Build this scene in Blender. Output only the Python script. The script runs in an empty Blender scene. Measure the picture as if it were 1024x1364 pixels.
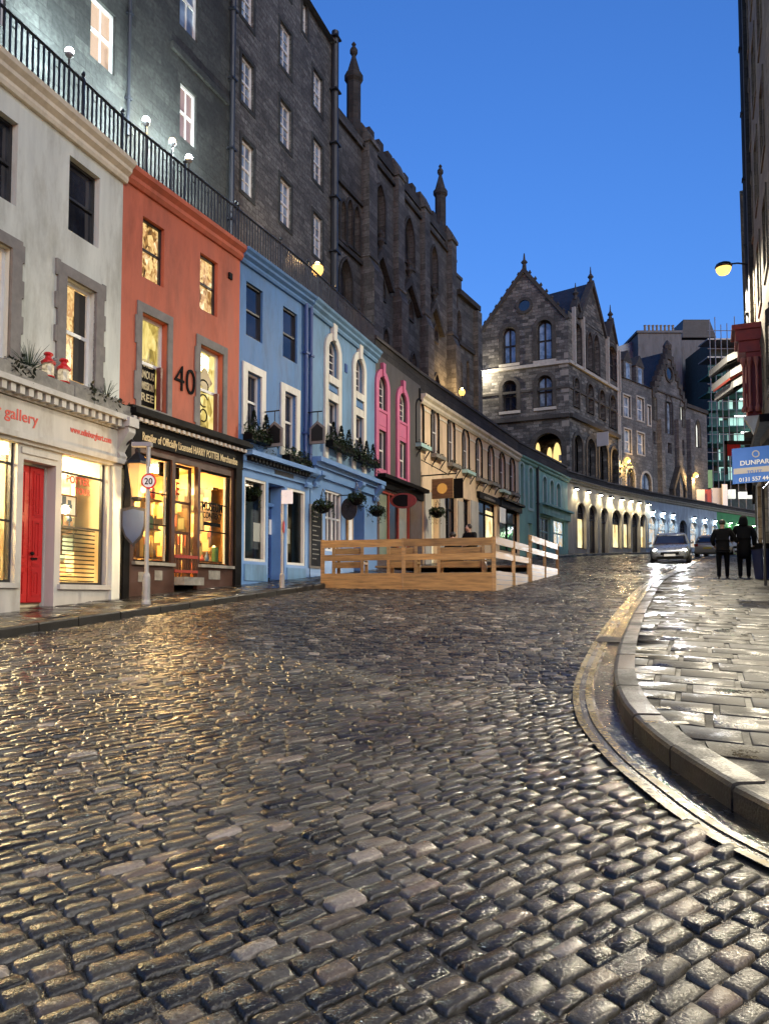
import bpy, math, random
import numpy as np
from math import sin, cos, pi, radians
D = bpy.data
SC = bpy.context.scene
COL = SC.collection
R = random.Random(11)

# ------------------------------------------------------------------ camera, sky, exposure
PITCH = radians(3)
CY = 795 - 1000*math.tan(PITCH)
cam = D.cameras.new('camera'); camo = D.objects.new('camera', cam); COL.objects.link(camo)
SC.camera = camo
camo.location = (0, 0, 1.5); camo.rotation_euler = (pi/2 + PITCH, 0, 0)
cam.sensor_fit = 'VERTICAL'; cam.sensor_height = 36; cam.lens = 36*1000/1364
cam.shift_y = (CY - 682)/1364
cam.clip_end = 800; cam.clip_start = 0.05
W = D.worlds.new('World'); SC.world = W; W.use_nodes = True
wnt = W.node_tree; wbg = wnt.nodes['Background']
sky = wnt.nodes.new('ShaderNodeTexSky'); sky.sky_type = 'NISHITA'; sky.sun_disc = False
sky.sun_elevation = radians(0.0); sky.sun_rotation = radians(180); sky.ozone_density = 4.0; sky.dust_density = 0.6
wnt.links.new(sky.outputs[0], wbg.inputs[0]); wbg.inputs[1].default_value = 0.122
fill_sun = D.lights.new('fill_sun', 'SUN'); fill_suno = D.objects.new('fill_sun', fill_sun); COL.objects.link(fill_suno)  # added soft fill for the fronts; the real sun has set
fill_sun.energy = 0.13; fill_sun.angle = radians(40); fill_sun.color = (1, .93, .80)
fill_suno.rotation_euler = (radians(70), 0, radians(30))
SC.view_settings.view_transform = 'Standard'; SC.view_settings.look = 'None'
SC.view_settings.gamma = 1; SC.view_settings.exposure = 3.65
SC.render.engine = 'CYCLES'
SC.cycles.use_denoising = True
SC.cycles.max_bounces = 7; SC.cycles.diffuse_bounces = 3; SC.cycles.glossy_bounces = 3
SC.cycles.transparent_max_bounces = 8; SC.cycles.transmission_bounces = 4
SC.cycles.caustics_reflective = False; SC.cycles.caustics_refractive = False
SC.cycles.sample_clamp_indirect = 2.0; SC.cycles.blur_glossy = 0.5

# ------------------------------------------------------------------ geometry helpers
_c, _s = cos(PITCH), sin(PITCH)
def ray(px, py):                       # photo pixel -> (X/Y, (Z-1.5)/Y)
    x = (px-512)/1000; y = (CY-py)/1000
    f = _c - y*_s
    return x/f, (_s + y*_c)/f
def gz(Y):                             # height of the road at Y: the street climbs away
    return .0925*Y - .00018*Y*Y if Y > -40 else .0925*Y
def at(px, py, Y):
    a, b = ray(px, py)
    return (a*Y, Y, 1.5 + b*Y)

class MB:
    def __init__(s): s.v = []; s.f = []
    def add(s, vs, fs):
        o = len(s.v); s.v += [tuple(v) for v in vs]; s.f += [tuple(i+o for i in f) for f in fs]
    def face(s, vs): s.add(vs, [tuple(range(len(vs)))])
    def box8(s, p):                    # p: 4 bottom, 4 top
        s.add(p, [(3,2,1,0),(4,5,6,7),(0,1,5,4),(1,2,6,5),(2,3,7,6),(3,0,4,7)])
    def box(s, x0, x1, y0, y1, z0, z1):
        s.box8([(x0,y0,z0),(x1,y0,z0),(x1,y1,z0),(x0,y1,z0),(x0,y0,z1),(x1,y0,z1),(x1,y1,z1),(x0,y1,z1)])
    def fbox(s, F, s0, s1, z0, z1, d0, d1):
        P = F.pt
        s.box8([P(s0,z0,d1),P(s1,z0,d1),P(s1,z0,d0),P(s0,z0,d0),P(s0,z1,d1),P(s1,z1,d1),P(s1,z1,d0),P(s0,z1,d0)])
    def prism(s, A, B):                # two loops of equal length, caps on both
        n = len(A); s.add(list(A)+list(B), [tuple(range(n-1,-1,-1)), tuple(range(n,2*n))] + [(i,(i+1)%n,n+(i+1)%n,n+i) for i in range(n)])
    def tube(s, pts, r, n=8, r2=None):
        pts = [np.array(p, float) for p in pts]; k = len(pts); rings = []
        for i, p in enumerate(pts):
            t = pts[min(i+1,k-1)] - pts[max(i-1,0)]; t /= np.linalg.norm(t)+1e-9
            a = np.array((0,0,1.)) if abs(t[2]) < .9 else np.array((1.,0,0))
            u = np.cross(t,a); u /= np.linalg.norm(u); w = np.cross(t,u)
            rr = r if r2 is None else r + (r2-r)*i/(k-1)
            rings.append([tuple(p + rr*(cos(2*pi*j/n)*u + sin(2*pi*j/n)*w)) for j in range(n)])
        o = len(s.v); s.v += [q for g in rings for q in g]
        for i in range(k-1):
            for j in range(n):
                s.f.append((o+i*n+j, o+i*n+(j+1)%n, o+(i+1)*n+(j+1)%n, o+(i+1)*n+j))
        s.f.append(tuple(o+j for j in range(n-1,-1,-1))); s.f.append(tuple(o+(k-1)*n+j for j in range(n)))
    def lathe(s, c, prof, n=12):
        o = len(s.v); k = len(prof)
        for r, z in prof:
            for j in range(n): s.v.append((c[0]+r*cos(2*pi*j/n), c[1]+r*sin(2*pi*j/n), c[2]+z))
        for i in range(k-1):
            for j in range(n): s.f.append((o+i*n+j, o+i*n+(j+1)%n, o+(i+1)*n+(j+1)%n, o+(i+1)*n+j))
        s.f.append(tuple(o+j for j in range(n-1,-1,-1))); s.f.append(tuple(o+(k-1)*n+j for j in range(n)))
    def leaves(s, pts, size, rnd=R):
        for p in pts:
            a = rnd.uniform(0,2*pi); b = rnd.uniform(-1,1); L = size*rnd.uniform(.6,1.3); w = L*.45
            u = np.array((cos(a)*cos(b), sin(a)*cos(b), sin(b))); v = np.array((-sin(a), cos(a), rnd.uniform(-.6,.6))); p = np.array(p)
            s.face([tuple(p-u*L), tuple(p+v*w), tuple(p+u*L), tuple(p-v*w)])
    def build(s, name, mat, parent=None, smooth=False, label=None, kind=None, local=False):
        off = (0,0,0) if (local or parent is None) else WL.get(parent.name,(0,0,0))
        V = np.array(s.v, dtype=float).reshape(-1,3) - np.array(off)
        me = D.meshes.new(name); me.from_pydata(V.tolist(), [], s.f)
        o = D.objects.new(name, me); COL.objects.link(o)
        me.materials.append(mat)
        uv_box(me)
        if smooth: me.shade_smooth()
        if parent is not None:
            o.parent = parent; WL[o.name] = off
        if label: o['label'] = label
        if kind: o['kind'] = kind
        return o
WL = {}
def uv_box(me):
    n = len(me.polygons); nl = len(me.loops)
    if not nl: return
    no = np.empty(n*3); me.polygons.foreach_get('normal', no); no = no.reshape(-1,3)
    lt = np.empty(n, dtype=np.int32); me.polygons.foreach_get('loop_total', lt)
    vi = np.empty(nl, dtype=np.int32); me.loops.foreach_get('vertex_index', vi)
    co = np.empty(len(me.vertices)*3); me.vertices.foreach_get('co', co); co = co.reshape(-1,3)
    P = co[vi]; N = np.repeat(no, lt, axis=0)
    h = np.hypot(N[:,0], N[:,1]); flat = h < .5
    tx = -N[:,1]/np.maximum(h,1e-6); ty = N[:,0]/np.maximum(h,1e-6)
    u = np.where(flat, P[:,0], P[:,0]*tx + P[:,1]*ty); v = np.where(flat, P[:,1], P[:,2])
    uvl = me.uv_layers.new(name='UVMap'); uvl.data.foreach_set('uv', np.stack([u,v],1).ravel())

def thing(name, label, cat, loc=(0,0,0), group=None, rz=0):
    o = D.objects.new(name, None); COL.objects.link(o); o.empty_display_size = .2
    o.location = loc; o.rotation_euler = (0,0,rz); o['label'] = label; o['category'] = cat
    if group: o['group'] = group
    WL[o.name] = tuple(loc)
    return o
def tag(o, label, cat, group=None):
    o['label'] = label; o['category'] = cat
    if group: o['group'] = group
    return o
def copy_tree(o, parent=None):
    c = o.copy(); COL.objects.link(c)
    if parent: c.parent = parent
    for ch in list(o.children): copy_tree(ch, c)
    return c

class Fac:                              # a vertical facade plane: s along, z up, d outward to the street
    def __init__(s, A, B):
        s.A = np.array(A, float); v = np.array(B, float) - s.A; s.L = float(np.linalg.norm(v)); s.u = v/s.L
        s.n = np.array((s.u[1], -s.u[0]))
    def pt(s, q, z, d=0):
        p = s.A + s.u*q + s.n*d
        return (float(p[0]), float(p[1]), z)
    def sz(s, px, py, d=0):
        a, b = ray(px, py); A = s.A + s.n*d
        q = (a*A[1]-A[0])/(s.u[0]-a*s.u[1]); Y = A[1]+s.u[1]*q
        return q, 1.5 + b*Y
    def s(s, px, py=700, d=0): return s.sz(px, py, d)[0]
    def z(s, px, py, d=0): return s.sz(px, py, d)[1]
    def op(s, x0, x1, yt, yb, arch=None, zs=None, d=0, h=None):    # opening from pixels; yt/yb read at the middle column
        xm = (x0+x1)/2; ym = (yt+yb)/2
        o = dict(s0=s.s(x0,ym,d), s1=s.s(x1,ym,d), z0=s.z(xm,yb,d), z1=s.z(xm,yt,d), arch=arch)
        w = o['s1']-o['s0']
        if arch: o['zs'] = zs if zs is not None else max(o['z0']+.05, o['z1'] - (h if h else (.5 if arch == 'r' else .9))*w)
        return o
def grow(o, w, wt=None, wb=None):
    q = dict(o); q['s0'] -= w; q['s1'] += w; q['z1'] += w if wt is None else wt; q['z0'] -= w if wb is None else wb
    return q
def outline(o, n=6):
    s0,s1,z0,z1 = o['s0'],o['s1'],o['z0'],o['z1']
    if not o.get('arch'): return [(s0,z0),(s1,z0),(s1,z1),(s0,z1)]
    zs = o['zs']; m = (s0+s1)/2; w = (s1-s0)/2; h = z1-zs; P = []
    if o['arch'] == 'r':
        for i in range(2*n+1):
            t = pi*i/(2*n); P.append((m+w*cos(t), zs+h*sin(t)))
    else:
        for i in range(n+1):
            t = pi/3*i/n; P.append((m-w+2*w*cos(t), zs+h*sin(t)/.8660254))
        P += [(2*m-a, b) for a, b in P[-2::-1]]
    return [(s0,z0),(s1,z0)] + P
def band(mb, F, o1, o2, d0, d1, open_bottom=False):      # ring between two outlines, proud face at d1
    A = [F.pt(a,b,d1) for a,b in o1]; B = [F.pt(a,b,d1) for a,b in o2]
    A0 = [F.pt(a,b,d0) for a,b in o1]; B0 = [F.pt(a,b,d0) for a,b in o2]; n = len(A)
    vs = A+B+A0+B0; fs = []
    for i in range(n):
        j = (i+1) % n
        fs += [(i,j,n+j,n+i),(n+i,n+j,3*n+j,3*n+i),(j,i,2*n+i,2*n+j)]
    mb.add(vs, fs)
def wall(mb, F, s0, s1, z0, z1, ops, rev=.2, d=0):
    ss = sorted({s0,s1} | {min(max(o[k],s0),s1) for o in ops for k in ('s0','s1')})
    zs = sorted({z0,z1} | {min(max(o[k],z0),z1) for o in ops for k in ('z0','z1')})
    for i in range(len(ss)-1):
        for j in range(len(zs)-1):
            if ss[i+1]-ss[i] < 1e-5 or zs[j+1]-zs[j] < 1e-5: continue
            ms, mz = (ss[i]+ss[i+1])/2, (zs[j]+zs[j+1])/2
            if any(o['s0'] < ms < o['s1'] and o['z0'] < mz < o['z1'] for o in ops): continue
            mb.face([F.pt(ss[i],zs[j],d),F.pt(ss[i+1],zs[j],d),F.pt(ss[i+1],zs[j+1],d),F.pt(ss[i],zs[j+1],d)])
    for o in ops:
        ol = outline(o)
        if o.get('arch'):
            P = ol[1:][1:]; k = len(P)//2
            for c, Q in (((o['s1'],o['z1']), P[:k+1]), ((o['s0'],o['z1']), P[k:])):
                for a, b in zip(Q[:-1], Q[1:]):
                    if abs(a[0]-b[0])+abs(a[1]-b[1]) > 1e-6: mb.face([F.pt(*c,d),F.pt(*b,d),F.pt(*a,d)])
        r = o.get('rev', rev); n = len(ol)
        for i in range(n):
            a, b = ol[i], ol[(i+1)%n]
            mb.face([F.pt(*b,d),F.pt(*a,d),F.pt(*a,d-r),F.pt(*b,d-r)])
def body(mb, F, s0, s1, z0, z1, dep, top=True):   # sides, back and lid behind a facade
    P = F.pt
    mb.face([P(s0,z0,-dep),P(s0,z0,0),P(s0,z1,0),P(s0,z1,-dep)])
    mb.face([P(s1,z0,0),P(s1,z0,-dep),P(s1,z1,-dep),P(s1,z1,0)])
    mb.face([P(s1,z0,-dep),P(s0,z0,-dep),P(s0,z1,-dep),P(s1,z1,-dep)])
    if top: mb.face([P(s0,z1,0),P(s1,z1,0),P(s1,z1,-dep),P(s0,z1,-dep)])
def window(F, o, frame, pane, parent, rev=.2, fw=.06, cols=2, rows=2, mid=True, d=0, name='window', bar=.025, radial=False):
    mb = MB(); D1 = d-rev+.005; D0 = d-rev-.06
    ins = grow(o, -fw); band(mb, F, outline(o), outline(ins), D0, D1)
    w = ins['s1']-ins['s0']; h = ins['z1']-ins['z0']; zt = ins['zs'] if ins.get('arch') else ins['z1']
    for i in range(1, cols):
        q = ins['s0']+w*i/cols; top = ins['z1'] if (ins.get('arch') and cols == 2) else zt
        mb.fbox(F, q-bar/2, q+bar/2, ins['z0'], top-.01, D0+.01, D1-.012)
    for j in range(1, rows):
        z = ins['z0']+(zt-ins['z0'] if ins.get('arch') and rows > 2 else h)*j/rows
        b = fw*.5 if (mid and j*2 == rows) else bar/2
        mb.fbox(F, ins['s0'], ins['s1'], z-b, z+b, D0+.012, D1-(.004 if b > bar/2 else .016))
    if radial and ins.get('arch'):
        mb.fbox(F, ins['s0'], ins['s1'], zt-bar/2, zt+bar/2, D0+.012, D1-.008)
    fr = mb.build(name, frame, parent)
    p = MB(); p.face([F.pt(a,b,D0+.015) for a,b in outline(grow(o,-fw*.5))]); p.build('pane', pane, fr)
    return fr
def surround(F, o, w, mat, parent, d1=.05, name='surround', wt=None, wb=None, key=False):
    mb = MB(); band(mb, F, outline(grow(o,w,wt,wb)), outline(o), -.02, d1)
    if key:
        m = (o['s0']+o['s1'])/2; z = o['z1']
        mb.prism([F.pt(m-.1,z-.02,-.01),F.pt(m+.1,z-.02,-.01),F.pt(m+.14,z+w*1.9,-.01),F.pt(m-.14,z+w*1.9,-.01)],
                 [F.pt(m-.1,z-.02,d1+.05),F.pt(m+.1,z-.02,d1+.05),F.pt(m+.14,z+w*1.9,d1+.05),F.pt(m-.14,z+w*1.9,d1+.05)])
    return mb.build(name, mat, parent)
def cornice(F, s0, s1, z0, z1, proj, mat, parent, name='cornice', steps=3):
    mb = MB(); h = (z1-z0)/steps
    prof = [(-.05,z0),(proj*.25,z0)]
    for i in range(steps):
        prof += [(proj*(i+1)/steps*.85+.02, z0+h*i+h*.45),(proj*(i+1)/steps, z0+h*(i+1)-.002*(steps-i))]
    prof += [(-.05,z1)]
    mb.prism([F.pt(s0,z,d) for d,z in prof], [F.pt(s1,z,d) for d,z in prof])
    return mb.build(name, mat, parent)
def dentils(F, s0, s1, z0, z1, d0, d1, step, mat, parent, name='dentil_course'):
    mb = MB(); q = s0+step*.3
    while q < s1-step*.5:
        mb.fbox(F, q, q+step*.55, z0, z1, d0, d1); q += step
    return mb.build(name, mat, parent)
SPLIT = {'pilaster','pale_shaft','window_sill','stall_riser','stall_panel','quoin','string_course','tower_string_course','shopfront_pilaster','shop_fascia'}
def fpart(name, F, args, mat, parent, **k):
    if name in SPLIT and len(args) > 1:
        return [fpart(name, F, [a], mat, parent, **k) for a in args][0]
    mb = MB()
    for a in args: mb.fbox(F, *a)
    return mb.build(name, mat, parent, **k)
def text(F, string, s, z, size, mat, parent, d=.02, align='CENTER', name='lettering', width=None, depth=.008, bold=.012, slant=0):
    cu = D.curves.new('tmp','FONT'); cu.body = string; cu.size = size; cu.align_x = align; cu.extrude = depth/2; cu.space_character = 1.02; cu.offset = size*bold
    to = D.objects.new('tmp', cu); COL.objects.link(to); bpy.context.view_layer.update()
    me = D.meshes.new_from_object(to.evaluated_get(bpy.context.evaluated_depsgraph_get()))
    D.objects.remove(to); D.curves.remove(cu)
    V = [v.co.copy() for v in me.vertices]; fs = [tuple(p.vertices) for p in me.polygons]; D.meshes.remove(me)
    w0 = max(v.x for v in V)-min(v.x for v in V); k = width/w0 if width else 1
    mb = MB(); mb.add([F.pt(s+v.x*k, z+v.y+slant*v.x*k, d+v.z) for v in V], fs)
    return mb.build(name, mat, parent)
def smooth_path(pts, n=6):
    P = [np.array(p,float) for p in pts]; out = []
    for i in range(len(P)-1):
        a = P[max(i-1,0)]; b = P[i]; c = P[i+1]; e = P[min(i+2,len(P)-1)]
        for j in range(n):
            t = j/n; out.append(.5*((2*b)+(c-a)*t+(2*a-5*b+4*c-e)*t*t+(3*b-a-3*c+e)*t**3))
    out.append(P[-1]); return np.array(out)
def offset_path(P, d):                  # to the right of travel
    T = np.gradient(P, axis=0); T /= np.linalg.norm(T,axis=1)[:,None]
    return P + np.stack([T[:,1],-T[:,0]],1)*d
def inside(poly, X, Y):
    c = np.zeros(X.shape, bool); n = len(poly)
    for i in range(n):
        x0,y0 = poly[i]; x1,y1 = poly[(i+1)%n]
        if y0 == y1: continue
        m = ((y0 > Y) != (y1 > Y)) & (X < (x1-x0)*(Y-y0)/(y1-y0)+x0)
        c ^= m
    return c

# ------------------------------------------------------------------ materials
def nodes(name):
    m = D.materials.new(name); m.use_nodes = True; nt = m.node_tree
    return m, nt, nt.nodes['Principled BSDF'], nt.nodes.new, nt.links.new
def ramp(N, stops):
    r = N('ShaderNodeValToRGB'); e = r.color_ramp.elements
    while len(e) < len(stops): e.new(.5)
    for x, (p, c) in zip(e, stops):
        x.position = p; x.color = (*c, 1) if len(c) == 3 else c
    return r
def mulcol(c, k): return tuple(min(1,x*k) for x in c)
def plain(name, col, rough=.5, metal=0., var=.18, scale=3., bump=.0, bscale=40., streak=False, stops=None, spec=.5, rvar=.1, stretch=None, each=0.):
    m, nt, b, N, L = nodes(name)
    tc = N('ShaderNodeTexCoord'); mp = N('ShaderNodeMapping'); L(tc.outputs['Object'], mp.inputs[0])
    if streak: mp.inputs['Scale'].default_value = (2.2,2.2,.35)
    if stretch: mp.inputs['Scale'].default_value = stretch
    nz = N('ShaderNodeTexNoise'); nz.inputs['Scale'].default_value = scale; nz.inputs['Detail'].default_value = 6; nz.inputs['Roughness'].default_value = .62
    L(mp.outputs[0], nz.inputs['Vector'])
    r = ramp(N, stops or [(.3, mulcol(col,1-var)), (.7, mulcol(col,1+var*.6))]); L(nz.outputs[0], r.inputs[0]); L(r.outputs[0], b.inputs['Base Color'])
    mr = N('ShaderNodeMapRange'); mr.inputs[1].default_value=.3; mr.inputs[2].default_value=.7; mr.inputs[3].default_value = max(.03,rough-rvar); mr.inputs[4].default_value = min(1,rough+rvar)
    L(nz.outputs[0], mr.inputs[0]); L(mr.outputs[0], b.inputs['Roughness'])
    b.inputs['Metallic'].default_value = metal; b.inputs['Specular IOR Level'].default_value = spec
    if each:                            # every board its own tone
        oi = N('ShaderNodeObjectInfo'); m6 = N('ShaderNodeMapRange'); m6.inputs[3].default_value = 1-each; m6.inputs[4].default_value = 1+each*.5; L(oi.outputs['Random'], m6.inputs[0])
        q6 = N('ShaderNodeMix'); q6.data_type = 'RGBA'; q6.blend_type = 'MULTIPLY'; q6.inputs[0].default_value = 1; cb = N('ShaderNodeCombineColor'); [L(m6.outputs[0], cb.inputs[i]) for i in range(3)]; L(r.outputs[0], q6.inputs[6]); L(cb.outputs[0], q6.inputs[7]); L(q6.outputs[2], b.inputs['Base Color'])
    if streak:                          # rain streaks and grubby patches
        n5 = N('ShaderNodeTexNoise'); n5.inputs['Scale'].default_value = .9; n5.inputs['Detail'].default_value = 9; n5.inputs['Roughness'].default_value = .72; m5 = N('ShaderNodeMapping'); m5.inputs['Scale'].default_value = (1.5,1.5,.45); L(tc.outputs['Object'], m5.inputs[0]); L(m5.outputs[0], n5.inputs['Vector'])
        r5 = ramp(N, [(.36,(.66,.64,.6)),(.52,(1,1,1))]); L(n5.outputs[0], r5.inputs[0]); q5 = N('ShaderNodeMix'); q5.data_type = 'RGBA'; q5.blend_type = 'MULTIPLY'; q5.inputs[0].default_value = .8; L(r.outputs[0], q5.inputs[6]); L(r5.outputs[0], q5.inputs[7]); L(q5.outputs[2], b.inputs['Base Color'])
    if bump:
        n2 = N('ShaderNodeTexNoise'); n2.inputs['Scale'].default_value = bscale; n2.inputs['Detail'].default_value = 4; L(tc.outputs['Object'], n2.inputs['Vector'])
        bp = N('ShaderNodeBump'); bp.inputs['Strength'].default_value = bump; bp.inputs['Distance'].default_value = .01; L(n2.outputs[0], bp.inputs['Height']); L(bp.outputs[0], b.inputs['Normal'])
    return m
def stone(name, c1, c2, bw=.55, bh=.28, mort=.012, mcol=None, rough=.85, soot=.5, bump=.5, wob=.05, soft=.0, blotch=.45):
    m, nt, b, N, L = nodes(name)
    uv = N('ShaderNodeUVMap'); uv.uv_map = 'UVMap'
    nw = N('ShaderNodeTexNoise'); nw.inputs['Scale'].default_value = 2.2; L(uv.outputs[0], nw.inputs['Vector'])
    mx = N('ShaderNodeVectorMath'); mx.operation = 'MULTIPLY_ADD'; mx.inputs[1].default_value = (wob,wob,0); L(nw.outputs['Color'], mx.inputs[0]); L(uv.outputs[0], mx.inputs[2])
    br = N('ShaderNodeTexBrick'); br.inputs['Scale'].default_value = 1; br.inputs['Brick Width'].default_value = bw; br.inputs['Row Height'].default_value = bh
    br.inputs['Mortar Size'].default_value = mort; br.inputs['Mortar Smooth'].default_value = .25; br.inputs['Bias'].default_value = -.1
    br.squash = 1.35; br.squash_frequency = 3; br.offset_frequency = 2
    br.inputs['Color1'].default_value = (*c1,1); br.inputs['Color2'].default_value = (*c2,1); br.inputs['Mortar'].default_value = (*(mcol or mulcol(c1,.55)),1)
    L(mx.outputs[0], br.inputs['Vector'])
    n1 = N('ShaderNodeTexNoise'); n1.inputs['Scale'].default_value = .55; n1.inputs['Detail'].default_value = 8; n1.inputs['Roughness'].default_value = .7; L(uv.outputs[0], n1.inputs['Vector'])
    rr = ramp(N, [(.35,(1-soot,)*3),(.65,(1.0,1.0,1.0))]); L(n1.outputs[0], rr.inputs[0])
    m1 = N('ShaderNodeMix'); m1.data_type = 'RGBA'; m1.blend_type = 'MULTIPLY'; m1.inputs[0].default_value = 1; L(br.outputs[0], m1.inputs[6]); L(rr.outputs[0], m1.inputs[7])
    n3 = N('ShaderNodeTexNoise'); n3.inputs['Scale'].default_value = 9; n3.inputs['Detail'].default_value = 5; L(uv.outputs[0], n3.inputs['Vector'])
    r3 = ramp(N, [(.32,(1-blotch,)*3),(.68,(1+0*blotch,)*3)]); L(n3.outputs[0], r3.inputs[0])
    m2 = N('ShaderNodeMix'); m2.data_type = 'RGBA'; m2.blend_type = 'MULTIPLY'; m2.inputs[0].default_value = 1; L(m1.outputs[2], m2.inputs[6]); L(r3.outputs[0], m2.inputs[7])
    L(m2.outputs[2], b.inputs['Base Color']); b.inputs['Roughness'].default_value = rough
    ad = N('ShaderNodeMath'); ad.operation = 'MULTIPLY_ADD'; ad.inputs[1].default_value = -.8; L(br.outputs['Fac'], ad.inputs[0]); L(n3.outputs[0], ad.inputs[2])
    bp = N('ShaderNodeBump'); bp.inputs['Strength'].default_value = bump; bp.inputs['Distance'].default_value = .025; L(ad.outputs[0], bp.inputs['Height']); L(bp.outputs[0], b.inputs['Normal'])
    return m
def emit(name, col, strength):
    m, nt, b, N, L = nodes(name)
    b.inputs['Base Color'].default_value = (*mulcol(col,.5),1); b.inputs['Emission Color'].default_value = (*col,1); b.inputs['Emission Strength'].default_value = strength
    return m
def darkglass(name, col=(.012,.014,.02), rough=.05, curtain=None):
    m, nt, b, N, L = nodes(name)
    tc = N('ShaderNodeTexCoord'); nz = N('ShaderNodeTexNoise'); nz.inputs['Scale'].default_value = 1.6; L(tc.outputs['Object'], nz.inputs['Vector'])
    r = ramp(N, [(.4,col),(.62,curtain or mulcol(col,2.5))]); L(nz.outputs[0], r.inputs[0]); L(r.outputs[0], b.inputs['Base Color'])
    b.inputs['Roughness'].default_value = rough; b.inputs['Specular IOR Level'].default_value = .9
    n2 = N('ShaderNodeTexNoise'); n2.inputs['Scale'].default_value = 2.5; L(tc.outputs['Object'], n2.inputs['Vector'])
    bp = N('ShaderNodeBump'); bp.inputs['Strength'].default_value = .08; bp.inputs['Distance'].default_value = .05; L(n2.outputs[0], bp.inputs['Height']); L(bp.outputs[0], b.inputs['Normal'])
    return m
def litglass(name, stops, strength, scale=(3,3,1.6), rough=.1):     # a lit room seen through a small pane
    m, nt, b, N, L = nodes(name)
    tc = N('ShaderNodeTexCoord'); mp = N('ShaderNodeMapping'); mp.inputs['Scale'].default_value = scale; L(tc.outputs['Object'], mp.inputs[0])
    vo = N('ShaderNodeTexVoronoi'); vo.inputs['Scale'].default_value = 1.7; vo.inputs['Randomness'].default_value = 1; L(mp.outputs[0], vo.inputs['Vector'])
    nz = N('ShaderNodeTexNoise'); nz.inputs['Scale'].default_value = 1.6; nz.inputs['Detail'].default_value = 5; nz.inputs['Distortion'].default_value = 1.2; L(mp.outputs[0], nz.inputs['Vector'])
    sp = N('ShaderNodeSeparateColor'); L(vo.outputs['Color'], sp.inputs[0])
    a = N('ShaderNodeMath'); a.operation = 'MULTIPLY_ADD'; a.inputs[1].default_value = .45; L(sp.outputs[0], a.inputs[0])
    a2 = N('ShaderNodeMath'); a2.operation = 'MULTIPLY_ADD'; a2.inputs[1].default_value = .9; a2.inputs[2].default_value = -.15; L(nz.outputs[0], a2.inputs[0]); L(a2.outputs[0], a.inputs[2])
    r = ramp(N, stops); L(a.outputs[0], r.inputs[0])
    L(r.outputs[0], b.inputs['Emission Color']); b.inputs['Emission Strength'].default_value = strength
    b.inputs['Base Color'].default_value = (.02,.02,.02,1); b.inputs['Roughness'].default_value = rough
    return m
def shopglass(name):
    m = D.materials.new(name); m.use_nodes = True; nt = m.node_tree; N = nt.nodes.new; L = nt.links.new
    nt.nodes.remove(nt.nodes['Principled BSDF']); out = nt.nodes['Material Output']
    t = N('ShaderNodeBsdfTransparent'); t.inputs[0].default_value = (.93,.95,.94,1)
    g = N('ShaderNodeBsdfGlossy'); g.inputs['Roughness'].default_value = .03
    fr = N('ShaderNodeFresnel'); fr.inputs[0].default_value = 1.45
    mx = N('ShaderNodeMixShader'); L(fr.outputs[0], mx.inputs[0]); L(t.outputs[0], mx.inputs[1]); L(g.outputs[0], mx.inputs[2]); L(mx.outputs[0], out.inputs[0])
    return m

# ------------------------------------------------------------------ ground, road and pavements
KL = smooth_path([(-10.5,-4),(-9,1),(-7.6,4.5),(-6.4,7.5),(-5.28,10.34),(-4.48,12.4),(-3.57,14.55),(-2.8,16.32),(-1.65,19.14),(-.1,22.8),(1.5,27.0),(3.5,31.6),(6.4,38),(9.9,45),(14.9,53.6),(19.7,59.4),(24.9,64.4),(37.1,75.2),(43.4,79.8),(60,91)], 8)
KR = smooth_path([(12,-.9),(8.5,.1),(6,.9),(4.2,1.65),(3.0,2.4),(2.25,3.1),(1.92,3.75),(1.82,4.47),(1.80,5.14),(1.9,6.1),(2.29,7.56),(3.35,10.5),(4.67,13.85),(7.5,20.7),(11.3,28.5),(17.9,42.3),(21.8,48.4),(30.7,57.6),(48,72)], 8)
FCP = [(-10.3,2.0),(-8.6,6.3),(-6.45,12.15),(-5.42,15.17),(-3.72,18.94),(-2.26,22.2),(-.33,27.3),(1.54,31.76),(8.23,45.81),(13.44,54.89),(18.39,60.92),(23.72,65.89),(36.05,76.66),(48,86)]
RF = [(9,6),(7.6,12),(8.4,15.5),(9.72,18.5),(12.95,26),(15.85,32),(20.3,41),(24.8,48.2),(34,57.5),(51,73)]

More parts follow.
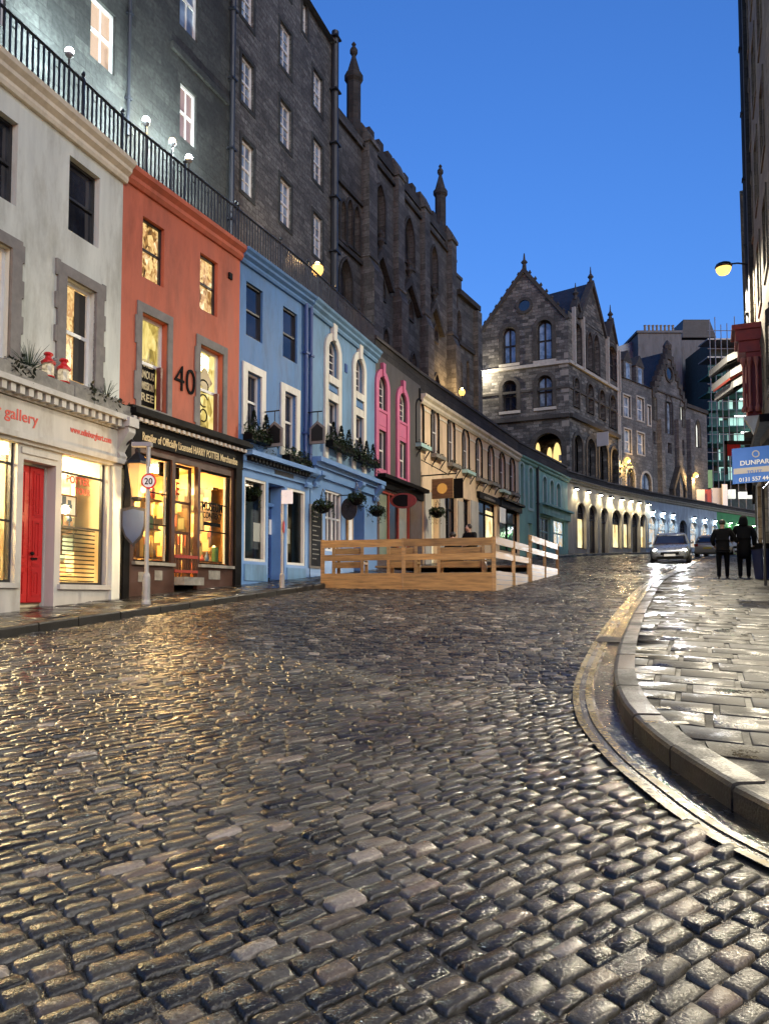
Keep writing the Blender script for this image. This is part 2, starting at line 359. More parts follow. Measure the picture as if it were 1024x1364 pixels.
def wet(name, c_lo, c_hi, rlo, rhi, nscale=1.1, bump=.3, bscale=55., tone=None, puddle=(.45,.6), brick=None):
    m, nt, b, N, L = nodes(name)
    tc = N('ShaderNodeTexCoord'); nz = N('ShaderNodeTexNoise'); nz.inputs['Scale'].default_value = nscale; nz.inputs['Detail'].default_value = 7; nz.inputs['Roughness'].default_value = .6
    L(tc.outputs['Object'], nz.inputs['Vector'])
    n2 = N('ShaderNodeTexNoise'); n2.inputs['Scale'].default_value = bscale; n2.inputs['Detail'].default_value = 5; L(tc.outputs['Object'], n2.inputs['Vector'])
    if tone:
        at_ = N('ShaderNodeAttribute'); at_.attribute_name = 'tone'
        r = ramp(N, tone); L(at_.outputs['Fac'], r.inputs[0]); base = r.outputs[0]
    else:
        r = ramp(N, [(.3,c_lo),(.7,c_hi)]); L(n2.outputs[0], r.inputs[0]); base = r.outputs[0]
    if brick:
        uv = N('ShaderNodeTexCoord'); mp = N('ShaderNodeMapping'); mp.inputs['Rotation'].default_value = (0,0,brick[3]); L(uv.outputs['Object'], mp.inputs[0])
        br = N('ShaderNodeTexBrick'); br.inputs['Scale'].default_value = 1; br.inputs['Brick Width'].default_value = brick[0]; br.inputs['Row Height'].default_value = brick[1]; br.inputs['Mortar Size'].default_value = brick[2]; br.inputs['Mortar Smooth'].default_value = .2
        br.inputs['Color1'].default_value = (1,1,1,1); br.inputs['Color2'].default_value = (.55,.55,.57,1); br.inputs['Mortar'].default_value = (.1,.1,.1,1); L(mp.outputs[0], br.inputs['Vector'])
        q = N('ShaderNodeMix'); q.data_type = 'RGBA'; q.blend_type = 'MULTIPLY'; q.inputs[0].default_value = 1; L(base, q.inputs[6]); L(br.outputs[0], q.inputs[7]); base = q.outputs[2]
    rv = ramp(N, [(.3,(.62,)*3),(.7,(1,1,1))]); L(n2.outputs[0], rv.inputs[0])
    if tone:
        n4 = N('ShaderNodeTexNoise'); n4.inputs['Scale'].default_value = .38; n4.inputs['Detail'].default_value = 6; n4.inputs['Roughness'].default_value = .65; L(tc.outputs['Object'], n4.inputs['Vector'])
        r4 = ramp(N, [(.40,(.42,.41,.41)),(.56,(1,1,1))]); L(n4.outputs[0], r4.inputs[0]); q4 = N('ShaderNodeMix'); q4.data_type = 'RGBA'; q4.blend_type = 'MULTIPLY'; q4.inputs[0].default_value = 1; L(base, q4.inputs[6]); L(r4.outputs[0], q4.inputs[7]); base = q4.outputs[2]
    q = N('ShaderNodeMix'); q.data_type = 'RGBA'; q.blend_type = 'MULTIPLY'; q.inputs[0].default_value = 1; L(base, q.inputs[6]); L(rv.outputs[0], q.inputs[7])
    L(q.outputs[2], b.inputs['Base Color'])
    mr = N('ShaderNodeMapRange'); mr.inputs[1].default_value = puddle[0]; mr.inputs[2].default_value = puddle[1]; mr.inputs[3].default_value = rlo; mr.inputs[4].default_value = rhi
    mix = N('ShaderNodeMath'); mix.operation = 'MULTIPLY_ADD'; mix.inputs[1].default_value = .25; L(n2.outputs[0], mix.inputs[0])
    mm = N('ShaderNodeMath'); mm.operation = 'MULTIPLY'; mm.inputs[1].default_value = .75; L(nz.outputs[0], mm.inputs[0]); L(mm.outputs[0], mix.inputs[2])
    L(mix.outputs[0], mr.inputs[0]); L(mr.outputs[0], b.inputs['Roughness'])
    h = n2.outputs[0]
    if brick:
        hh = N('ShaderNodeMath'); hh.operation = 'MULTIPLY_ADD'; hh.inputs[1].default_value = -3.5; L(br.outputs['Fac'], hh.inputs[0]); L(n2.outputs[0], hh.inputs[2]); h = hh.outputs[0]
    bp = N('ShaderNodeBump'); bp.inputs['Strength'].default_value = bump; bp.inputs['Distance'].default_value = .008; L(h, bp.inputs['Height']); L(bp.outputs[0], b.inputs['Normal'])
    b.inputs['Specular IOR Level'].default_value = .5; b.inputs['IOR'].default_value = 1.45
    return m
m_sett = wet('wet_granite_setts', None, None, .08, .34, 1.3, .55, 70., tone=[(0,(.022,.02,.016)),(.3,(.05,.045,.035)),(.62,(.085,.077,.06)),(.85,(.13,.116,.088)),(.945,(.19,.15,.11)),(.968,(.2,.15,.11)),(.974,(.31,.26,.2)),(1,(.37,.32,.26))])
m_grit = wet('wet_grit', (.03,.026,.021), (.06,.052,.042), .2, .55, 2., .6, 90.)
m_flag = wet('wet_paving_flags', (.06,.054,.046), (.11,.1,.085), .13, .5, 1.6, .9, 34., puddle=(.42,.58), brick=(.95,.62,.012,radians(-24)))
m_flagbed = wet('pavement_bed', (.008,.007,.006), (.018,.016,.014), .5, .8, 2., .5, 60.)
FT = [(0,(.015,.0135,.0115)),(.5,(.03,.027,.0225)),(.9,(.05,.045,.037)),(1,(.075,.066,.053))]
m_flagR = wet('wet_stone_flags', None, None, .12, .62, 2.6, .5, 60., tone=FT, puddle=(.38,.5))
m_flagL2 = wet('wet_stone_slabs', None, None, .07, .34, 1.2, .4, 30., tone=FT, puddle=(.42,.58))
m_flagL = wet('wet_paving_slabs', (.07,.062,.055), (.11,.1,.09), .07, .32, .8, .2, 60., puddle=(.42,.58), brick=(.8,.55,.011,radians(-64)))
m_kerb = wet('wet_kerb_stone', (.011,.0105,.01), (.03,.028,.025), .35, .75, 1.4, .4, 60.)
m_chan = wet('wet_granite_channel', (.06,.056,.05), (.13,.12,.105), .1, .4, 1.5, .3, 70.)
m_gutt = wet('wet_gutter', (.006,.006,.007), (.02,.02,.02), .05, .3, 2.5, 1., 25.)
m_yell = wet('worn_yellow_paint', (.06,.052,.038), (.3,.22,.075), .2, .5, 1.5, .3, 26.)

def sheet(name, xs, ys, zf, mat, kind='structure'):
    X, Y = np.meshgrid(xs, ys); V = [(float(x), float(y), zf(float(x), float(y))) for x, y in zip(X.ravel(), Y.ravel())]
    n = len(xs); F = [(j*n+i, j*n+i+1, (j+1)*n+i+1, (j+1)*n+i) for j in range(len(ys)-1) for i in range(n-1)]
    b = MB(); b.add(V, F); return b.build(name, mat, kind=kind, smooth=True)
sheet('ground', [-250,-90,-40,-15,0,15,40,90,250], [-120,-40,-20,-10]+[i*2.0 for i in range(-4,60)]+[130,150,180,250], lambda x,y: gz(y)-.017, m_grit)

def setts(polys, u, rw, lr, box, ts, dome, seed, rough=1., gap=.004, lift=0., flat=False):
    rs = np.random.RandomState(seed); u = np.array(u, float); u /= np.linalg.norm(u); v = np.array((-u[1], u[0]))
    C = []
    cs = np.array([(a,b) for a in box[:2] for b in box[2:]]); pu = cs@u; pv = cs@v; q = pv.min()
    while q < pv.max():
        w = rs.uniform(*rw); n = int((pu.max()-pu.min())/np.mean(lr))+4
        ln = rs.uniform(lr[0], lr[1], n); st = pu.min() - rs.uniform(0,.3) + np.concatenate([[0],np.cumsum(ln)[:-1]])
        C.append(np.stack([st+ln/2, np.full(n,q+w/2), ln, np.full(n,w)],1)); q += w
    C = np.concatenate(C); XY = C[:,:1]*u + C[:,1:2]*v
    k = np.zeros(len(C), bool)
    for inc, excl in polys:
        m = inside(inc, XY[:,0], XY[:,1])
        for e in excl: m &= ~inside(e, XY[:,0], XY[:,1])
        k |= m
    C = C[k]; n = len(C); t = np.array(ts); g = len(t)
    A, B = np.meshgrid(t, t); A = A.ravel(); B = B.ravel()
    edge = np.maximum(abs(A), abs(B)); corner = np.minimum(abs(A), abs(B))
    shrink = 1-.08*np.clip(corner-.6,0,1)/.4*(edge > .7)
    q4 = [rs.normal(0,.055*rough,(n,1)) for _ in range(8)]; bl = [(1-A)*(1-B)/4,(1+A)*(1-B)/4,(1-A)*(1+B)/4,(1+A)*(1+B)/4]
    du = sum(q*w for q,w in zip(q4[:4],bl)); dv = sum(q*w for q,w in zip(q4[4:],bl))
    wav = rs.uniform(0,6.3,(n,1)); am = rs.uniform(0,.035*rough,(n,1))
    PU = C[:,:1] + (A*shrink + du*.7 + am*np.sin(3.1*B+wav)*abs(A))*(C[:,2:3]/2-gap)
    PV = C[:,1:2] + (B*shrink + dv + am*1.6*np.sin(2.7*A+wav*1.7)*abs(B))*(C[:,3:4]/2-gap)
    prof = np.interp(edge, [0,.76,.86,.95,1.0], [1,.35,-.25,-1.,-3.2])
    if flat: prof = np.interp(edge, [0,.967,.983,.993,1.0], [0,0,-.2,-.7,-2.])
    Z = np.where(edge < .8, dome*(1-.65*edge**2), 0) + np.where(edge >= .78, prof*.008, 0) + 0*A
    Z = Z + rs.normal(0,.0045*rough,(n,1)) + rs.normal(0,.032*rough,(n,1))*A*C[:,2:3]/2*(edge<.97) + rs.normal(0,.045*rough,(n,1))*B*C[:,3:4]/2*(edge<.97)
    Z = Z + (rs.normal(0,.0018*rough,(n,1))*A*A + rs.normal(0,.0018*rough,(n,1))*B*B + rs.normal(0,.0022*rough,(n,1))*A*B)*(edge<.97) + rs.normal(0,.0007*rough,(n,len(A)))
    X = PU[...,None]*u + PV[...,None]*v
    Z = Z + lift + .0925*X[...,1]-.00018*X[...,1]**2
    V = np.concatenate([X, Z[...,None]], 2).reshape(-1,3)
    idx = np.arange(g*g).reshape(g,g); q4 = np.stack([idx[:-1,:-1],idx[:-1,1:],idx[1:,1:],idx[1:,:-1]],-1).reshape(-1,4)
    F = (q4[None]+(np.arange(n)*g*g)[:,None,None]).reshape(-1,4)
    return V, F, np.repeat(rs.uniform(0,1,n), g*g)
KRo = offset_path(KR, -.36)             # outer edge of the smooth channel band
line = [(-9.5,13.5),(-5.6,12.0),(-2.0,9.5),(1.69,6.82),(3.2,6.0)]
allroad = [tuple(p) for p in KL] + [tuple(p) for p in KRo[::-1]]
below = [(-30,-10)] + [(-30,14)] + line + [(30,3),(30,-10)]
above = line + [(80,4),(80,110),(-20,110),(-20,14)]
def clip_and(polyA, polyB, X, Y): return inside(polyA, X, Y) & inside(polyB, X, Y)
_ins = inside
class Both:
    pass
def mk_region(zone, ymin, ymax):
    class P(list): pass
    p = P(allroad); p.zone = zone; p.y = (ymin, ymax); return p
def inside(poly, X, Y):
    m = _ins(poly, X, Y)
    if hasattr(poly, 'zone'): m &= _ins(poly.zone, X, Y) & (Y >= poly.y[0]) & (Y < poly.y[1])
    return m
parts = [setts([(mk_region(below,.6,7.2),[])], (1.36,1), (.08,.106), (.13,.23), (-7.6,6.2,.6,7.2), [-1,-.95,-.86,-.74,0,.74,.86,.95,1], .0025, 3),
         setts([(mk_region(below,7.2,99),[])], (1.36,1), (.08,.106), (.13,.23), (-8,3.5,7.2,14), [-1,-.95,-.84,-.7,.7,.84,.95,1], .002, 4),
         setts([(mk_region(above,5.5,26),[])], (1,-.16), (.075,.098), (.11,.19), (-7,9.5,5.5,26), [-1,-.94,-.82,-.66,.66,.82,.94,1], .002, 5, .9),
         setts([(mk_region(above,26,48),[])], (1,-.3), (.11,.14), (.16,.26), (.5,19,26,48), [-1,-.75,.75,1], .006, 6, .8),
         setts([(mk_region(above,48,84),[])], (1,-.8), (.2,.26), (.3,.5), (10,46,48,84), [-1,-.8,.8,1], .006, 8, .7)]
def paved(name, parts, mat, edge=None):
  off = 0; VV = []; FF = []; TT = []
  for V, F, T in parts:
    VV.append(V); FF.append(F+off); TT.append(T); off += len(V)
  VV = np.concatenate(VV); FF = np.concatenate(FF); TT = np.concatenate(TT)
  if edge is not None:                 # trim slabs to the back of the kerb
    P = edge[0]; s_ = edge[1]; best = np.full(len(VV),1e9); C = np.zeros((len(VV),2)); sg = np.ones(len(VV))
    for a, b in zip(P[:-1], P[1:]):
      d = b-a; t = np.clip(((VV[:,:2]-a)@d)/(d@d),0,1); c = a+t[:,None]*d; e = VV[:,:2]-c; q = (e**2).sum(1); m = q < best
      best[m] = q[m]; C[m] = c[m]; sg[m] = np.sign(d[0]*e[m,1]-d[1]*e[m,0])
    m = sg*s_ > 0; VV[m,:2] = C[m]; VV[m,2] = .0925*C[m,1]-.00018*C[m,1]**2+.115
  me = D.meshes.new(name); me.vertices.add(len(VV)); me.vertices.foreach_set('co', VV.ravel())
  me.loops.add(FF.size); me.loops.foreach_set('vertex_index', FF.ravel().astype(np.int32))
  me.polygons.add(len(FF)); me.polygons.foreach_set('loop_start', np.arange(0,FF.size,4,dtype=np.int32)); me.polygons.foreach_set('loop_total', np.full(len(FF),4,dtype=np.int32))
  me.update(calc_edges=True); me.validate()
  a_ = me.attributes.new('tone','FLOAT','POINT'); a_.data.foreach_set('value', TT.astype(np.float32))
  me.shade_smooth(); me.materials.append(mat)
  o = D.objects.new(name, me); COL.objects.link(o); o['kind'] = 'structure'; print(name, len(FF)); return o
paved('road', parts, m_sett)

def strip(name, P0, P1, h0, h1, mat, n=1, side=None):   # ribbon between two paths; h above the road
    b = MB(); k = len(P0)
    for j in range(n+1):
        t = j/n
        for p, q in zip(P0, P1):
            x = p*(1-t)+q*t; b.v.append((float(x[0]), float(x[1]), gz(float(x[1]))+h0*(1-t)+h1*t))
    for j in range(n):
        for i in range(k-1): b.f.append((j*k+i, j*k+i+1, (j+1)*k+i+1, (j+1)*k+i))
    return b.build(name, mat, kind='structure', smooth=True)
def kerbstones(name, P, w, h, mat, L=.9, side=1):       # blocks along a path, real step
    b = MB(); seg = np.linalg.norm(np.diff(P,axis=0),axis=1); cum = np.concatenate([[0],np.cumsum(seg)]); q = 0
    rr = random.Random(5)
    I = lambda s: np.array((np.interp(s,cum,P[:,0]), np.interp(s,cum,P[:,1])))
    while q < cum[-1]-.3:
        e = min(q+L*rr.uniform(.8,1.15), cum[-1]); k = 3; lo = []; dz = rr.uniform(-.006,.006); A=[];Bq=[]
        for i in range(k+1):
            s = q+.012+(e-q-.024)*i/k; p = I(s); t = I(min(s+.05,cum[-1]))-I(max(s-.05,0)); t /= np.linalg.norm(t); n = np.array((t[1],-t[0]))*side
            z = gz(p[1]); pr = []
            for d, zz in ((0,-.12),(0,h-.03+dz),(.012,h-.008+dz),(.04,h+dz),(w,h+dz),(w,-.12)):
                pr.append((p[0]+n[0]*d, p[1]+n[1]*d, z+zz))
            A.append(pr)
        o = len(b.v)
        for pr in A: b.v += pr
        for i in range(k):
            for j in range(5): b.f.append((o+i*6+j, o+i*6+j+1, o+(i+1)*6+j+1, o+(i+1)*6+j))
        b.f.append(tuple(o+j for j in range(6))); b.f.append(tuple(o+k*6+j for j in range(5,-1,-1)))
        q = e
    return b.build(name, mat, kind='structure')
strip('gutter', offset_path(KR,.0), offset_path(KR,-.17), -.013, -.012, m_gutt)
strip('channel_band', offset_path(KR,-.17), KRo, -.01, .002, m_chan)
strip('yellow_line', offset_path(KR,-.195), offset_path(KR,-.25), .004, .005, m_yell)
strip('yellow_line', offset_path(KR,-.305), offset_path(KR,-.36), .006, .008, m_yell)
kerbstones('right_kerb', KR, .2, .128, m_kerb)
kerbstones('left_kerb', KL, .2, .13, m_kerb, side=-1)
def ribbon_to(name, P, poly, mat, h, inset):             # pavement between a kerb path and a building line
    Q = np.array(poly, float); seg = np.linalg.norm(np.diff(Q,axis=0),axis=1); cq = np.concatenate([[0],np.cumsum(seg)])
    out = []
    for p in P:                                          # nearest point on the building line
        best = None
        for i in range(len(Q)-1):
            d = Q[i+1]-Q[i]; t = np.clip(np.dot(p-Q[i],d)/np.dot(d,d),0,1); c = Q[i]+t*d; e = np.linalg.norm(p-c)
            if best is None or e < best[0]: best = (e, c)
        c = best[1]; dirv = (c-p)/max(best[0],1e-6); out.append(c+dirv*.5)
    return strip(name, inset, np.array(out), h, h, mat, 5)
ribbon_to('left_pavement_bed', KL, FCP, m_flagbed, .106, offset_path(KL,-.16))
KRi = offset_path(KR,.13)
ribbon_to('right_pavement_bed', KR[40:], RF, m_flagbed, .106, KRi[40:])
TS = [-1,-.993,-.983,-.966,.966,.983,.993,1]
def flat_region(poly, y0, y1):
    class P(list): pass
    p = P(poly); p.zone = [(-90,-20),(90,-20),(90,120),(-90,120)]; p.y = (y0,y1); return p
RP = [tuple(p) for p in offset_path(KR,.1)]+[(x+1,y) for x,y in RF[::-1]]
LP = [tuple(p) for p in offset_path(KL,-.12)]+[(x-.6,y) for x,y in FCP[::-1]]
paved('right_pavement', [setts([(flat_region(RP,-1,16),[])], (1,-.42), (.34,.44), (.42,.68), (1.5,14,-1,16), TS, 0, 21, .13, .0015, .118, True),
   setts([(flat_region(RP,16,70),[])], (1,-.5), (.42,.55), (.55,.9), (5,50,16,70), TS, 0, 22, .13, .0015, .118, True)], m_flagR, (offset_path(KR,.19), 1))
paved('left_pavement', [setts([(flat_region(LP,2,34),[])], (1,-.42), (.45,.6), (.6,.95), (-12,5,2,34), TS, 0, 23, .16, .0015, .118, True),
   setts([(flat_region(LP,34,90),[])], (1,-.9), (.5,.7), (.7,1.1), (1,60,34,92), TS, 0, 24, .16, .0015, .118, True)], m_flagL2, (offset_path(KL,-.19), -1))
b = MB(); cor = [tuple(p) for p in KRi[:41]]             # the wide corner of the right pavement
n = len(cor); ins_ = [(max(x,2.2)+6.5, y*.4+5.5) for x, y in cor]
rows = 14
for j in range(rows+1):
    t = j/rows
    for (x,y),(X,Y) in zip(cor, ins_):
        a, c2 = x*(1-t)+X*t, y*(1-t)+Y*t; b.v.append((a, c2, gz(c2)+.118))
for j in range(rows):
    for i in range(n-1): b.f.append((j*n+i, j*n+i+1, (j+1)*n+i+1, (j+1)*n+i))
b.v = [(x,y,z-.012) for x,y,z in b.v]; b.build('corner_pavement_bed', m_flagbed, kind='structure', smooth=True)
b = MB(); q = ins_[-1]                                   # fill from the corner to the building line
poly = [tuple(KRi[40]), q, (9.6,6.2), (9.0,9), (8.0,12)]
for (X0,Y0),(X1,Y1) in zip(KRi[40:72:4], KRi[44:73:4]):
    pass
b.face([(x,y,gz(y)+.100) for x,y in [(KRi[36][0]+.2,KRi[36][1]),(12,2.5),(12,14),(8.3,14.5),(6.2,13.5),(KRi[44][0]+.2,KRi[44][1])]])
b.build('yard_pavement_bed', m_flagbed, kind='structure')
for (px, py) in ((826,941),(838,873)):                   # loading marks on the kerb
    for k in (0,1):
        if py < 900 and k: continue
        a, c2 = ray(px, py); 
        Y0 = next(y*.01 for y in range(200,3000) if 1.5+c2*y*.01 < gz(y*.01)+.125) - k*.22; x0 = a*Y0
        i = int(np.argmin(np.hypot(KR[:,0]-x0, KR[:,1]-Y0))); nrm = (KRi[i]-KR[i])/np.linalg.norm(KRi[i]-KR[i]); tg = np.array((-nrm[1],nrm[0])); p0 = KR[i]-tg*k*.2
        bb = MB(); Q = [p0+nrm*.03-tg*.035, p0+nrm*.33-tg*.035, p0+nrm*.33+tg*.035, p0+nrm*.03+tg*.035]
        bb.face([(float(p[0]),float(p[1]),gz(float(p[1]))+.127) for p in Q]); bb.build('kerb_marking', m_yell, kind='structure')

# ------------------------------------------------------------------ building materials
m_white = plain('white_render', (.60,.62,.545), .75, var=.2, scale=1.1, bump=.15, bscale=30, streak=True)
m_orange = plain('orange_render', (.50,.13,.068), .7, var=.22, scale=1.1, bump=.15, bscale=30, streak=True)
m_blueA = plain('blue_render', (.085,.21,.44), .65, var=.2, scale=1.2, bump=.15, bscale=30, streak=True)
m_blueB = plain('pale_blue_render', (.14,.28,.46), .65, var=.22, scale=1.2, bump=.15, bscale=30, streak=True)
m_bluetrim = plain('blue_paint', (.12,.25,.5), .4, var=.12)
m_bluedark = plain('dark_blue_paint', (.03,.07,.22), .4, var=.12)
m_grey = plain('charcoal_render', (.075,.07,.068), .7, var=.2, scale=1.3, bump=.15, streak=True)
m_pink = plain('pink_paint', (.5,.13,.23), .5, var=.14)
m_peach = plain('peach_render', (.72,.55,.37), .75, var=.16, scale=1.1, bump=.15, streak=True)
m_shutter = plain('red_brown_shutter', (.16,.045,.04), .5, var=.2)
m_cream = plain('cream_trim', (.72,.65,.5), .6, var=.14, streak=True, scale=2)
m_whitetrim = plain('white_trim', (.68,.67,.6), .5, var=.12, streak=True, scale=2)
m_teal = plain('teal_render', (.22,.45,.40), .65, var=.18, scale=1.2, streak=True)
m_tealpale = plain('pale_teal_trim', (.36,.55,.52), .6, var=.12)
m_greystone = plain('grey_dressed_stone', (.21,.195,.175), .8, var=.28, scale=4, bump=.3, bscale=25)
m_leadgrey = plain('weathered_ledge', (.23,.22,.19), .8, var=.45, scale=6, bump=.4, bscale=18)
m_shopgrey = plain('grey_shopfront_paint', (.42,.41,.38), .5, var=.12, scale=2, streak=True)
m_black = plain('black_paint', (.005,.0046,.0045), .6, var=.3, spec=.12)
m_iron = plain('black_iron', (.012,.012,.013), .4, var=.3, metal=.2)
m_brown = plain('brown_shopfront', (.06,.03,.023), .4, var=.3, scale=4)
m_red = plain('red_door_paint', (.42,.014,.014), .3, var=.14, scale=2, bump=.08)
m_crimson = plain('red_sandstone_paint', (.27,.035,.022), .55, var=.3, scale=4, bump=.2)
m_sash = plain('white_sash', (.66,.66,.64), .4, var=.1)
m_sashdark = plain('dark_sash', (.02,.02,.022), .4, var=.2)
m_pipe = plain('iron_pipe', (.014,.016,.022), .5, var=.3)
m_arcade = plain('arcade_render', (.46,.42,.33), .75, var=.2, scale=1.4, bump=.2, streak=True)
m_arcbluelit = plain('arcade_bluelit', (.25,.31,.38), .7, var=.2, scale=1.4, streak=True)  # cool lamp light put into the wall colour as blue
m_arcgreen = plain('arcade_green', (.05,.22,.08), .65, var=.2, scale=1.4, streak=True)
m_para = stone('parapet_stone', (.11,.1,.09), (.17,.155,.14), 1.1, .32, .01, soot=.5)
m_ten1 = stone('sooty_blocks', (.036,.04,.038), (.075,.08,.074), .72, .34, .012, mcol=(.03,.032,.03), soot=.6, wob=.06, bump=.8, blotch=.55)
m_ten2 = stone('rubble_stone', (.11,.11,.108), (.24,.24,.23), .42, .2, .018, mcol=(.09,.085,.08), soot=.55, wob=.16, bump=.7, blotch=.55)
m_church = stone('sooty_ashlar', (.078,.077,.075), (.19,.187,.18), .62, .3, .014, mcol=(.06,.055,.05), soot=.62, wob=.04, bump=.6)
m_churchdk = stone('black_ashlar', (.035,.033,.03), (.07,.064,.058), .6, .3, .014, soot=.5)
m_gable = stone('snecked_stone', (.07,.068,.065), (.30,.285,.26), .55, .27, .018, mcol=(.06,.055,.05), soot=.5, wob=.07, bump=.8, blotch=.5)
m_gabdk = stone('dark_dressings', (.05,.046,.042), (.09,.083,.075), .8, .4, .01, soot=.4)
m_string = plain('pale_string_course', (.36,.34,.3), .7, var=.25, scale=4)
m_slate = stone('slate_roof', (.026,.026,.032), (.045,.045,.055), .3, .22, .01, soot=.4, rough=.5)
m_farstone = stone('far_grey_stone', (.13,.135,.14), (.25,.25,.25), .6, .32, .014, soot=.5, blotch=.5)
m_concrete = plain('grey_cement_render', (.14,.15,.155), .85, var=.35, scale=.7, streak=True)
m_glassroof = darkglass('glass_roof', (.015,.03,.06), .35)
m_dark = darkglass('dark_pane', (.010,.011,.016), .05)
m_bluepane = darkglass('sky_reflect_pane', (.26,.34,.44), .08, (.1,.13,.18))  # pale blue base colour stands in for the reflected sky
m_shop = shopglass('shop_glass')
m_litbeige = litglass('lit_pane_beige', [(.2,(.35,.2,.1)),(.42,(.75,.52,.34)),(.8,(.8,.6,.42))], .09, (1,1,.6))
m_litpink = litglass('lit_pane_rose', [(.25,(.3,.18,.16)),(.5,(.48,.32,.3)),(.8,(.6,.4,.34))], .06, (1,1,.6))
m_litwarm = litglass('lit_pane_warm', [(.2,(.02,.012,.005)),(.36,(.25,.12,.03)),(.52,(.75,.5,.2)),(.68,(.35,.16,.05)),(.85,(1,.8,.45))], .13, (4,4,2.5))
m_lityellow = litglass('lit_pane_yellow', [(.15,(.03,.02,.004)),(.38,(.35,.25,.05)),(.55,(.65,.5,.14)),(.8,(.9,.72,.3))], .11, (3,3,1.5))
m_litshop = litglass('lit_pane_shop', [(.15,(.3,.18,.05)),(.4,(.9,.66,.28)),(.6,(.95,.78,.42)),(.85,(1,.9,.6))], .11, (1.4,1.4,.8))
m_litshopblue = litglass('lit_pane_shop_cool', [(.15,(.05,.1,.16)),(.4,(.5,.7,.85)),(.55,(.7,.45,.2)),(.85,(.85,.95,1))], .085, (1.6,1.6,1.2))
m_litwhite = litglass('lit_pane_white', [(.1,(.5,.5,.42)),(.5,(.85,.85,.75)),(.8,(1,1,.92))], .1, (1,1,.6))
def stocked(name, cols, bw, bh):
    m, nt, b, N, L = nodes(name); uv = N('ShaderNodeUVMap'); uv.uv_map = 'UVMap'
    v = N('ShaderNodeTexVoronoi'); v.distance = 'CHEBYCHEV'; v.inputs['Scale'].default_value = 1; v.inputs['Randomness'].default_value = .85
    mp = N('ShaderNodeMapping'); mp.inputs['Scale'].default_value = (1/bw,1/bh,1); L(uv.outputs[0], mp.inputs[0]); L(mp.outputs[0], v.inputs['Vector'])
    sp = N('ShaderNodeSeparateColor'); L(v.outputs['Color'], sp.inputs[0]); r = ramp(N, cols); r.color_ramp.interpolation = 'CONSTANT'; L(sp.outputs[0], r.inputs[0])
    d = ramp(N, [(.42,(1,1,1)),(.52,(.12,.1,.08))]); L(v.outputs['Distance'], d.inputs[0])
    q = N('ShaderNodeMix'); q.data_type = 'RGBA'; q.blend_type = 'MULTIPLY'; q.inputs[0].default_value = 1; L(r.outputs[0], q.inputs[6]); L(d.outputs[0], q.inputs[7]); L(q.outputs[2], b.inputs['Base Color']); b.inputs['Roughness'].default_value = .5
    return m
m_stockwarm = stocked('stocked_shelves_warm', [(0,(.05,.025,.015)),(.2,(.5,.3,.1)),(.4,(.2,.05,.03)),(.52,(.62,.48,.25)),(.7,(.1,.1,.05)),(.82,(.7,.5,.2))], .2, .3)
m_stockcream = stocked('stocked_shelves_cream', [(0,(.74,.62,.42)),(.34,(.5,.26,.14)),(.42,(.72,.62,.42)),(.66,(.2,.3,.3)),(.74,(.75,.66,.5)),(.92,(.5,.12,.1))], .4, .45)
m_room = plain('cream_room', (.72,.6,.4), .7, var=.1, scale=2)
m_roomwarm = plain('amber_room', (.55,.33,.13), .7, var=.3, scale=3)
m_roomdark = plain('dark_room', (.03,.027,.025), .8)
m_gold = plain('gold_lettering', (.55,.45,.25), .5, var=.05)
m_redlet = plain('red_lettering', (.5,.05,.03), .5, var=.05)
m_blacklet = plain('black_lettering', (.004,.0035,.0035), .7, var=.05, spec=.1)
m_whitelet = plain('white_lettering', (.75,.75,.75), .5, var=.05)
m_wood = plain('new_pine', (.32,.185,.065), .5, var=.5, scale=2.6, bump=.15, bscale=14, spec=.4, stretch=(.8,.8,9), each=.32)
m_woodlit = plain('pale_lit_pine', (.36,.22,.09), .55, var=.35, scale=2.6, bump=.15, bscale=14, stretch=(.8,.8,9), each=.28)  # same pine, paler for the light on its side; also bench ends
m_leaf = plain('leaf_green', (.03,.055,.02), .5, var=.5, scale=9)
m_leafdk = plain('leaf_dark', (.014,.025,.012), .5, var=.5, scale=9)
m_steel = plain('galvanised_steel', (.27,.27,.27), .45, metal=.3, var=.2, scale=5)
m_signwhite = plain('white_enamel', (.78,.78,.78), .35, var=.05)
m_signred = plain('red_enamel', (.55,.02,.02), .35, var=.05)
m_signblue = plain('blue_board', (.05,.16,.55), .4, var=.06)
m_signpale = plain('pale_board', (.42,.4,.4), .4, var=.06)
m_bulbwarm = emit('warm_bulb', (1,.6,.2), .35)
m_bulbcool = emit('cool_bulb', (.85,.97,1), 14.)
m_bulbwhite = emit('white_bulb', (1,.95,.85), 9.)
m_lampglass = emit('frosted_lamp_glass', (1,.62,.25), .02)

def lamp(parent, loc, power, col, r=.08, spot=None, aim=None, name='lamp_light'):
    l = D.lights.new(name, 'SPOT' if spot else 'POINT'); o = D.objects.new(name, l); COL.objects.link(o)
    l.energy = power; l.color = col; l.shadow_soft_size = r
    if spot: l.spot_size = radians(spot); l.spot_blend = .35 if spot > 140 else .7
    off = WL.get(parent.name,(0,0,0)) if parent else (0,0,0)
    o.location = tuple(a-b for a,b in zip(loc,off)); o.parent = parent
    if spot:
        import mathutils
        o.rotation_euler = mathutils.Vector(aim).to_track_quat('-Z','Y').to_euler()
    return o
def seglist(i): return Fac(FCP[i], FCP[i+1])
TZ = 10.5                                # level of the upper terrace
def base_of(F, q): p = F.pt(q, 0); return (p[0], p[1], gz(p[1])+.12)
def building(F, name, label, cat='building', q=0, group=None): return thing(name, label, cat, base_of(F, q), group)
def zlow(F, q0, q1): return min(gz(F.pt(q0,0)[1]), gz(F.pt(q1,0)[1])) - .3
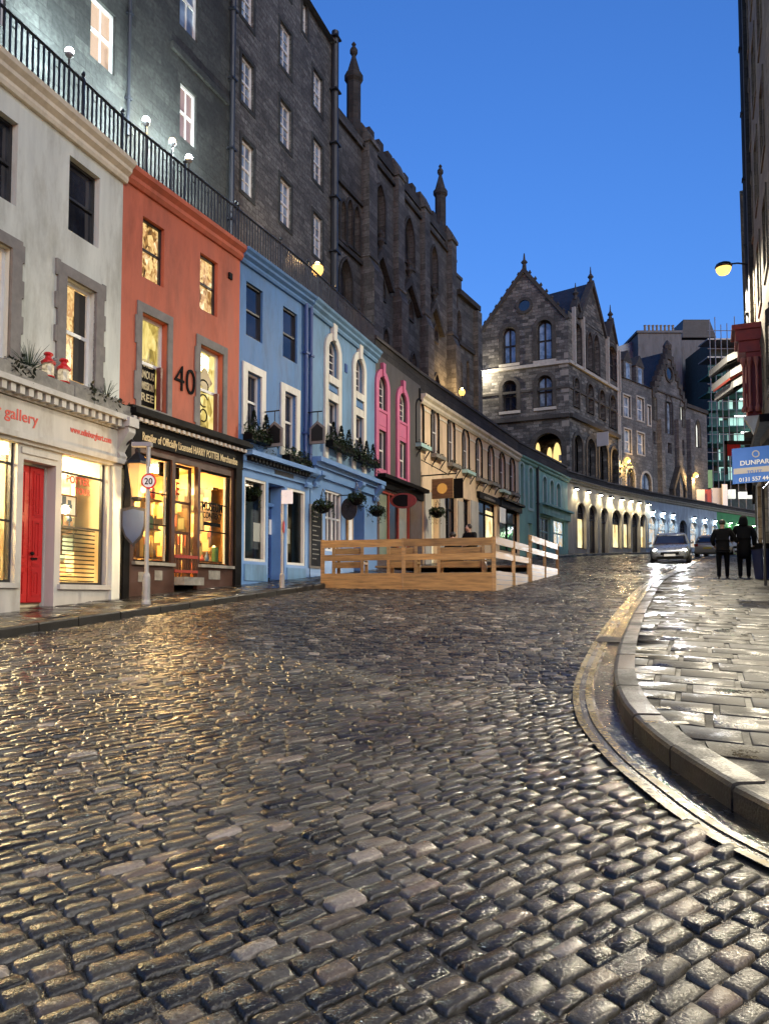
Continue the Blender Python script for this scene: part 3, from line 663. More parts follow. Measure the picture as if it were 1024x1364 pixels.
def room(F, s0, s1, z0, z1, dep, mat, parent, d=-.3, light=3., lcol=(1,.8,.5), lsize=.5, name='interior', stock=None):
    P = F.pt; mb = MB(); d1 = d-dep
    mb.face([P(s0,z0,d1),P(s1,z0,d1),P(s1,z1,d1),P(s0,z1,d1)])
    mb.face([P(s0,z0,d),P(s0,z0,d1),P(s0,z1,d1),P(s0,z1,d)]); mb.face([P(s1,z0,d1),P(s1,z0,d),P(s1,z1,d),P(s1,z1,d1)])
    mb.face([P(s0,z0,d),P(s1,z0,d),P(s1,z0,d1),P(s0,z0,d1)]); mb.face([P(s0,z1,d1),P(s1,z1,d1),P(s1,z1,d),P(s0,z1,d)])
    r = mb.build(name, mat, parent)
    if stock:
        k = MB(); k.face([P(s0+.05,z0+.3,d1+.3),P(s1-.05,z0+.3,d1+.3),P(s1-.05,z1-.5,d1+.3),P(s0+.05,z1-.5,d1+.3)]); k.fbox(F, s0+.05, s1-.05, z0, z0+.3, d1+.05, d1+.3); k.fbox(F, s0+.05, s1-.05, z1-.5, z1-.44, d1+.05, d1+.33)
        k.face([P(s1-.28,z0+.3,d1+.3),P(s1-.28,z0+.3,d-.45),P(s1-.28,z1-.5,d-.45),P(s1-.28,z1-.5,d1+.3)]); k.fbox(F, s1-.28, s1-.05, z1-.5, z1-.44, d1+.33, d-.4)
        k.build('stocked_shelves', stock, r)
    if light:
        n = max(1, round((s1-s0)/1.6))
        for i in range(n):
            c = s0+(s1-s0)*(i+.5)/n; l = MB(); l.fbox(F, c-lsize/2, c+lsize/2, z1-.09, z1-.02, d1+dep*.35, d1+dep*.35+lsize)
            l.build('ceiling_light', emit('shop_ceiling_light', lcol, light), r)
    return r
def pipe_at(F, q, z0, z1, parent, mat=None, r=.05, d=.08):
    mb = MB(); mb.tube([F.pt(q,z0,d),F.pt(q,z1,d)], r, 8)
    z = z0+1
    while z < z1: mb.fbox(F, q-r*1.6, q+r*1.6, z, z+.06, 0, d+r*1.25); z += 2.4
    return mb.build('drainpipe', mat or m_pipe, parent)
def windowbox(F, s0, s1, z, label, plant='trailing', conifers=0, seed=1, d=.02):
    rd = random.Random(seed); p = F.pt((s0+s1)/2, z, d+.14)
    t = thing('window_box', label, 'window box', p, 'planted window boxes on the shop row')
    mb = MB(); mb.fbox(F, s0, s1, z, z+.2, d, d+.26); mb.build('trough', m_black, t)
    mb = MB()
    for _ in range(int(220*(s1-s0))):
        q = rd.uniform(s0-.05, s1+.05); hh = rd.gauss(.16,.09)
        mb.leaves([F.pt(q, z+.12+hh, d+.13+rd.gauss(0,.1))], .06, rd)
    for _ in range(int(90*(s1-s0))): mb.leaves([F.pt(rd.uniform(s0,s1), z+.15-rd.random()**2*.4, d+.27+rd.uniform(0,.07))], .06, rd)
    mb.build('foliage', m_leaf, t)
    for i in range(conifers):
        c = s0+(s1-s0)*(i+.5)/conifers; mb = MB()
        for _ in range(260):
            k = rd.random()**.7; a = rd.uniform(0,2*pi); r = .13*(1-k)+.015
            q = F.pt(c+r*cos(a), z+.2+.62*k, d+.13+r*sin(a)); mb.leaves([q], .045, rd)
        mb.build('dwarf_conifer', m_leafdk, t)
    return t
def basket(c, r, label, seed, chain=.5):
    rd = random.Random(seed); t = thing('hanging_basket', label, 'hanging basket', (c[0],c[1],c[2]-r), 'flower baskets hanging along the shop row')
    mb = MB(); mb.lathe(c, [(r*.15,-r*.75),(r*.55,-r*.6),(r*.75,-r*.25),(r*.8,0)], 12); mb.build('bowl', m_black, t)
    mb = MB()
    for _ in range(300):
        a = rd.uniform(0,2*pi); k = rd.random()**.5; e = rd.uniform(-.4,.9); rr = r*1.05*math.sqrt(max(.05,1-e*e*.8))*k**.5
        mb.leaves([(c[0]+rr*cos(a), c[1]+rr*sin(a), c[2]+r*.6*e)], r*.2, rd)
    for _ in range(14):
        a = rd.uniform(0,2*pi); L = rd.uniform(.5,1.7)*r
        for i in range(int(L/r*9)):
            k = i/9*r; mb.leaves([(c[0]+(r*.95+.15*k)*cos(a)+rd.gauss(0,.02), c[1]+(r*.95+.15*k)*sin(a)+rd.gauss(0,.02), c[2]-k)], r*.15, rd)
    for _ in range(7):
        a = rd.uniform(0,2*pi); h = r*rd.uniform(.8,1.5)
        for i in range(6): mb.leaves([(c[0]+r*.4*cos(a)*i/6, c[1]+r*.4*sin(a)*i/6, c[2]+h*i/6)], r*.13, rd)
    mb.build('foliage', m_leaf, t)
    mb = MB()
    for k in range(3): mb.tube([(c[0]+r*.7*cos(k*2.1),c[1]+r*.7*sin(k*2.1),c[2]),(c[0],c[1],c[2]+chain)], .008, 4)
    mb.build('chain', m_iron, t)
    return t
ORN = [plain('ornament_'+n, c, .4, var=.2) for n, c in (('amber',(.5,.25,.06)),('brown',(.1,.05,.03)),('cream',(.6,.52,.36)),('green',(.06,.14,.06)),('red',(.35,.05,.03)),('blue',(.06,.12,.22)))]
def goods(F, s0, s1, zs, d, label, group, seed, dep=.34, per=5, hmax=.45, back=True):
    rd = random.Random(seed); p = F.pt((s0+s1)/2, zs[0], d)
    t = thing('display_shelf', label[0], 'shelf', p)
    for z in zs:
        mb = MB(); mb.fbox(F, s0, s1, z-.03, z, d-dep/2, d+dep/2); mb.build('shelf_board', m_brown, t)
    mb = MB()
    for q in (s0+.03, s1-.03): mb.fbox(F, q-.02, q+.02, zs[0]-.5, zs[-1]+.3, d-dep/2-.04, d-dep/2)
    mb.build('upright', m_brown, t)
    for z in zs:
        for i in range(per):
            c = s0+(s1-s0)*(i+.5)/per+rd.uniform(-.04,.04); h = rd.uniform(.14,hmax); r = rd.uniform(.05,.5*(s1-s0)/per*.8); b = F.pt(c, z, d+rd.uniform(-.06,.08)); k = rd.random(); mb = MB()
            if k < .35: mb.lathe(b, [(r,0),(r*1.05,h*.3),(r*.75,h*.6),(r*.3,h*.75),(r*.32,h)], 10)
            elif k < .6: mb.lathe(b, [(r*.8,0),(r*.95,h*.12),(r*.25,h*.2),(r*.2,h*.55),(r,h*.62),(r*.5,h)], 10)
            elif k < .85: mb.fbox(F, c-r, c+r, z, z+h, d-.05, d+.06)
            else: mb.lathe(b, [(r*.6,0),(r*.9,h*.3),(r,h*.5),(r*.75,h*.78),(r*.1,h)], 12)
            o = mb.build('ornament', rd.choice(ORN), None, smooth=k<.6 or k>=.85); tag(o, label[1], 'ornament', group)
    return t

# ------------------------------------------------------------------ white gallery building
def ext(A, B, before=0, after=0):
    A = np.array(A,float); B = np.array(B,float); u = (B-A)/np.linalg.norm(B-A); return Fac(A-u*before, B+u*after)
F = ext(FCP[2], FCP[3], 3.6)
S1 = F.L; zl = zlow(F, 0, S1)
t = building(F, 'gallery_building', 'white rendered three storey building with a red double door and a grey gallery shopfront', q=S1*.6)
wz0 = F.z(100,566)                       # top of shopfront
up = [F.op(92,133,221,319), F.op(-22,24,147,262)]
lo = [F.op(86,126,378,512), F.op(-30,13,318,480)]
up3 = dict(up[1]); up3['s0'] -= 2.0; up3['s1'] -= 2.0
lo3 = dict(lo[1]); lo3['s0'] -= 2.0; lo3['s1'] -= 2.0
mb = MB(); wall(mb, F, 0, S1, wz0, TZ-.1, up+lo+[up3,lo3], .13); body(mb, F, 0, S1, zl, TZ-.1, 3.4); mb.build('wall', m_white, t)
for o in up+[up3]:
    window(F, o, m_sashdark, m_dark, t, cols=1, rows=2, fw=.05, rev=.13)
for o, g in zip(lo+[lo3], (m_litwarm, m_litwarm, m_dark)):
    window(F, o, m_sash, g, t, cols=1, rows=2, fw=.07, rev=.13); 
    mb = MB(); band(mb, F, outline(grow(o,.22,.2,.16)), outline(o), -.02, .05)
    for z in np.arange(o['z0'], o['z1'], .62):           # long and short quoins of the surround
        for sd in (0,1):
            q = o['s0']-.22 if sd == 0 else o['s1']+.22
            mb.fbox(F, q-.05, q+.05, z, z+.3, -.02, .047)
    mb.build('surround', m_greystone, t)
mb = MB(); o = lo[0]; mb.fbox(F, o['s0']+.42, o['s1']-.09, o['z0']+.1, o['z1']-.1, -.165, -.15); mb.build('curtain', m_roomdark, t)
cornice(F, 0, S1+.04, TZ-.42, TZ, .3, m_cream, t, steps=3)
# shopfront
zt, zb = F.z(78,572), F.z(100,566)
dz1 = F.z(80,560)
fpart('fascia', F, [(0, S1-.02, F.z(75,592), F.z(80,553), -.05, .16)], m_shopgrey, t)
fpart('fascia_moulding', F, [(0, S1-.02, F.z(75,592)-.1, F.z(75,592)+.0, -.05, .22), (0, S1-.02, F.z(75,592)-.16, F.z(75,592)-.1, -.05, .13)], m_shopgrey, t)
cz = F.z(80,552)
fpart('shop_cornice', F, [(0, S1, cz+.17, cz+.24, -.05, .42), (0, S1, cz, cz+.17, -.05, .2), (0,S1,cz+.24,cz+.29,-.05,.36)], m_shopgrey, t)
dentils(F, 0, S1-.02, cz+.03, cz+.165, .2, .36, .19, m_shopgrey, t)
mb = MB(); q = 0                                          # rough weathered gutter ledge over the cornice
rd = random.Random(2)
while q < S1-.1:
    e = min(S1, q+rd.uniform(.5,.9)); mb.fbox(F, q+.006, e, cz+.29, cz+.29+rd.uniform(.2,.27), -.02, .3+rd.uniform(0,.03)); q = e
mb.build('ledge', m_leadgrey, t)
ztop = F.z(75,592)-.16
d0, d1_ = F.s(26,700), F.s(70,700)
w0, w1 = F.s(78,700), F.s(139.5,700)
lw1 = F.s(18,700)
zwb = F.z(108,779)
dtop = F.z(48,616)
holes = [dict(s0=.3,s1=lw1,z0=F.z(10,776),z1=F.z(10,583)), dict(s0=d0,s1=d1_,z0=zl,z1=dtop,rev=.28), dict(s0=w0,s1=w1,z0=zwb,z1=F.z(108,603))]
mb = MB(); wall(mb, F, 0, S1-.02, zl, ztop, holes, .16, d=.06)
mb.build('shopfront_wall', m_shopgrey, t)
fpart('stall_riser_moulding', F, [(w0-.06, w1+.06, zwb-.09, zwb, .06, .13), (0,lw1+.06,F.z(10,776)-.09,F.z(10,776),.06,.13)], m_shopgrey, t)
fpart('pilaster', F, [(w1+.07, S1-.06, zl, ztop, .06, .14), (w1+.03, S1-.02, zl, zl+.75, .06, .18)], m_white, t)
fpart('door_panel_over', F, [(d0-.06, d1_+.02, dtop+.1, ztop-.05, .05, .09)], m_shopgrey, t)
for o in (holes[0], holes[2]):
    mb = MB(); band(mb, F, outline(o), outline(grow(o,-.045)), -.1, -.04)
    zz = o['z1']-(o['z1']-o['z0'])*.17; mb.fbox(F, o['s0'], o['s1'], zz-.02, zz+.02, -.09, -.045)
    zz = o['z0']+(o['z1']-o['z0'])*.43; mb.fbox(F, o['s0'], o['s1'], zz-.018, zz+.018, -.09, -.045)
    if o is holes[0]: mb.fbox(F, o['s1']-.42, o['s1']-.38, o['z0'], o['z1'], -.09, -.045)
    w = mb.build('shop_window', m_sashdark, t)
    mb = MB(); mb.face([F.pt(a,b,-.07) for a,b in outline(grow(o,-.02))]); mb.build('pane', m_shop, w)
room(F, .05, S1-.08, F.z(108,785), ztop+.3, 2.6, m_room, t, light=27, lcol=(1,.8,.46), d=-.29, stock=m_stockcream)
mb = MB(); mb.fbox(F, d0-.04, d1_+.04, zl, dtop+.1, -1.2, -.29); mb.build('lobby', m_room, t)
# slatted screen in the lower half of the window
mb = MB(); zz = zwb+.06; zs2 = zwb+(F.z(108,603)-zwb)*.42
while zz < zs2: mb.fbox(F, w0+.05, w1-.05, zz, zz+.022, -.2, -.185); zz += .082
mb.build('slatted_screen', m_sashdark, t)
def panel_door(F, s0, s1, z0, z1, mat, parent, d=-.2, leaves=2, name='door', rowsz=((.06,.36),(.42,.94)), knob=True):
    mb = MB(); w = (s1-s0)/leaves
    mb.fbox(F, s0, s1, z0, z1, d-.05, d)
    for k in range(leaves):
        a = s0+w*k; mb.fbox(F, a+.012, a+w-.012, z0+.012, z1-.012, d, d+.018)
        for r0, r1 in rowsz:
            aa, bb, za, zb_ = a+.09, a+w-.09, z0+(z1-z0)*r0, z0+(z1-z0)*r1
            o1 = dict(s0=aa,s1=bb,z0=za,z1=zb_); band(mb, F, outline(o1), outline(grow(o1,-.035)), d+.018, d+.034)
            mb.fbox(F, aa+.06, bb-.06, za+.06, zb_-.06, d+.018, d+.03)
    o = mb.build(name, mat, parent)
    if knob:
        mb = MB(); c = F.pt((s0+s1)/2+.06, z0+(z1-z0)*.36, d+.06); mb.lathe((c[0],c[1],c[2]-.03), [(.012,0),(.034,.015),(.034,.045),(.012,.06)], 8)
        c2 = (s0+s1)/2+.1; mb.fbox(F, c2-.05, c2+.09, z0+(z1-z0)*.315, z0+(z1-z0)*.33, d+.034, d+.05)
        mb.build('handle', m_black, o)
    return o
panel_door(F, d0+.05, d1_-.02, F.z(48,803), dtop-.04, m_red, t, rowsz=((.05,.235),(.27,.30),(.33,.60),(.64,.965)))
mb = MB(); band(mb, F, outline(dict(s0=d0,s1=d1_,z0=zl,z1=dtop)), outline(dict(s0=d0+.05,s1=d1_-.02,z0=zl,z1=dtop-.04)), -.24, -.16); mb.build('door_frame', m_shopgrey, t)
# scroll console at the party wall
def console(F, s0, s1, z0, z1, mat, parent, d=.1, out=.32):
    prof = [(d,z0),(d+.10,z0),(d+.13,z0+.07),(d+.07,z0+.16)]
    for i in range(8):
        k = i/7; prof.append((d+.07+out*.75*k**1.6+.03*sin(k*pi), z0+.16+(z1-z0-.28)*k))
    prof += [(d+out,z1-.1),(d+out,z1),(d,z1)]
    mb = MB(); mb.prism([F.pt(s0,z,q) for q,z in prof], [F.pt(s1,z,q) for q,z in prof]); return mb.build('console_bracket', mat, parent)
console(F, F.s(148,590), S1-.01, F.z(155,614), F.z(155,572), m_shopgrey, t)
fpart('console_cap', F, [(F.s(146,590), S1+.02, F.z(155,572), F.z(155,560), .05, .48)], m_shopgrey, t)
text(F, 'color gallery', F.s(41,566), F.z(30,565), .27, m_redlet, t, d=.165, align='RIGHT')
text(F, 'www.edinburghart.com', F.s(113,585), F.z(113,584), .17, m_redlet, t, d=.165, width=F.s(141,585)-F.s(86,585))
text(F, 'POTTER', F.s(108,640), F.z(108,645), .2, m_redlet, t, d=-.06, name='window_lettering', width=.62)
text(F, 'TOUR', F.s(114,655), F.z(114,659), .17, m_redlet, t, d=-.06, name='window_lettering', width=.42)
WF = F
q0 = F.s(112,676)
pic = thing('framed_print', 'small framed ink drawing hanging in the lit window beside the red door', 'picture', F.pt(q0, F.z(112,688), -.5))
mb = MB(); o = dict(s0=q0-.24,s1=q0+.24,z0=F.z(112,684),z1=F.z(112,660)); band(mb, F, outline(grow(o,.03)), outline(o), -.42, -.39); mb.build('frame', ORN[1], pic)
mb = MB(); mb.fbox(F, o['s0'], o['s1'], o['z0'], o['z1'], -.42, -.405); mb.build('sheet', m_signwhite, pic)
mb = MB(); mb.fbox(F, q0-.14, q0+.14, o['z0']+.12, o['z0']+.2, -.405, -.4); mb.fbox(F, q0-.12, q0-.02, o['z0']+.2, o['z0']+.34, -.405, -.4); mb.fbox(F, q0+.03, q0+.12, o['z0']+.2, o['z0']+.28, -.405, -.4); mb.build('drawing', ORN[5], pic)
zf = F.z(108,781)
goods(F, w0+.15, w1-.1, [zwb+(F.z(108,603)-zwb)*.44], -.75, ('dark shelf of ornaments across the window right of the red door','small ornament on the shelf in the window right of the red door'), 'ornaments in the gallery window', 3, per=6, hmax=.3)
goods(F, lw1-1.5, lw1-.1, [zwb+.25, zwb+.8, zwb+1.35], -.8, ('dark shelves of ornaments in the window left of the red door','small ornament on the shelves in the window left of the red door'), 'ornaments in the gallery left window', 4, per=5, hmax=.36)
# things on the ledge
lz = cz+.29+.24
for k, (px, lab) in enumerate(((52,'red topped glass lantern on the shop ledge, nearer the spiky plant'),(73,'red topped glass lantern on the shop ledge, nearer the trailing ivy'))):
    c = F.pt(F.s(px,515), lz, .2); l = thing('lantern', lab, 'lantern', c, 'red lanterns on the ledge')
    mb = MB(); mb.lathe(c, [(.085,0),(.1,.02),(.1,.2),(.085,.23)], 10); mb.build('glass_body', litglass('lantern_glass',[(.3,(.5,.4,.25)),(.6,(1,.8,.5))],.05,(9,9,9)), l)
    mb = MB(); mb.lathe(c, [(.12,.23),(.125,.27),(.06,.33),(.05,.37),(.085,.4),(.07,.43),(.02,.45)], 10); mb.lathe(c,[(.11,-.005),(.115,.012),(.1,.02)],10); mb.build('cap', m_signred, l)
def spiky(c, n, L, seed, label, mat=m_leaf):
    rd = random.Random(seed); mb = MB()
    for i in range(n):
        a = rd.uniform(0,2*pi); e = rd.uniform(.3,1.4); l = L*rd.uniform(.6,1.1); p = np.array(c)
        d = np.array((cos(a)*cos(e), sin(a)*cos(e), sin(e))); mb.tube([p, p+d*l*.6, p+d*l+np.array((0,0,-.12*l))], .007, 4, .002)
    o = mb.build('spiky_plant', mat); return tag(o, label, 'plant')
spiky(F.pt(F.s(30,500), lz, .15), 46, .6, 1, 'spiky grass like plant on the ledge at the left of the lanterns')
spiky(F.pt(F.s(133,540), lz, .15), 22, .45, 2, 'thin wispy plant on the ledge at the end by the orange building')
for (a, b2, sd, lab) in ((96,154,5,'dark trailing ivy over the ledge to the right of the lanterns'),(-6,24,6,'dark clump of leaves on the ledge at the left edge')):
    rd = random.Random(sd); mb = MB()
    for _ in range(330):
        k = rd.random(); q = F.s(a,530)+(F.s(b2,530)-F.s(a,530))*k
        mb.leaves([F.pt(q, lz-.02+rd.gauss(0,.06)-(.12 if rd.random()<.3 else 0), .2+rd.gauss(0,.1))], .055, rd)
    tag(mb.build('trailing_ivy', m_leafdk), lab, 'plant')

# ------------------------------------------------------------------ orange building
F = seglist(3); S1 = F.L; zl = zlow(F,0,S1)
t = building(F, 'orange_building', 'orange rendered building numbered 40 with a black shop fascia and lit display windows', q=S1*.5)
fz1 = F.z(240,576); fz0 = F.z(240,607)
up = [F.op(190,219,296,376), F.op(266.5,290,343,417)]
lo = [F.op(188,223,423,546), F.op(266,297,465,575)]
for o in up: o['rev'] = .1
for o in lo: o['rev'] = .17
mb = MB(); wall(mb, F, 0, S1, fz0-.05, TZ-.1, up+lo, .26); body(mb, F, 0, S1, zl, TZ-.1, 3.4); mb.build('wall', m_orange, t)
for o in up: window(F, o, m_sashdark, m_litwarm, t, cols=1, rows=2, fw=.05, rev=.1)
for o in lo:
    window(F, o, m_sash, m_lityellow, t, cols=1, rows=2, fw=.07, rev=.17)
    mb = MB(); band(mb, F, outline(grow(o,.15,.2,.16)), outline(o), -.02, .03)
    for z in (o['z0']+.1, o['z0']+1.3): mb.fbox(F, o['s0']-.2, o['s0']-.14, z, z+.6, -.02, .028)
    mb.build('surround', m_greystone, t)
    fpart('shutter', F, [(o['s1']-.16, o['s1']-.1, o['z0']+.05, (o['z0']+o['z1'])/2, -.16, -.04)], m_shutter, t)
o = lo[0]; h = o['z1']-o['z0']; sc_ = (o['s0']+o['s1'])/2-.03
fpart('window_poster', F, [(o['s0']+.1, o['s1']-.16, o['z0']+.09, o['z0']+h*.5, -.205, -.195)], m_blacklet, t)
for k, w in enumerate(('FREE','ADMISSION','FAMOUS','WORLD')):
    text(F, w, sc_-.02, o['z0']+.2+k*.25, .24, m_gold, t, d=-.188, name='poster_lettering', width=.5)
o = lo[1]; c = (o['s0']+o['s1'])/2
mb = MB(); zq = o['z1']-.75; mb.prism([F.pt(c+a,zq+b,-.205) for a,b in ((-.28,0),(0,-.3),(.28,0),(0,.32))],[F.pt(c+a,zq+b,-.19) for a,b in ((-.28,0),(0,-.3),(.28,0),(0,.32))]); mb.build('diamond_sign', m_gold, t)
mb = MB()
for k in range(3):
    cz_ = o['z0']+.4+.36*k; mb.tube([F.pt(c-.05+(.13+.02*k)*cos(a)*(1 if k%2 else -1), cz_+.15*sin(a), -.19) for a in np.linspace(.3,5.2,12)], .018, 5)
mb.build('window_scroll', m_blacklet, t)
text(F, '40', F.s(246,505), F.z(246,523), F.z(246,488)-F.z(246,523)+.25, m_blacklet, t, d=.02, name='house_number', depth=.03, bold=-.012, width=F.s(260,505)-F.s(233,505))
cornice(F, -.02, S1, TZ-.34, TZ, .22, m_orange, t, steps=2)
mb = MB(); mb.fbox(F, F.s(304,370), F.s(308,370), F.z(306,372), F.z(306,364), -.01, .05); mb.build('vent', m_black, t)
# shop
fpart('fascia', F, [(.02, S1, fz0, fz1-.02, -.05, .16)], m_black, t)
fpart('shop_cornice', F, [(0, S1, fz1, fz1+.1, -.05, .46), (0, S1, fz1-.12, fz1, -.05, .22), (0,S1,fz1+.1,fz1+.17,-.05,.36)], m_black, t)
dentils(F, .05, S1-.02, fz1-.1, fz1-.03, .22, .3, .17, m_whitelet, t)
text(F, 'Retailer of Officially Licensed HARRY POTTER Merchandise', (F.s(182,590)+F.s(309,608))/2, F.z(245,605)+.03, .24, m_gold, t, d=.165, width=F.s(309,608)-F.s(182,580))
zr = F.z(200,751)
ztop = fz0-.1
b1 = dict(s0=F.s(176,690), s1=F.s(226,690), z0=F.z(200,749), z1=ztop-.06)
dr = dict(s0=F.s(230.5,690), s1=F.s(261,690), z0=zl, z1=ztop-.08)
b2 = dict(s0=F.s(264,690), s1=F.s(305,690), z0=F.z(285,753), z1=ztop-.1)
mb = MB(); wall(mb, F, 0.02, S1, zl, fz0, [b1,dr,b2], .12, d=.06); mb.build('shopfront_wall', m_brown, t)
fpart('pilaster', F, [(.03, F.s(166,690), zl, fz0, .06, .16), (F.s(308,690), S1-.02, zl, fz0, .06, .15)], m_black, t)
fpart('stall_panel', F, [(F.s(181,770), F.s(190,770), F.z(186,775), F.z(186,762), .06, .075), (F.s(203,770), F.s(213,770), F.z(208,773), F.z(208,760), .06, .075), (F.s(275,770), F.s(290,770), F.z(283,772), F.z(283,760), .06, .075)], m_leadgrey, t)
fpart('window_sill', F, [(b1['s0']-.05,b1['s1']+.05,b1['z0']-.07,b1['z0'],.06,.16),(b2['s0']-.05,b2['s1']+.05,b2['z0']-.07,b2['z0'],.06,.16)], m_leadgrey, t)
for o, cl in ((b1,1),(b2,1)):
    mb = MB(); band(mb, F, outline(o), outline(grow(o,-.04)), -.07, .0)
    for k in (.36,.66): zz = o['z0']+(o['z1']-o['z0'])*k; mb.fbox(F, o['s0'], o['s1'], zz-.012, zz+.012, -.06, -.03)
    w = mb.build('shop_window', m_black, t); mb = MB(); mb.face([F.pt(a,b,-.045) for a,b in outline(grow(o,-.02))]); mb.build('pane', m_shop, w)
    fpart('window_edge', F, [(o['s1']-.1, o['s1']-.06, o['z0']+.05, o['z1']-.05, -.1, -.06)], m_whitetrim, t)
room(F, .1, S1-.1, F.z(245,776), ztop+.1, 2.6, m_roomwarm, t, light=27, lcol=(1,.66,.27), d=-.08, lsize=.5, stock=m_stockwarm)
# glazed door with red bars and a low gate
mb = MB(); o = dict(s0=dr['s0'],s1=dr['s1'],z0=F.z(245,775),z1=dr['z1']); band(mb, F, outline(o), outline(grow(o,-.06)), -.2, -.14)
for k in (.2,.42,.68): zz = o['z0']+(o['z1']-o['z0'])*k; mb.fbox(F, o['s0'], o['s1'], zz-.03, zz+.03, -.19, -.15)
for k in range(1,7): q = o['s0']+(o['s1']-o['s0'])*k/7; mb.fbox(F, q-.012, q+.012, o['z0'], o['z0']+(o['z1']-o['z0'])*.42, -.185, -.155)
dd = mb.build('door', m_brown, t)
mb = MB(); mb.face([F.pt(a,b,-.18) for a,b in outline(grow(o,-.03))]); mb.build('pane', m_shop, dd)
gq = (dr['s0']+dr['s1'])/2; gz0 = F.z(246,776)
gt = thing('low_gate', 'low red brown slatted gate standing in the shop doorway', 'gate', F.pt(gq, gz0, .05))
mb = MB()
for k in range(9): q = dr['s0']+.05+(dr['s1']-dr['s0']-.1)*k/8; mb.fbox(F, q-.011, q+.011, gz0+.2, gz0+.62, .03, .06)
mb.build('bars', m_brown, gt); fpart('rail', F, [(dr['s0'], dr['s1'], gz0+.22, gz0+.28, .06, .08),(dr['s0'], dr['s1'], gz0+.55, gz0+.62, .06, .08)], m_crimson, gt)
fpart('doorstep', F, [(dr['s0']+.05, dr['s1']-.05, gz0-.06, gz0+.12, -.1, .3)], m_leadgrey, t)
text(F, 'MUSEUM', F.s(284.5,700), F.z(284.5,681), .3, m_blacklet, t, d=-.035, name='window_lettering', width=F.s(298,680)-F.s(271,680))
text(F, 'CONTEXT', F.s(284.5,700), F.z(284.5,691), .2, m_blacklet, t, d=-.035, name='window_lettering', width=F.s(297,680)-F.s(272,680))
fpart('window_label', F, [(F.s(273,700), F.s(295,700), F.z(284,701), F.z(284,696), -.04, -.035)], m_blacklet, t)
mb = MB(); c = F.pt(gq, F.z(246,640), -.45); mb.fbox(F, gq-.34, gq+.34, F.z(246,634), F.z(246,616), -.5, -.45); ob = mb.build('hanging_banner', m_black, None); tag(ob, 'black banner hanging inside the shop doorway', 'banner')
text(F, 'JOSE', gq, F.z(246,656), .42, m_redlet, t, d=-.4, name='window_lettering', width=.62)
goods(F, b1['s0']+.1, b1['s1']-.08, [b1['z0']+.12,b1['z0']+.75,b1['z0']+1.4], -.32, ('crowded brown shelves in the display window behind the speed limit pole','small trinket on the crowded shelves in the window behind the speed limit pole'), 'trinkets in the left display window', 6, per=7, hmax=.55)
goods(F, b2['s0']+.1, b2['s1']-.08, [b2['z0']+.1], -.3, ('low display shelf under the museum lettering','small trinket on the low shelf under the museum lettering'), 'trinkets in the right display window', 7, per=7, hmax=.5)
goods(F, dr['s0']+.05, dr['s1']-.05, [b1['z0']+.3,b1['z0']+1.0], -1.5, ('shelves at the back of the shop seen through the doorway','small trinket on the back shelves seen through the doorway'), 'trinkets seen through the doorway', 8, per=6, hmax=.5)
for (px, py, d, lab) in ((285,730,-.45,'glowing bare bulb lamp on the low shelf under the museum lettering'),(264,665,-.5,'glowing bulb hanging between doorway and museum window'),(222,659,-.5,'glowing bulb hanging at the right of the crowded window')):
    c = F.pt(F.s(px,py,d), F.z(px,py,d), d); mb = MB(); mb.lathe((c[0],c[1],c[2]-.05), [(.01,0),(.045,.03),(.05,.06),(.03,.1),(.012,.12)], 10); tag(mb.build('glowing_bulb', m_bulbwarm, None, smooth=True), lab, 'lamp')
OF = F
# shield sign, wall lantern
c = F.pt(F.s(168,698), F.z(168,698), .4); q = F.s(167,698,.2)
sh = thing('shield_sign', 'blue grey shield shaped sign projecting beside the black shopfront', 'sign', F.pt(q, F.z(170,715,.5), .1))
A = []
for a, b in ((-.3,.34),(0,.40),(.3,.34),(.3,0),(.2,-.24),(0,-.42),(-.2,-.24),(-.3,0)): A.append((a*.85,b))
zc = F.z(170,699,.45); U = F.u*.35+F.n*.94; U /= np.linalg.norm(U); Nn = np.array((U[1],-U[0])); C0 = np.array(F.pt(q,0,.42)[:2])
mk = lambda k, dd: [tuple(C0+U*a*k+Nn*dd)+(zc+b*k,) for a,b in A]
mb = MB(); mb.prism(mk(1,-.02), mk(1,.02)); mb.build('rim', m_slate, sh)
mb = MB(); mb.prism(mk(.84,.02), mk(.84,.03)); mb.build('face', m_signblue if False else plain('slate_blue_sign',(.04,.065,.14),.5), sh)
mb = MB(); mb.tube([F.pt(q,zc+.3,.02),F.pt(q,zc+.3,.2)], .02, 6); mb.build('bracket', m_iron, sh)
q = F.s(183,640,.55); zc = F.z(183,668,.55); c = F.pt(q, zc, .55)
wl = thing('wall_lantern', 'large tapered glass wall lantern with black cap by the crowded shop window', 'lamp', c)
mb = MB(); mb.lathe(c, [(.10,.08),(.19,.7),(.2,.74)], 6); mb.build('glass', m_lampglass, wl)
mb = MB(); mb.lathe(c, [(.26,.74),(.25,.79),(.1,.93),(.05,.97),(.06,1.04),(.02,1.12)], 6); mb.build('cap', m_iron, wl); mb = MB(); mb.lathe(c, [(.06,0),(.12,.05),(.11,.08)], 6); mb.build('base', m_iron, wl)
mb = MB(); mb.tube([(c[0],c[1],zc+1.1), F.pt(q,zc+1.25,.4), F.pt(q,zc+1.05,.02)], .025, 6); mb.build('bracket', m_iron, wl)
mb = MB(); mb.lathe((c[0]+F.n[0]*.16,c[1]+F.n[1]*.16,zc+.16), [(.02,0),(.06,.04),(.06,.1),(.02,.14)], 8); mb.build('bulb', m_bulbwarm, wl)
lamp(wl, (c[0]+F.n[0]*.5,c[1]+F.n[1]*.5,zc-.1), 9, (1,.62,.25), .1)

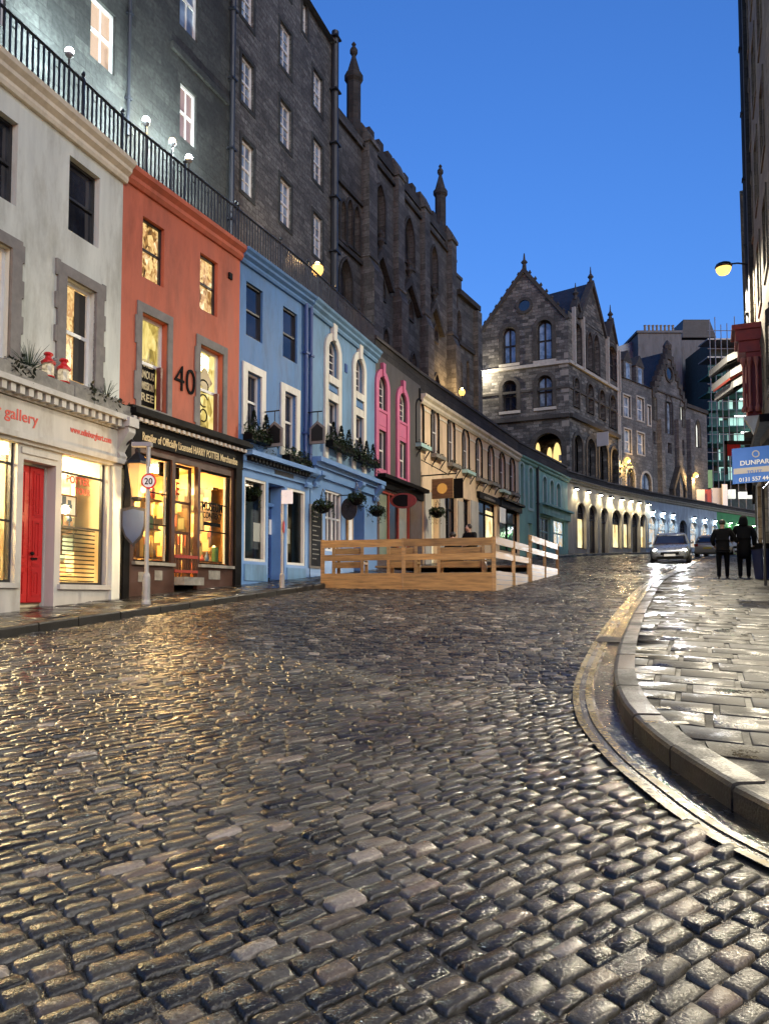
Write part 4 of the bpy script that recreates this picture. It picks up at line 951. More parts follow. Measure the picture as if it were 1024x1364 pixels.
# ------------------------------------------------------------------ blue building with square windows
F = seglist(4); S1 = F.L; zl = zlow(F,0,S1)
t = building(F, 'blue_building', 'mid blue building with square headed windows and white surrounds over a blue shop', q=S1*.5)
fz1 = F.z(370,622); fz0 = F.z(370,637)
up = [F.op(328,350,381,452), F.op(377,396,413,480)]
lo = [F.op(328,347,498,573), F.op(378,393.5,524,600)]
mb = MB(); wall(mb, F, 0, S1, fz0-.05, TZ-.1, up+lo, .1); body(mb, F, 0, S1, zl, TZ-.1, 3.4); mb.build('wall', m_blueA, t)
for o in up: window(F, o, m_sashdark, m_dark, t, cols=1, rows=2, fw=.05, rev=.07)
for o in lo:
    window(F, o, m_sash, m_dark, t, cols=1, rows=2, fw=.06, rev=.1); surround(F, o, .2, m_whitetrim, t, .05)
cornice(F, 0, S1, TZ-.36, TZ, .28, m_blueA, t, steps=3)
fpart('fascia', F, [(.02, S1-.02, fz0, fz1, -.05, .14)], m_bluetrim, t)
fpart('shop_cornice', F, [(.0, S1-.02, fz1, fz1+.12, -.05, .44), (0,S1-.02,fz1-.14,fz1,-.05,.2)], m_bluetrim, t)
dentils(F, .05, S1-.05, fz1-.12, fz1-.01, .2, .34, .17, m_black, t)
fpart('sign_board', F, [(F.s(360,640), F.s(385,640), fz0+.06, fz0+.26, .14, .155)], m_slate, t)
ztop = fz0-.08
w1 = dict(s0=F.s(323,690), s1=F.s(352,690), z0=F.z(337,748), z1=ztop-.12)
dr = dict(s0=F.s(355,690), s1=F.s(377,690), z0=zl, z1=ztop-.12, rev=.5)
w2 = dict(s0=F.s(380,690), s1=F.s(404.5,690), z0=F.z(392,753), z1=ztop-.12)
mb = MB(); wall(mb, F, .02, S1-.02, zl, fz0, [w1,dr,w2], .12, d=.06); mb.build('shopfront_wall', m_bluetrim, t)
for o in (w1,w2):
    mb = MB(); band(mb, F, outline(o), outline(grow(o,-.07)), -.07, .04); w = mb.build('shop_window', m_whitetrim, t)
    mb = MB(); mb.face([F.pt(a,b,-.05) for a,b in outline(grow(o,-.03))]); mb.build('pane', m_shop, w)
fpart('stall_riser', F, [(w1['s0'],w1['s1'],w1['z0']-.5,w1['z0']-.08,.06,.09),(w2['s0'],w2['s1'],w2['z0']-.5,w2['z0']-.08,.06,.09)], m_blueB, t)
room(F, .1, S1-.1, F.z(365,770), ztop+.1, 2.2, m_roomdark, t, light=.25, lcol=(1,.75,.5), d=-.5)
mb = MB(); o = dict(s0=dr['s0'],s1=dr['s1'],z0=F.z(366,769),z1=F.z(366,672)); band(mb, F, outline(o), outline(grow(o,-.09)), -.44, -.38)
for k in (1,2): q = o['s0']+(o['s1']-o['s0'])*k/3; mb.fbox(F, q-.015, q+.015, o['z0'], o['z1'], -.43, -.39)
for k in range(1,7): zz = o['z0']+(o['z1']-o['z0'])*k/7; mb.fbox(F, o['s0'], o['s1'], zz-.013, zz+.013, -.425, -.395)
dd = mb.build('door', m_bluedark, t); mb = MB(); mb.face([F.pt(a,b,-.41) for a,b in outline(grow(o,-.04))]); mb.build('pane', m_dark, dd)
fpart('transom', F, [(dr['s0'],dr['s1'],F.z(366,673),F.z(366,668),-.4,-.3)], m_bluetrim, t)
mb = MB(); mb.face([F.pt(a,b,-.42) for a,b in ((dr['s0'],F.z(366,668)),(dr['s1'],F.z(366,668)),(dr['s1'],dr['z1']),(dr['s0'],dr['z1']))]); mb.build('transom_pane', m_dark, t)
for px, py, w, h, lab in ((342,709,.32,.5,'white notice taped inside the window left of the gridded door'),(383,714,.26,.42,'white notice taped inside the window right of the gridded door'),(360,702,.13,.42,'tall white notice on the gridded door, left one'),(366,702,.13,.42,'tall white notice on the gridded door, right one')):
    dq = -.09 if px in (342,383) else -.375
    q, z = F.s(px,py,dq), F.z(px,py,dq); tag(fpart('notice', F, [(q-w/2,q+w/2,z-h/2,z+h/2,dq,dq+.004)], m_signwhite, None), lab, 'notice')
c = F.pt(F.s(393,690,-1), F.z(393,692,-1), -1); mb = MB(); mb.lathe(c, [(.02,0),(.1,.05),(.12,.2),(.06,.42),(.02,.46)], 10); tag(mb.build('table_lamp', emit('orange_lamp',(1,.32,.08),1.6), None, smooth=True), 'orange glowing lamp deep inside the blue shop window', 'lamp')
windowbox(F, lo[0]['s0']-.15, lo[0]['s1']+.35, lo[0]['z0']-.35, 'dark planted window box under the first white framed window beside the orange wall', conifers=2, seed=1)
windowbox(F, lo[1]['s0']-.1, lo[1]['s1']+.45, lo[1]['z0']-.4, 'overflowing window box under the white framed window nearest the twin drainpipes', conifers=0, seed=2)
basket(F.pt(F.s(337,655,-.2), F.z(337,657,-.2), -.28), .3, 'leafy basket hanging inside the blue shop window', 4, .3)
for q in (F.s(404.5,500), F.s(411,500)): pipe_at(F, q, F.z(408,625), TZ-.3, t, m_bluedark, .06)
console(F, S1-.42, S1-.12, F.z(424,655), F.z(424,634), m_bluetrim, t)
def dormer_sign(px, py, lab, dv=.36):      # grey hanging sign boards with a pitched top
    q = F.s(px,py,dv); z = F.z(px,py,dv); P = lambda d,zz,k: F.pt(q+k,zz,d)
    s = thing('hanging_sign', lab, 'sign', F.pt(q,z-.45,dv))
    A = [(dv-.25,z-.34),(dv+.25,z-.34),(dv+.25,z+.14),(dv,z+.34),(dv-.25,z+.14)]
    mb = MB(); mb.prism([P(d,zz,-.03) for d,zz in A],[P(d,zz,.03) for d,zz in A]); mb.build('board', m_greystone, s)
    B = [(dv+(d-dv)*.75, z+(zz-z)*.75) for d,zz in A]; mb = MB(); mb.prism([P(d,zz,-.04) for d,zz in B],[P(d,zz,-.03) for d,zz in B]); mb.build('emblem', m_iron, s)
    mb = MB(); mb.tube([F.pt(q,z+.62,.0),F.pt(q,z+.62,dv+.15)], .02, 5); mb.tube([F.pt(q,z+.62,dv),F.pt(q,z+.3,dv)], .012, 4); mb.build('bracket', m_iron, s); return s
dormer_sign(366, 578, 'grey pitched top sign board hanging between the two white framed windows')

# ------------------------------------------------------------------ pale blue building with arched windows
F = seglist(5); S1 = F.L; zl = zlow(F,0,S1)
t = building(F, 'pale_blue_building', 'pale blue building with two tall white arched window surrounds', q=S1*.5)
fz1 = F.z(460,633); fz0 = F.z(460,649)
A1 = F.op(435.5,449,455,503,'r'); A2 = F.op(472,482.5,479,524,'r')
L1 = F.op(436,449.5,535,594); L2 = F.op(472,483,555,612)
mb = MB(); wall(mb, F, 0, S1, fz0-.05, TZ-.1, [A1,A2,L1,L2], .12); body(mb, F, 0, S1, zl, TZ-.1, 3.4); mb.build('wall', m_blueB, t)
for a, l in ((A1,L1),(A2,L2)):
    window(F, a, m_sash, m_dark, t, cols=2, rows=3, fw=.06, radial=True, rev=.1); window(F, l, m_sash, m_dark, t, cols=2, rows=2, fw=.06, rev=.1)
    big = dict(a); big['z0'] = fz1+.2; mb = MB(); band(mb, F, outline(grow(big,.24,.24,0)), outline(big), -.02, .07)
    m_ = (a['s0']+a['s1'])/2; z = a['z1']; mb.prism([F.pt(m_-.1,z+.0,-.01),F.pt(m_+.1,z+.0,-.01),F.pt(m_+.15,z+.55,-.01),F.pt(m_-.15,z+.55,-.01)],[F.pt(m_-.1,z+.0,.13),F.pt(m_+.1,z+.0,.13),F.pt(m_+.15,z+.55,.13),F.pt(m_-.15,z+.55,.13)])
    mb.fbox(F, a['s0'],a['s1'],a['z0']-.24,a['z0'],-.02,.09); mb.fbox(F, a['s0'],a['s1'],l['z1'],l['z1']+.26,-.02,.06); mb.build('surround', m_whitetrim, t)
    fpart('spandrel_panel', F, [(a['s0']+.03,a['s1']-.03,l['z1']+.32,a['z0']-.3,-.02,.03)], m_blueA, t)
cornice(F, 0, S1, TZ-.4, TZ, .3, m_blueB, t, steps=3)
fpart('fascia', F, [(.1, S1-.05, fz0, fz1, -.05, .16)], m_bluetrim, t)
fpart('shop_cornice', F, [(0, S1, fz1, fz1+.14, -.05, .42), (0,S1,fz1-.12,fz1,-.05,.26)], m_bluetrim, t)
w1 = dict(s0=F.s(431,700), s1=F.s(453,700), z0=F.z(442,735), z1=F.z(442,655))
dr = dict(s0=F.s(469,700), s1=F.s(483,700), z0=zl, z1=F.z(476,672), rev=.6)
mb = MB(); wall(mb, F, .02, S1, zl, fz0, [w1,dr], .12, d=.06); mb.build('shopfront_wall', m_bluetrim, t)
mb = MB(); band(mb, F, outline(w1), outline(grow(w1,-.07)), -.07, .02)
for k in (1,2,3): q = w1['s0']+(w1['s1']-w1['s0'])*k/4; mb.fbox(F, q-(.045 if k==2 else .02), q+(.045 if k==2 else .02), w1['z0'], w1['z1'], -.06, .0)
zz = w1['z0']+(w1['z1']-w1['z0'])*.55; mb.fbox(F, w1['s0'], w1['s1'], zz-.03, zz+.03, -.058, -.01)
w = mb.build('french_window', m_sash, t); mb = MB(); mb.face([F.pt(a,b,-.05) for a,b in outline(grow(w1,-.03))]); mb.build('pane', m_dark, w)
panel_door(F, dr['s0'], dr['s1'], F.z(476,752), dr['z1'], m_bluedark, t, d=-.5, leaves=1, knob=False)
console(F, .1, .35, F.z(424,652), F.z(424,632), m_bluetrim, t); console(F, F.s(468,650), F.s(472,650), F.z(470,664), F.z(470,643), m_bluetrim, t); console(F, S1-.45, S1-.15, F.z(497,668), F.z(497,648), m_bluetrim, t)
q, z = F.s(421.5,715,.1), F.z(421.5,715,.1)
bd = thing('menu_board', 'dark chalk menu board on the pale blue wall beside the french window', 'board', F.pt(q,z-.7,.1))
fpart('frame', F, [(q-.42,q+.42,z-.95,z+.95,.06,.1)], m_greystone, bd); fpart('slate', F, [(q-.36,q+.36,z-.88,z+.88,.1,.108)], m_black, bd)
mb = MB(); rd = random.Random(9)
for k in range(11): mb.fbox(F, q-.28, q-.28+rd.uniform(.25,.56), z+.72-.14*k, z+.75-.14*k, .108, .112)
mb.build('chalk_lines', m_leadgrey, bd)
q, z = F.s(466,705,.1), F.z(466,706,.1); bd = thing('menu_case', 'narrow lit wooden menu case beside the recessed blue door', 'board', F.pt(q,z-.4,.1))
fpart('case', F, [(q-.24,q+.24,z-.55,z+.5,.06,.12)], m_wood, bd); fpart('sheet', F, [(q-.14,q+.14,z-.42,z+.38,.12,.125)], m_signwhite, bd)
c = F.pt(F.s(465,677,.4), F.z(465,678,.4)-.3, .4); sg = thing('oval_sign', 'dark oval plaque sign hanging above the lit menu case', 'sign', c)
mb = MB(); U = F.n; mb.prism([(c[0]+U[0]*.28*cos(a)+F.u[0]*.02, c[1]+U[1]*.28*cos(a)+F.u[1]*.02, c[2]+.3+.36*sin(a)) for a in np.linspace(0,2*pi,20)[:-1]], [(c[0]+U[0]*.28*cos(a)-F.u[0]*.02, c[1]+U[1]*.28*cos(a)-F.u[1]*.02, c[2]+.3+.36*sin(a)) for a in np.linspace(0,2*pi,20)[:-1]]); mb.build('plaque', m_slate, sg)
mb = MB(); mb.tube([F.pt(F.s(465,677,.4),c[2]+.75,.0),F.pt(F.s(465,677,.4),c[2]+.75,.6)], .018, 5); mb.build('bracket', m_iron, sg)
basket(F.pt(F.s(430,672,.7), F.z(430,674,.7), .7), .29, 'leafy basket hanging left of the french window', 5)
basket(F.pt(F.s(475,665,.7), F.z(475,664,.7), .7), .29, 'leafy basket hanging over the recessed blue door', 6)
basket(F.pt(F.s(502,680,.6), F.z(502,680,.6), .6), .29, 'leafy basket hanging by the corner of the charcoal building', 7)
windowbox(F, L1['s0']-.3, L1['s1']+.75, L1['z0']-.15, 'dark window box with pointed dwarf conifers under the first arched surround', conifers=3, seed=3, d=.08)
windowbox(F, L2['s0']-.3, L2['s1']+.75, L2['z0']-.15, 'dark window box with pointed dwarf conifers under the second arched surround', conifers=3, seed=4, d=.08)
dormer_sign(423, 576, 'grey pitched top sign board hanging between twin drainpipes and first arched surround')
fpart('wall_plaque', F, [(F.s(459,490),F.s(462,490),F.z(460,496),F.z(460,485),0,.03)], m_bluedark, t)

# ------------------------------------------------------------------ charcoal building with pink windows
F = seglist(6); S1 = F.L; zl = zlow(F,0,S1)
t = building(F, 'charcoal_building', 'charcoal grey building with two tall pink arched window bays', q=S1*.5)
fz1 = F.z(525,645); fz0 = F.z(525,656)
A1 = F.op(502.5,513.5,502,546,'r'); A2 = F.op(530,540,524,562,'r'); L1 = F.op(502.5,513.5,573,625); L2 = F.op(530,540,588,637)
mb = MB(); wall(mb, F, 0, S1, fz0-.05, TZ+.02, [A1,A2,L1,L2], .1); body(mb, F, 0, S1, zl, TZ, 3.4); mb.build('wall', m_grey, t)
for a, l in ((A1,L1),(A2,L2)):
    window(F, a, m_sash, m_dark, t, cols=2, rows=3, fw=.06, radial=True, rev=.1); window(F, l, m_sash, m_dark, t, cols=2, rows=2, fw=.06, rev=.1)
    big = dict(a); big['z0'] = l['z0']-.25; mb = MB(); band(mb, F, outline(grow(big,.27,.27,.1)), outline(big), -.02, .08)
    m_ = (a['s0']+a['s1'])/2; z = a['z1']; mb.prism([F.pt(m_-.08,z,-.01),F.pt(m_+.08,z,-.01),F.pt(m_+.13,z+.5,-.01),F.pt(m_-.13,z+.5,-.01)],[F.pt(m_-.08,z,.13),F.pt(m_+.08,z,.13),F.pt(m_+.13,z+.5,.13),F.pt(m_-.13,z+.5,.13)])
    mb.fbox(F, a['s0'],a['s1'],l['z1'],a['z0'],-.02,.03); mb.fbox(F, a['s0']+.06,a['s1']-.06,l['z1']+.15,a['z0']-.15,.03,.045); mb.fbox(F, a['s0'],a['s1'],a['z0']-.1,a['z0'],.03,.07); mb.fbox(F,l['s0'],l['s1'],l['z0']-.25,l['z0'],-.02,.05)
    mb.build('surround', m_pink, t)
fpart('shop_cornice', F, [(0, S1, fz1, fz1+.14, -.05, .4),(0,S1,fz0,fz1,-.05,.15)], m_black, t)
w = dict(s0=F.s(503,700), s1=F.s(544,700), z0=F.z(523,745), z1=fz0-.08)
mb = MB(); wall(mb, F, 0, S1, zl, fz0, [w], .12, d=.06); mb.build('shopfront_wall', m_brown, t)
mb = MB(); band(mb, F, outline(w), outline(grow(w,-.08)), -.08, .03); 
for k in (.33,.64): q = w['s0']+(w['s1']-w['s0'])*k; mb.fbox(F, q-.05, q+.05, w['z0'], w['z1'], -.075, .02)
wq = mb.build('shop_window', m_crimson, t)
for k, (a, b2) in enumerate(((0,.33),(.33,.64),(.64,1))):
    q0_, q1_ = w['s0']+(w['s1']-w['s0'])*a+.04, w['s0']+(w['s1']-w['s0'])*b2-.04
    mb = MB(); mb.face([F.pt(q0_,w['z0'],-.05),F.pt(q1_,w['z0'],-.05),F.pt(q1_,w['z1'],-.05),F.pt(q0_,w['z1'],-.05)]); mb.build('pane', (darkglass('greenish_blind',(.16,.22,.17),.2,(.22,.26,.2)),m_dark,darkglass('pale_blind',(.22,.23,.21),.2,(.3,.28,.25)))[k], wq)
c = F.pt(F.s(537,667,.5), F.z(537,667,.5), .5); sg = thing('oval_sign', 'dark red oval sign hanging at the end of the charcoal shopfront', 'sign', c)
E2 = lambda k, o: [(c[0]+F.n[0]*.5*k*cos(a)+F.u[0]*(.5*.2*cos(a)+o), c[1]+F.n[1]*.5*k*cos(a)+F.u[1]*(.5*.2*cos(a)+o), c[2]+.3*k*sin(a)) for a in np.linspace(0,2*pi,22)[:-1]]
mb = MB(); mb.prism(E2(1,-.03),E2(1,.03)); mb.build('plaque', m_crimson, sg); mb = MB(); mb.prism(E2(.78,-.04),E2(.78,-.03)); mb.build('face', m_black, sg)
mb = MB(); mb.tube([F.pt(F.s(537,667,.5),c[2]+.42,.0),F.pt(F.s(537,667,.5),c[2]+.42,.95)], .02, 5); mb.tube([(c[0],c[1],c[2]+.28),(c[0],c[1],c[2]+.42)],.012,4); mb.build('bracket', m_iron, sg)

# ------------------------------------------------------------------ long peach building
F = seglist(7); S1 = F.L; zl = zlow(F,0,S1)
t = building(F, 'peach_building', 'long peach building with a row of narrow arched windows over small shops', q=S1*.5)
wins = [(558,533,592,9.5),(578.5,545,606,9),(600,558,618,8.5),(619.5,573,627,8),(637,585,638,7.5),(653,595,643,7),(668,604,653,6.6),(681.5,611,657,6.2)]
ops = [F.op(x-w/2,x+w/2,yt,yb,'r') for x,yt,yb,w in wins]
zsh = min(o['z0'] for o in ops)-.75
mb = MB(); wall(mb, F, 0, S1, zsh, TZ-.3, ops, .08); body(mb, F, 0, S1, zl, TZ-.3, 3.4); mb.build('wall', m_peach, t)
for o in ops:
    window(F, o, m_sash, m_dark, t, cols=2, rows=2, fw=.05, rev=.08)
    mb = MB(); band(mb, F, outline(grow(o,.07,.07,0)), outline(o), -.02, .06); mb.build('arch_moulding', m_black, t)
    big = dict(s0=o['s0']-.07,s1=o['s1']+.07,z0=o['zs'],z1=o['z1']+.07,zs=o['zs'],arch='r')
    m_ = (o['s0']+o['s1'])/2; fpart('hood_finial', F, [(m_-.05,m_+.05,o['z1']+.06,o['z1']+.5,-.01,.06)], m_black, t)
for i in range(len(ops)-1):
    a, b2 = ops[i], ops[i+1]; fpart('impost_band', F, [(a['s1']+.09, b2['s0']-.09, a['zs']+.06, a['zs']+.16, -.02, .035)], m_cream, t)
cornice(F, 0, S1, TZ-.72, TZ-.3, .26, m_cream, t, steps=2)
for i, o in enumerate(ops):
    p = F.pt((o['s0']+o['s1'])/2, o['z0']-.4, .2)
    wb = thing('window_box', ('first','second','third','fourth','fifth','sixth','seventh','eighth')[i]+' shallow bracketed window box along the peach wall counting from the charcoal building', 'window box', p, 'bracketed window boxes on the peach wall')
    fpart('trough', F, [(o['s0']-.1,o['s1']+.3,o['z0']-.18,o['z0']-.02,.02,.3)], m_leadgrey if i%3 else m_tealpale, wb)
    mb = MB()
    for q in (o['s0'],o['s1']+.15): mb.tube([F.pt(q,o['z0']-.2,.28),F.pt(q,o['z0']-.45,.1),F.pt(q,o['z0']-.6,.03)], .03, 5)
    mb.build('bracket', m_iron, wb); mb = MB(); rd = random.Random(30+i)
    for _ in range(70): mb.leaves([F.pt(rd.uniform(o['s0']-.1,o['s1']+.3), o['z0']+rd.gauss(.02,.05), .17+rd.gauss(0,.07))], .05, rd)
    mb.build('foliage', m_leafdk, wb)
shops = [(551,563,655,722,'lit',.3),(573,583,655,722,'lit',.25),(591,607,659,720,'dark',.35),(616,625,665,720,'dark',.3),(636,660,668,722,'dark',.3),(664,690,678,735,'dark',.3)]
hs = []
for a, b2, yt, yb, kd, rv in shops: hs.append(dict(s0=F.s(a,690),s1=F.s(b2,690),z0=max(zl,F.z((a+b2)/2,yb)) if kd != 'lit' else zl,z1=F.z((a+b2)/2,yt),rev=rv))
for k, nx in zip(range(len(hs)), hs[1:]+[None]):
    hs[k]['s1'] = min(hs[k]['s1'], (nx['s0'] if nx else S1)-.05)
mb = MB(); wall(mb, F, 0, S1, zl, zsh, hs, .3, d=.03); mb.build('shopfront_wall', m_peach, t)
fpart('shopfront_pilaster', F, [(F.s(a,690),F.s(b2,690),zl,F.z((a+b2)/2,yt),.03,.1) for a,b2,yt in ((563.5,572,655),(583.5,590.5,655),(608,615,668),(625.5,635,668))], m_shopgrey, t)
for o, sp in zip(hs, shops):
    if sp[4] == 'lit':
        mb = MB(); band(mb, F, outline(o), outline(grow(o,-.1)), -.26, -.2); w = mb.build('door', m_cream, t)
        mb = MB(); mb.face([F.pt(a,b,-.24) for a,b in outline(grow(o,-.05))]); mb.build('pane', m_litshop, w)
    else:
        mb = MB(); band(mb, F, outline(o), outline(grow(o,-.1)), -.2, -.1); mid = (o['s0']+o['s1'])/2; mb.fbox(F, mid-.05, mid+.05, o['z0'], o['z1'], -.19, -.11); zz = o['z0']+(o['z1']-o['z0'])*.68; mb.fbox(F, o['s0'], o['s1'], zz-.05, zz+.05, -.188, -.115)
        w = mb.build('shop_window', m_black, t); mb = MB(); mb.face([F.pt(a,b,-.16) for a,b in outline(grow(o,-.05))]); mb.build('pane', m_dark, w)
o = hs[4]; q0_, q1_ = o['s0']+(o['s1']-o['s0'])*.56, o['s1']-.12
mb = MB(); mb.face([F.pt(q0_,o['z0'],-.15),F.pt(q1_,o['z0'],-.15),F.pt(q1_,o['z0']+(o['z1']-o['z0'])*.8,-.15),F.pt(q0_,o['z0']+(o['z1']-o['z0'])*.8,-.15)]); mb.build('lit_pane', m_litshop, t)
fpart('shop_fascia', F, [(F.s(634,690),F.s(661.5,690),F.z(648,668),F.z(648,660),.03,.2),(F.s(662.5,690),S1-.05,F.z(676,679),F.z(676,671),.03,.22),(F.s(662.5,690),S1,F.z(676,671),F.z(676,668),.03,.4)], m_black, t)
fpart('lettering', F, [(F.s(640,666)+k*.24, F.s(640,666)+k*.24+.15, F.z(648,667), F.z(648,664.2), .2, .21) for k in range(8)], m_leadgrey, t)
q, z = F.s(587,651,.9), F.z(587,651,.9)
sg = thing('hanging_sign', 'square wooden sign with a glowing round emblem hanging over the peach shops', 'sign', F.pt(q,z-.4,.9))
mb = MB(); P0 = np.array(F.pt(q,0,.95)); 
mb.box8([F.pt(q-.04,z-.42,1.45),F.pt(q+.04,z-.42,1.45),F.pt(q+.04,z-.42,.5),F.pt(q-.04,z-.42,.5),F.pt(q-.04,z+.42,1.45),F.pt(q+.04,z+.42,1.45),F.pt(q+.04,z+.42,.5),F.pt(q-.04,z+.42,.5)]); mb.build('board', m_wood, sg)
mb = MB(); mb.prism([F.pt(q-.06,z+.22*sin(a),.97+.22*cos(a)) for a in np.linspace(0,2*pi,17)[:-1]],[F.pt(q-.04,z+.22*sin(a),.97+.22*cos(a)) for a in np.linspace(0,2*pi,17)[:-1]]); mb.build('emblem', emit('amber_emblem',(1,.5,.1),.03), sg)
mb = MB(); mb.tube([F.pt(q,z+.6,.0),F.pt(q,z+.6,1.6)], .03, 5); mb.tube([F.pt(q,z+1.3,.0),F.pt(q,z+.6,1.2)], .02, 5); mb.build('bracket', m_iron, sg)
q, z = F.s(608,655,.7), F.z(608,652,.7); tag(fpart('hanging_sign', F, [(q-.04,q+.04,z-.4,z+.4,.35,1.0),(q-.02,q+.02,z+.4,z+.5,.0,1.0)], m_black, None), 'plain black square sign hanging over the dark peach shop door', 'sign')
q, z = F.s(670,685,.25), F.z(670,685,.25); tag(fpart('notice_board', F, [(q-.55,q+.45,z-.5,z+.35,.2,.26)], m_signwhite, None), 'white notice board on the black corner shopfront next to the teal building', 'sign')
basket(F.pt(F.s(582,682,.7), F.z(582,682,.7), .7), .34, 'leafy basket hanging under the sign with the glowing emblem', 9)

# ------------------------------------------------------------------ teal building
F = seglist(8); S1 = F.L; zl = zlow(F,0,S1)
t = building(F, 'teal_building', 'teal building with pale arched surrounds next to the stone arcade', q=S1*.5)
ops = [F.op(661.5/1*1+30.5,696.5,617,672,'r'), F.op(703.5,708.5,623,677,'r'), F.op(722,727,635,670,'r'), F.op(731.5,736.5,640,672,'r'), F.op(740,745.5,644,676,'r')]
zsh = F.z(735,671)
mb = MB(); wall(mb, F, 0, S1, zl, TZ-.3, ops+[dict(s0=F.s(719,710),s1=F.s(733,710),z0=F.z(726,727),z1=F.z(726,689)),dict(s0=F.s(737,710),s1=F.s(752,710),z0=F.z(745,729),z1=F.z(745,693)),dict(s0=F.s(703,710),s1=F.s(709,710),z0=zl,z1=F.z(706,697))], .18); body(mb, F, 0, S1, zl, TZ-.3, 3.4); mb.build('wall', m_teal, t)
for i, o in enumerate(ops):
    window(F, o, m_tealpale if i < 2 else m_sash, m_dark if i >= 2 else darkglass('teal_blind',(.16,.3,.3),.3,(.2,.36,.35)), t, cols=2 if i >= 2 else 1, rows=2, fw=.08, rev=.18); surround(F, o, .17 if i < 2 else .1, m_tealpale, t, .06)
for a,b2,y0,y1 in ((719,733,727,689),(737,752,729,693)):
    o = dict(s0=F.s(a,710),s1=F.s(b2,710),z0=F.z((a+b2)/2,y0),z1=F.z((a+b2)/2,y1)); window(F, o, m_tealpale, m_litshopblue if a > 730 else m_dark, t, cols=2, rows=2, fw=.1, rev=.15, name='shop_window')
o = dict(s0=F.s(703,710),s1=F.s(709,710),z0=F.z(706,742),z1=F.z(706,697)); panel_door(F, o['s0'], o['s1'], o['z0'], o['z1'], m_tealpale, t, leaves=1, knob=False)
pipe_at(F, F.s(714.5,680), F.z(714,741), TZ-.4, t, m_pipe, .09)
cornice(F, 0, S1+.1, TZ-.62, TZ-.3, .3, m_teal, t, steps=2)
fpart('fascia', F, [(F.s(718,680), S1+.05, F.z(735,689), F.z(735,678), -.02, .22),(F.s(718,680)-.05, S1+.1, F.z(735,678), F.z(735,675.5), -.02, .45)], m_teal, t)
fpart('lettering', F, [(F.s(731,683)+k*.3, F.s(731,683)+k*.3+.18, F.z(737,685), F.z(737,682), .22, .23) for k in range(6)], m_tealpale, t)

# ------------------------------------------------------------------ stone arcade: three shops
def arcade(A, B, name, label, mat, arches, lampcol, wallk, z_top=TZ-.55, lamps=True):
    F = Fac(A, B); S1 = F.L; zl = zlow(F,0,S1); t = building(F, name, label, q=S1*.5)
    ops = []
    for x, w, kind in arches:
        c = F.s(x,710); Y = F.pt(c,0)[1]; zg = gz(Y)+.12; hh = min(3.9, z_top-zg-1.35)
        o = dict(s0=c-w/2, s1=c+w/2, z0=zl if kind == 'door' else zg+.35, z1=zg+hh, arch='r'); o['zs'] = o['z1']-w/2; o['kind'] = kind; o['zg'] = zg; ops.append(o)
    mb = MB(); wall(mb, F, 0, S1, zl, z_top, ops, .3); body(mb, F, 0, S1, zl, z_top, 3.2); mb.build('wall', mat, t)
    cornice(F, -.05, S1+.05, z_top-.02, z_top+.3, .3, m_leadgrey, t, steps=2)
    fpart('plinth', F, [(a,b2,zl,min(F.pt(a,0)[1],1e9) and gz(F.pt((a+b2)/2,0)[1])+.4,-.02,.05) for a,b2 in zip([0]+[o['s1'] for o in ops],[o['s0'] for o in ops]+[S1]) if b2-a > .1], mat, t)
    for o in ops:
        band_ = MB(); band(band_, F, outline(grow(o,.1,.1,0)), outline(o), -.02, .05); band_.build('arch_moulding', mat, t)
        k = o['kind']; zt = o['z0']+(o['zs']-o['z0'])*.72
        fr = MB(); band(fr, F, outline(o), outline(grow(o,-.09)), -.29, -.22)
        m_ = (o['s0']+o['s1'])/2; fr.fbox(F, o['s0'], o['s1'], o['zs']-.42, o['zs']-.3, -.285, -.2)
        for i in (1,2,3): q = o['s0']+(o['s1']-o['s0'])*i/4; fr.fbox(F, q-.02, q+.02, o['zs']-.3, o['z1']-.12 if i == 2 else o['zs']+.25, -.28, -.235)
        fr.fbox(F, o['s0']+.05, o['s1']-.05, o['zs'], o['zs']+.05, -.28, -.235)
        w = fr.build('shop_door' if k == 'door' else 'shop_window', m_sashdark if k != 'cool' else m_shopgrey, t)
        pl = MB(); pl.face([F.pt(a,b,-.27) for a,b in ((o['s0'],o['z0']),(o['s1'],o['z0']),(o['s1'],o['zs']-.36),(o['s0'],o['zs']-.36))])
        pl.build('pane', {'lit':m_litshop,'door':m_dark,'cool':m_litshopblue,'dark':m_dark}[k], w)
        fl = MB(); oo = dict(o); oo['z0'] = o['zs']-.36; fl.face([F.pt(a,b,-.27) for a,b in outline(grow(oo,-.02))]); fl.build('fanlight', m_dark if k != 'cool' else m_litshopblue, w)
    if lamps:
        gaps = [o['s0']-.22 for o in ops]+[ops[-1]['s1']+.22] if lamps == 'gap' else [(o['s0']+o['s1'])/2 for o in ops if o['kind'] != 'door']
        for g in gaps:
            z = z_top-.42 if lamps == 'gap' else min(z_top-.25, max(o['z1'] for o in ops)+.35)
            bb = MB(); bb.fbox(F, g-.1, g+.1, z, z+.16, .03, .26); l = bb.build('down_lamp', m_black, t)
            b3 = MB(); b3.fbox(F, g-.08, g+.08, z-.03, z, .06, .24); b3.build('lamp_lens', emit('arcade_lens',lampcol,14.), l)
            lamp(t, F.pt(g, z-.1, .22), 17, lampcol, .06, spot=115, aim=(-F.n[0]*.25,-F.n[1]*.25,-1))
    return F, t
FA1, _ = arcade(FCP[9], (18.0,60.4), 'cream_arcade', 'cream arched shopfronts at the foot of the terrace beside the teal building', m_arcade,
    [(774,1.55,'lit'),(789.5,1.5,'door'),(805,1.5,'door')], (1,.85,.55), 0, lamps='gap')
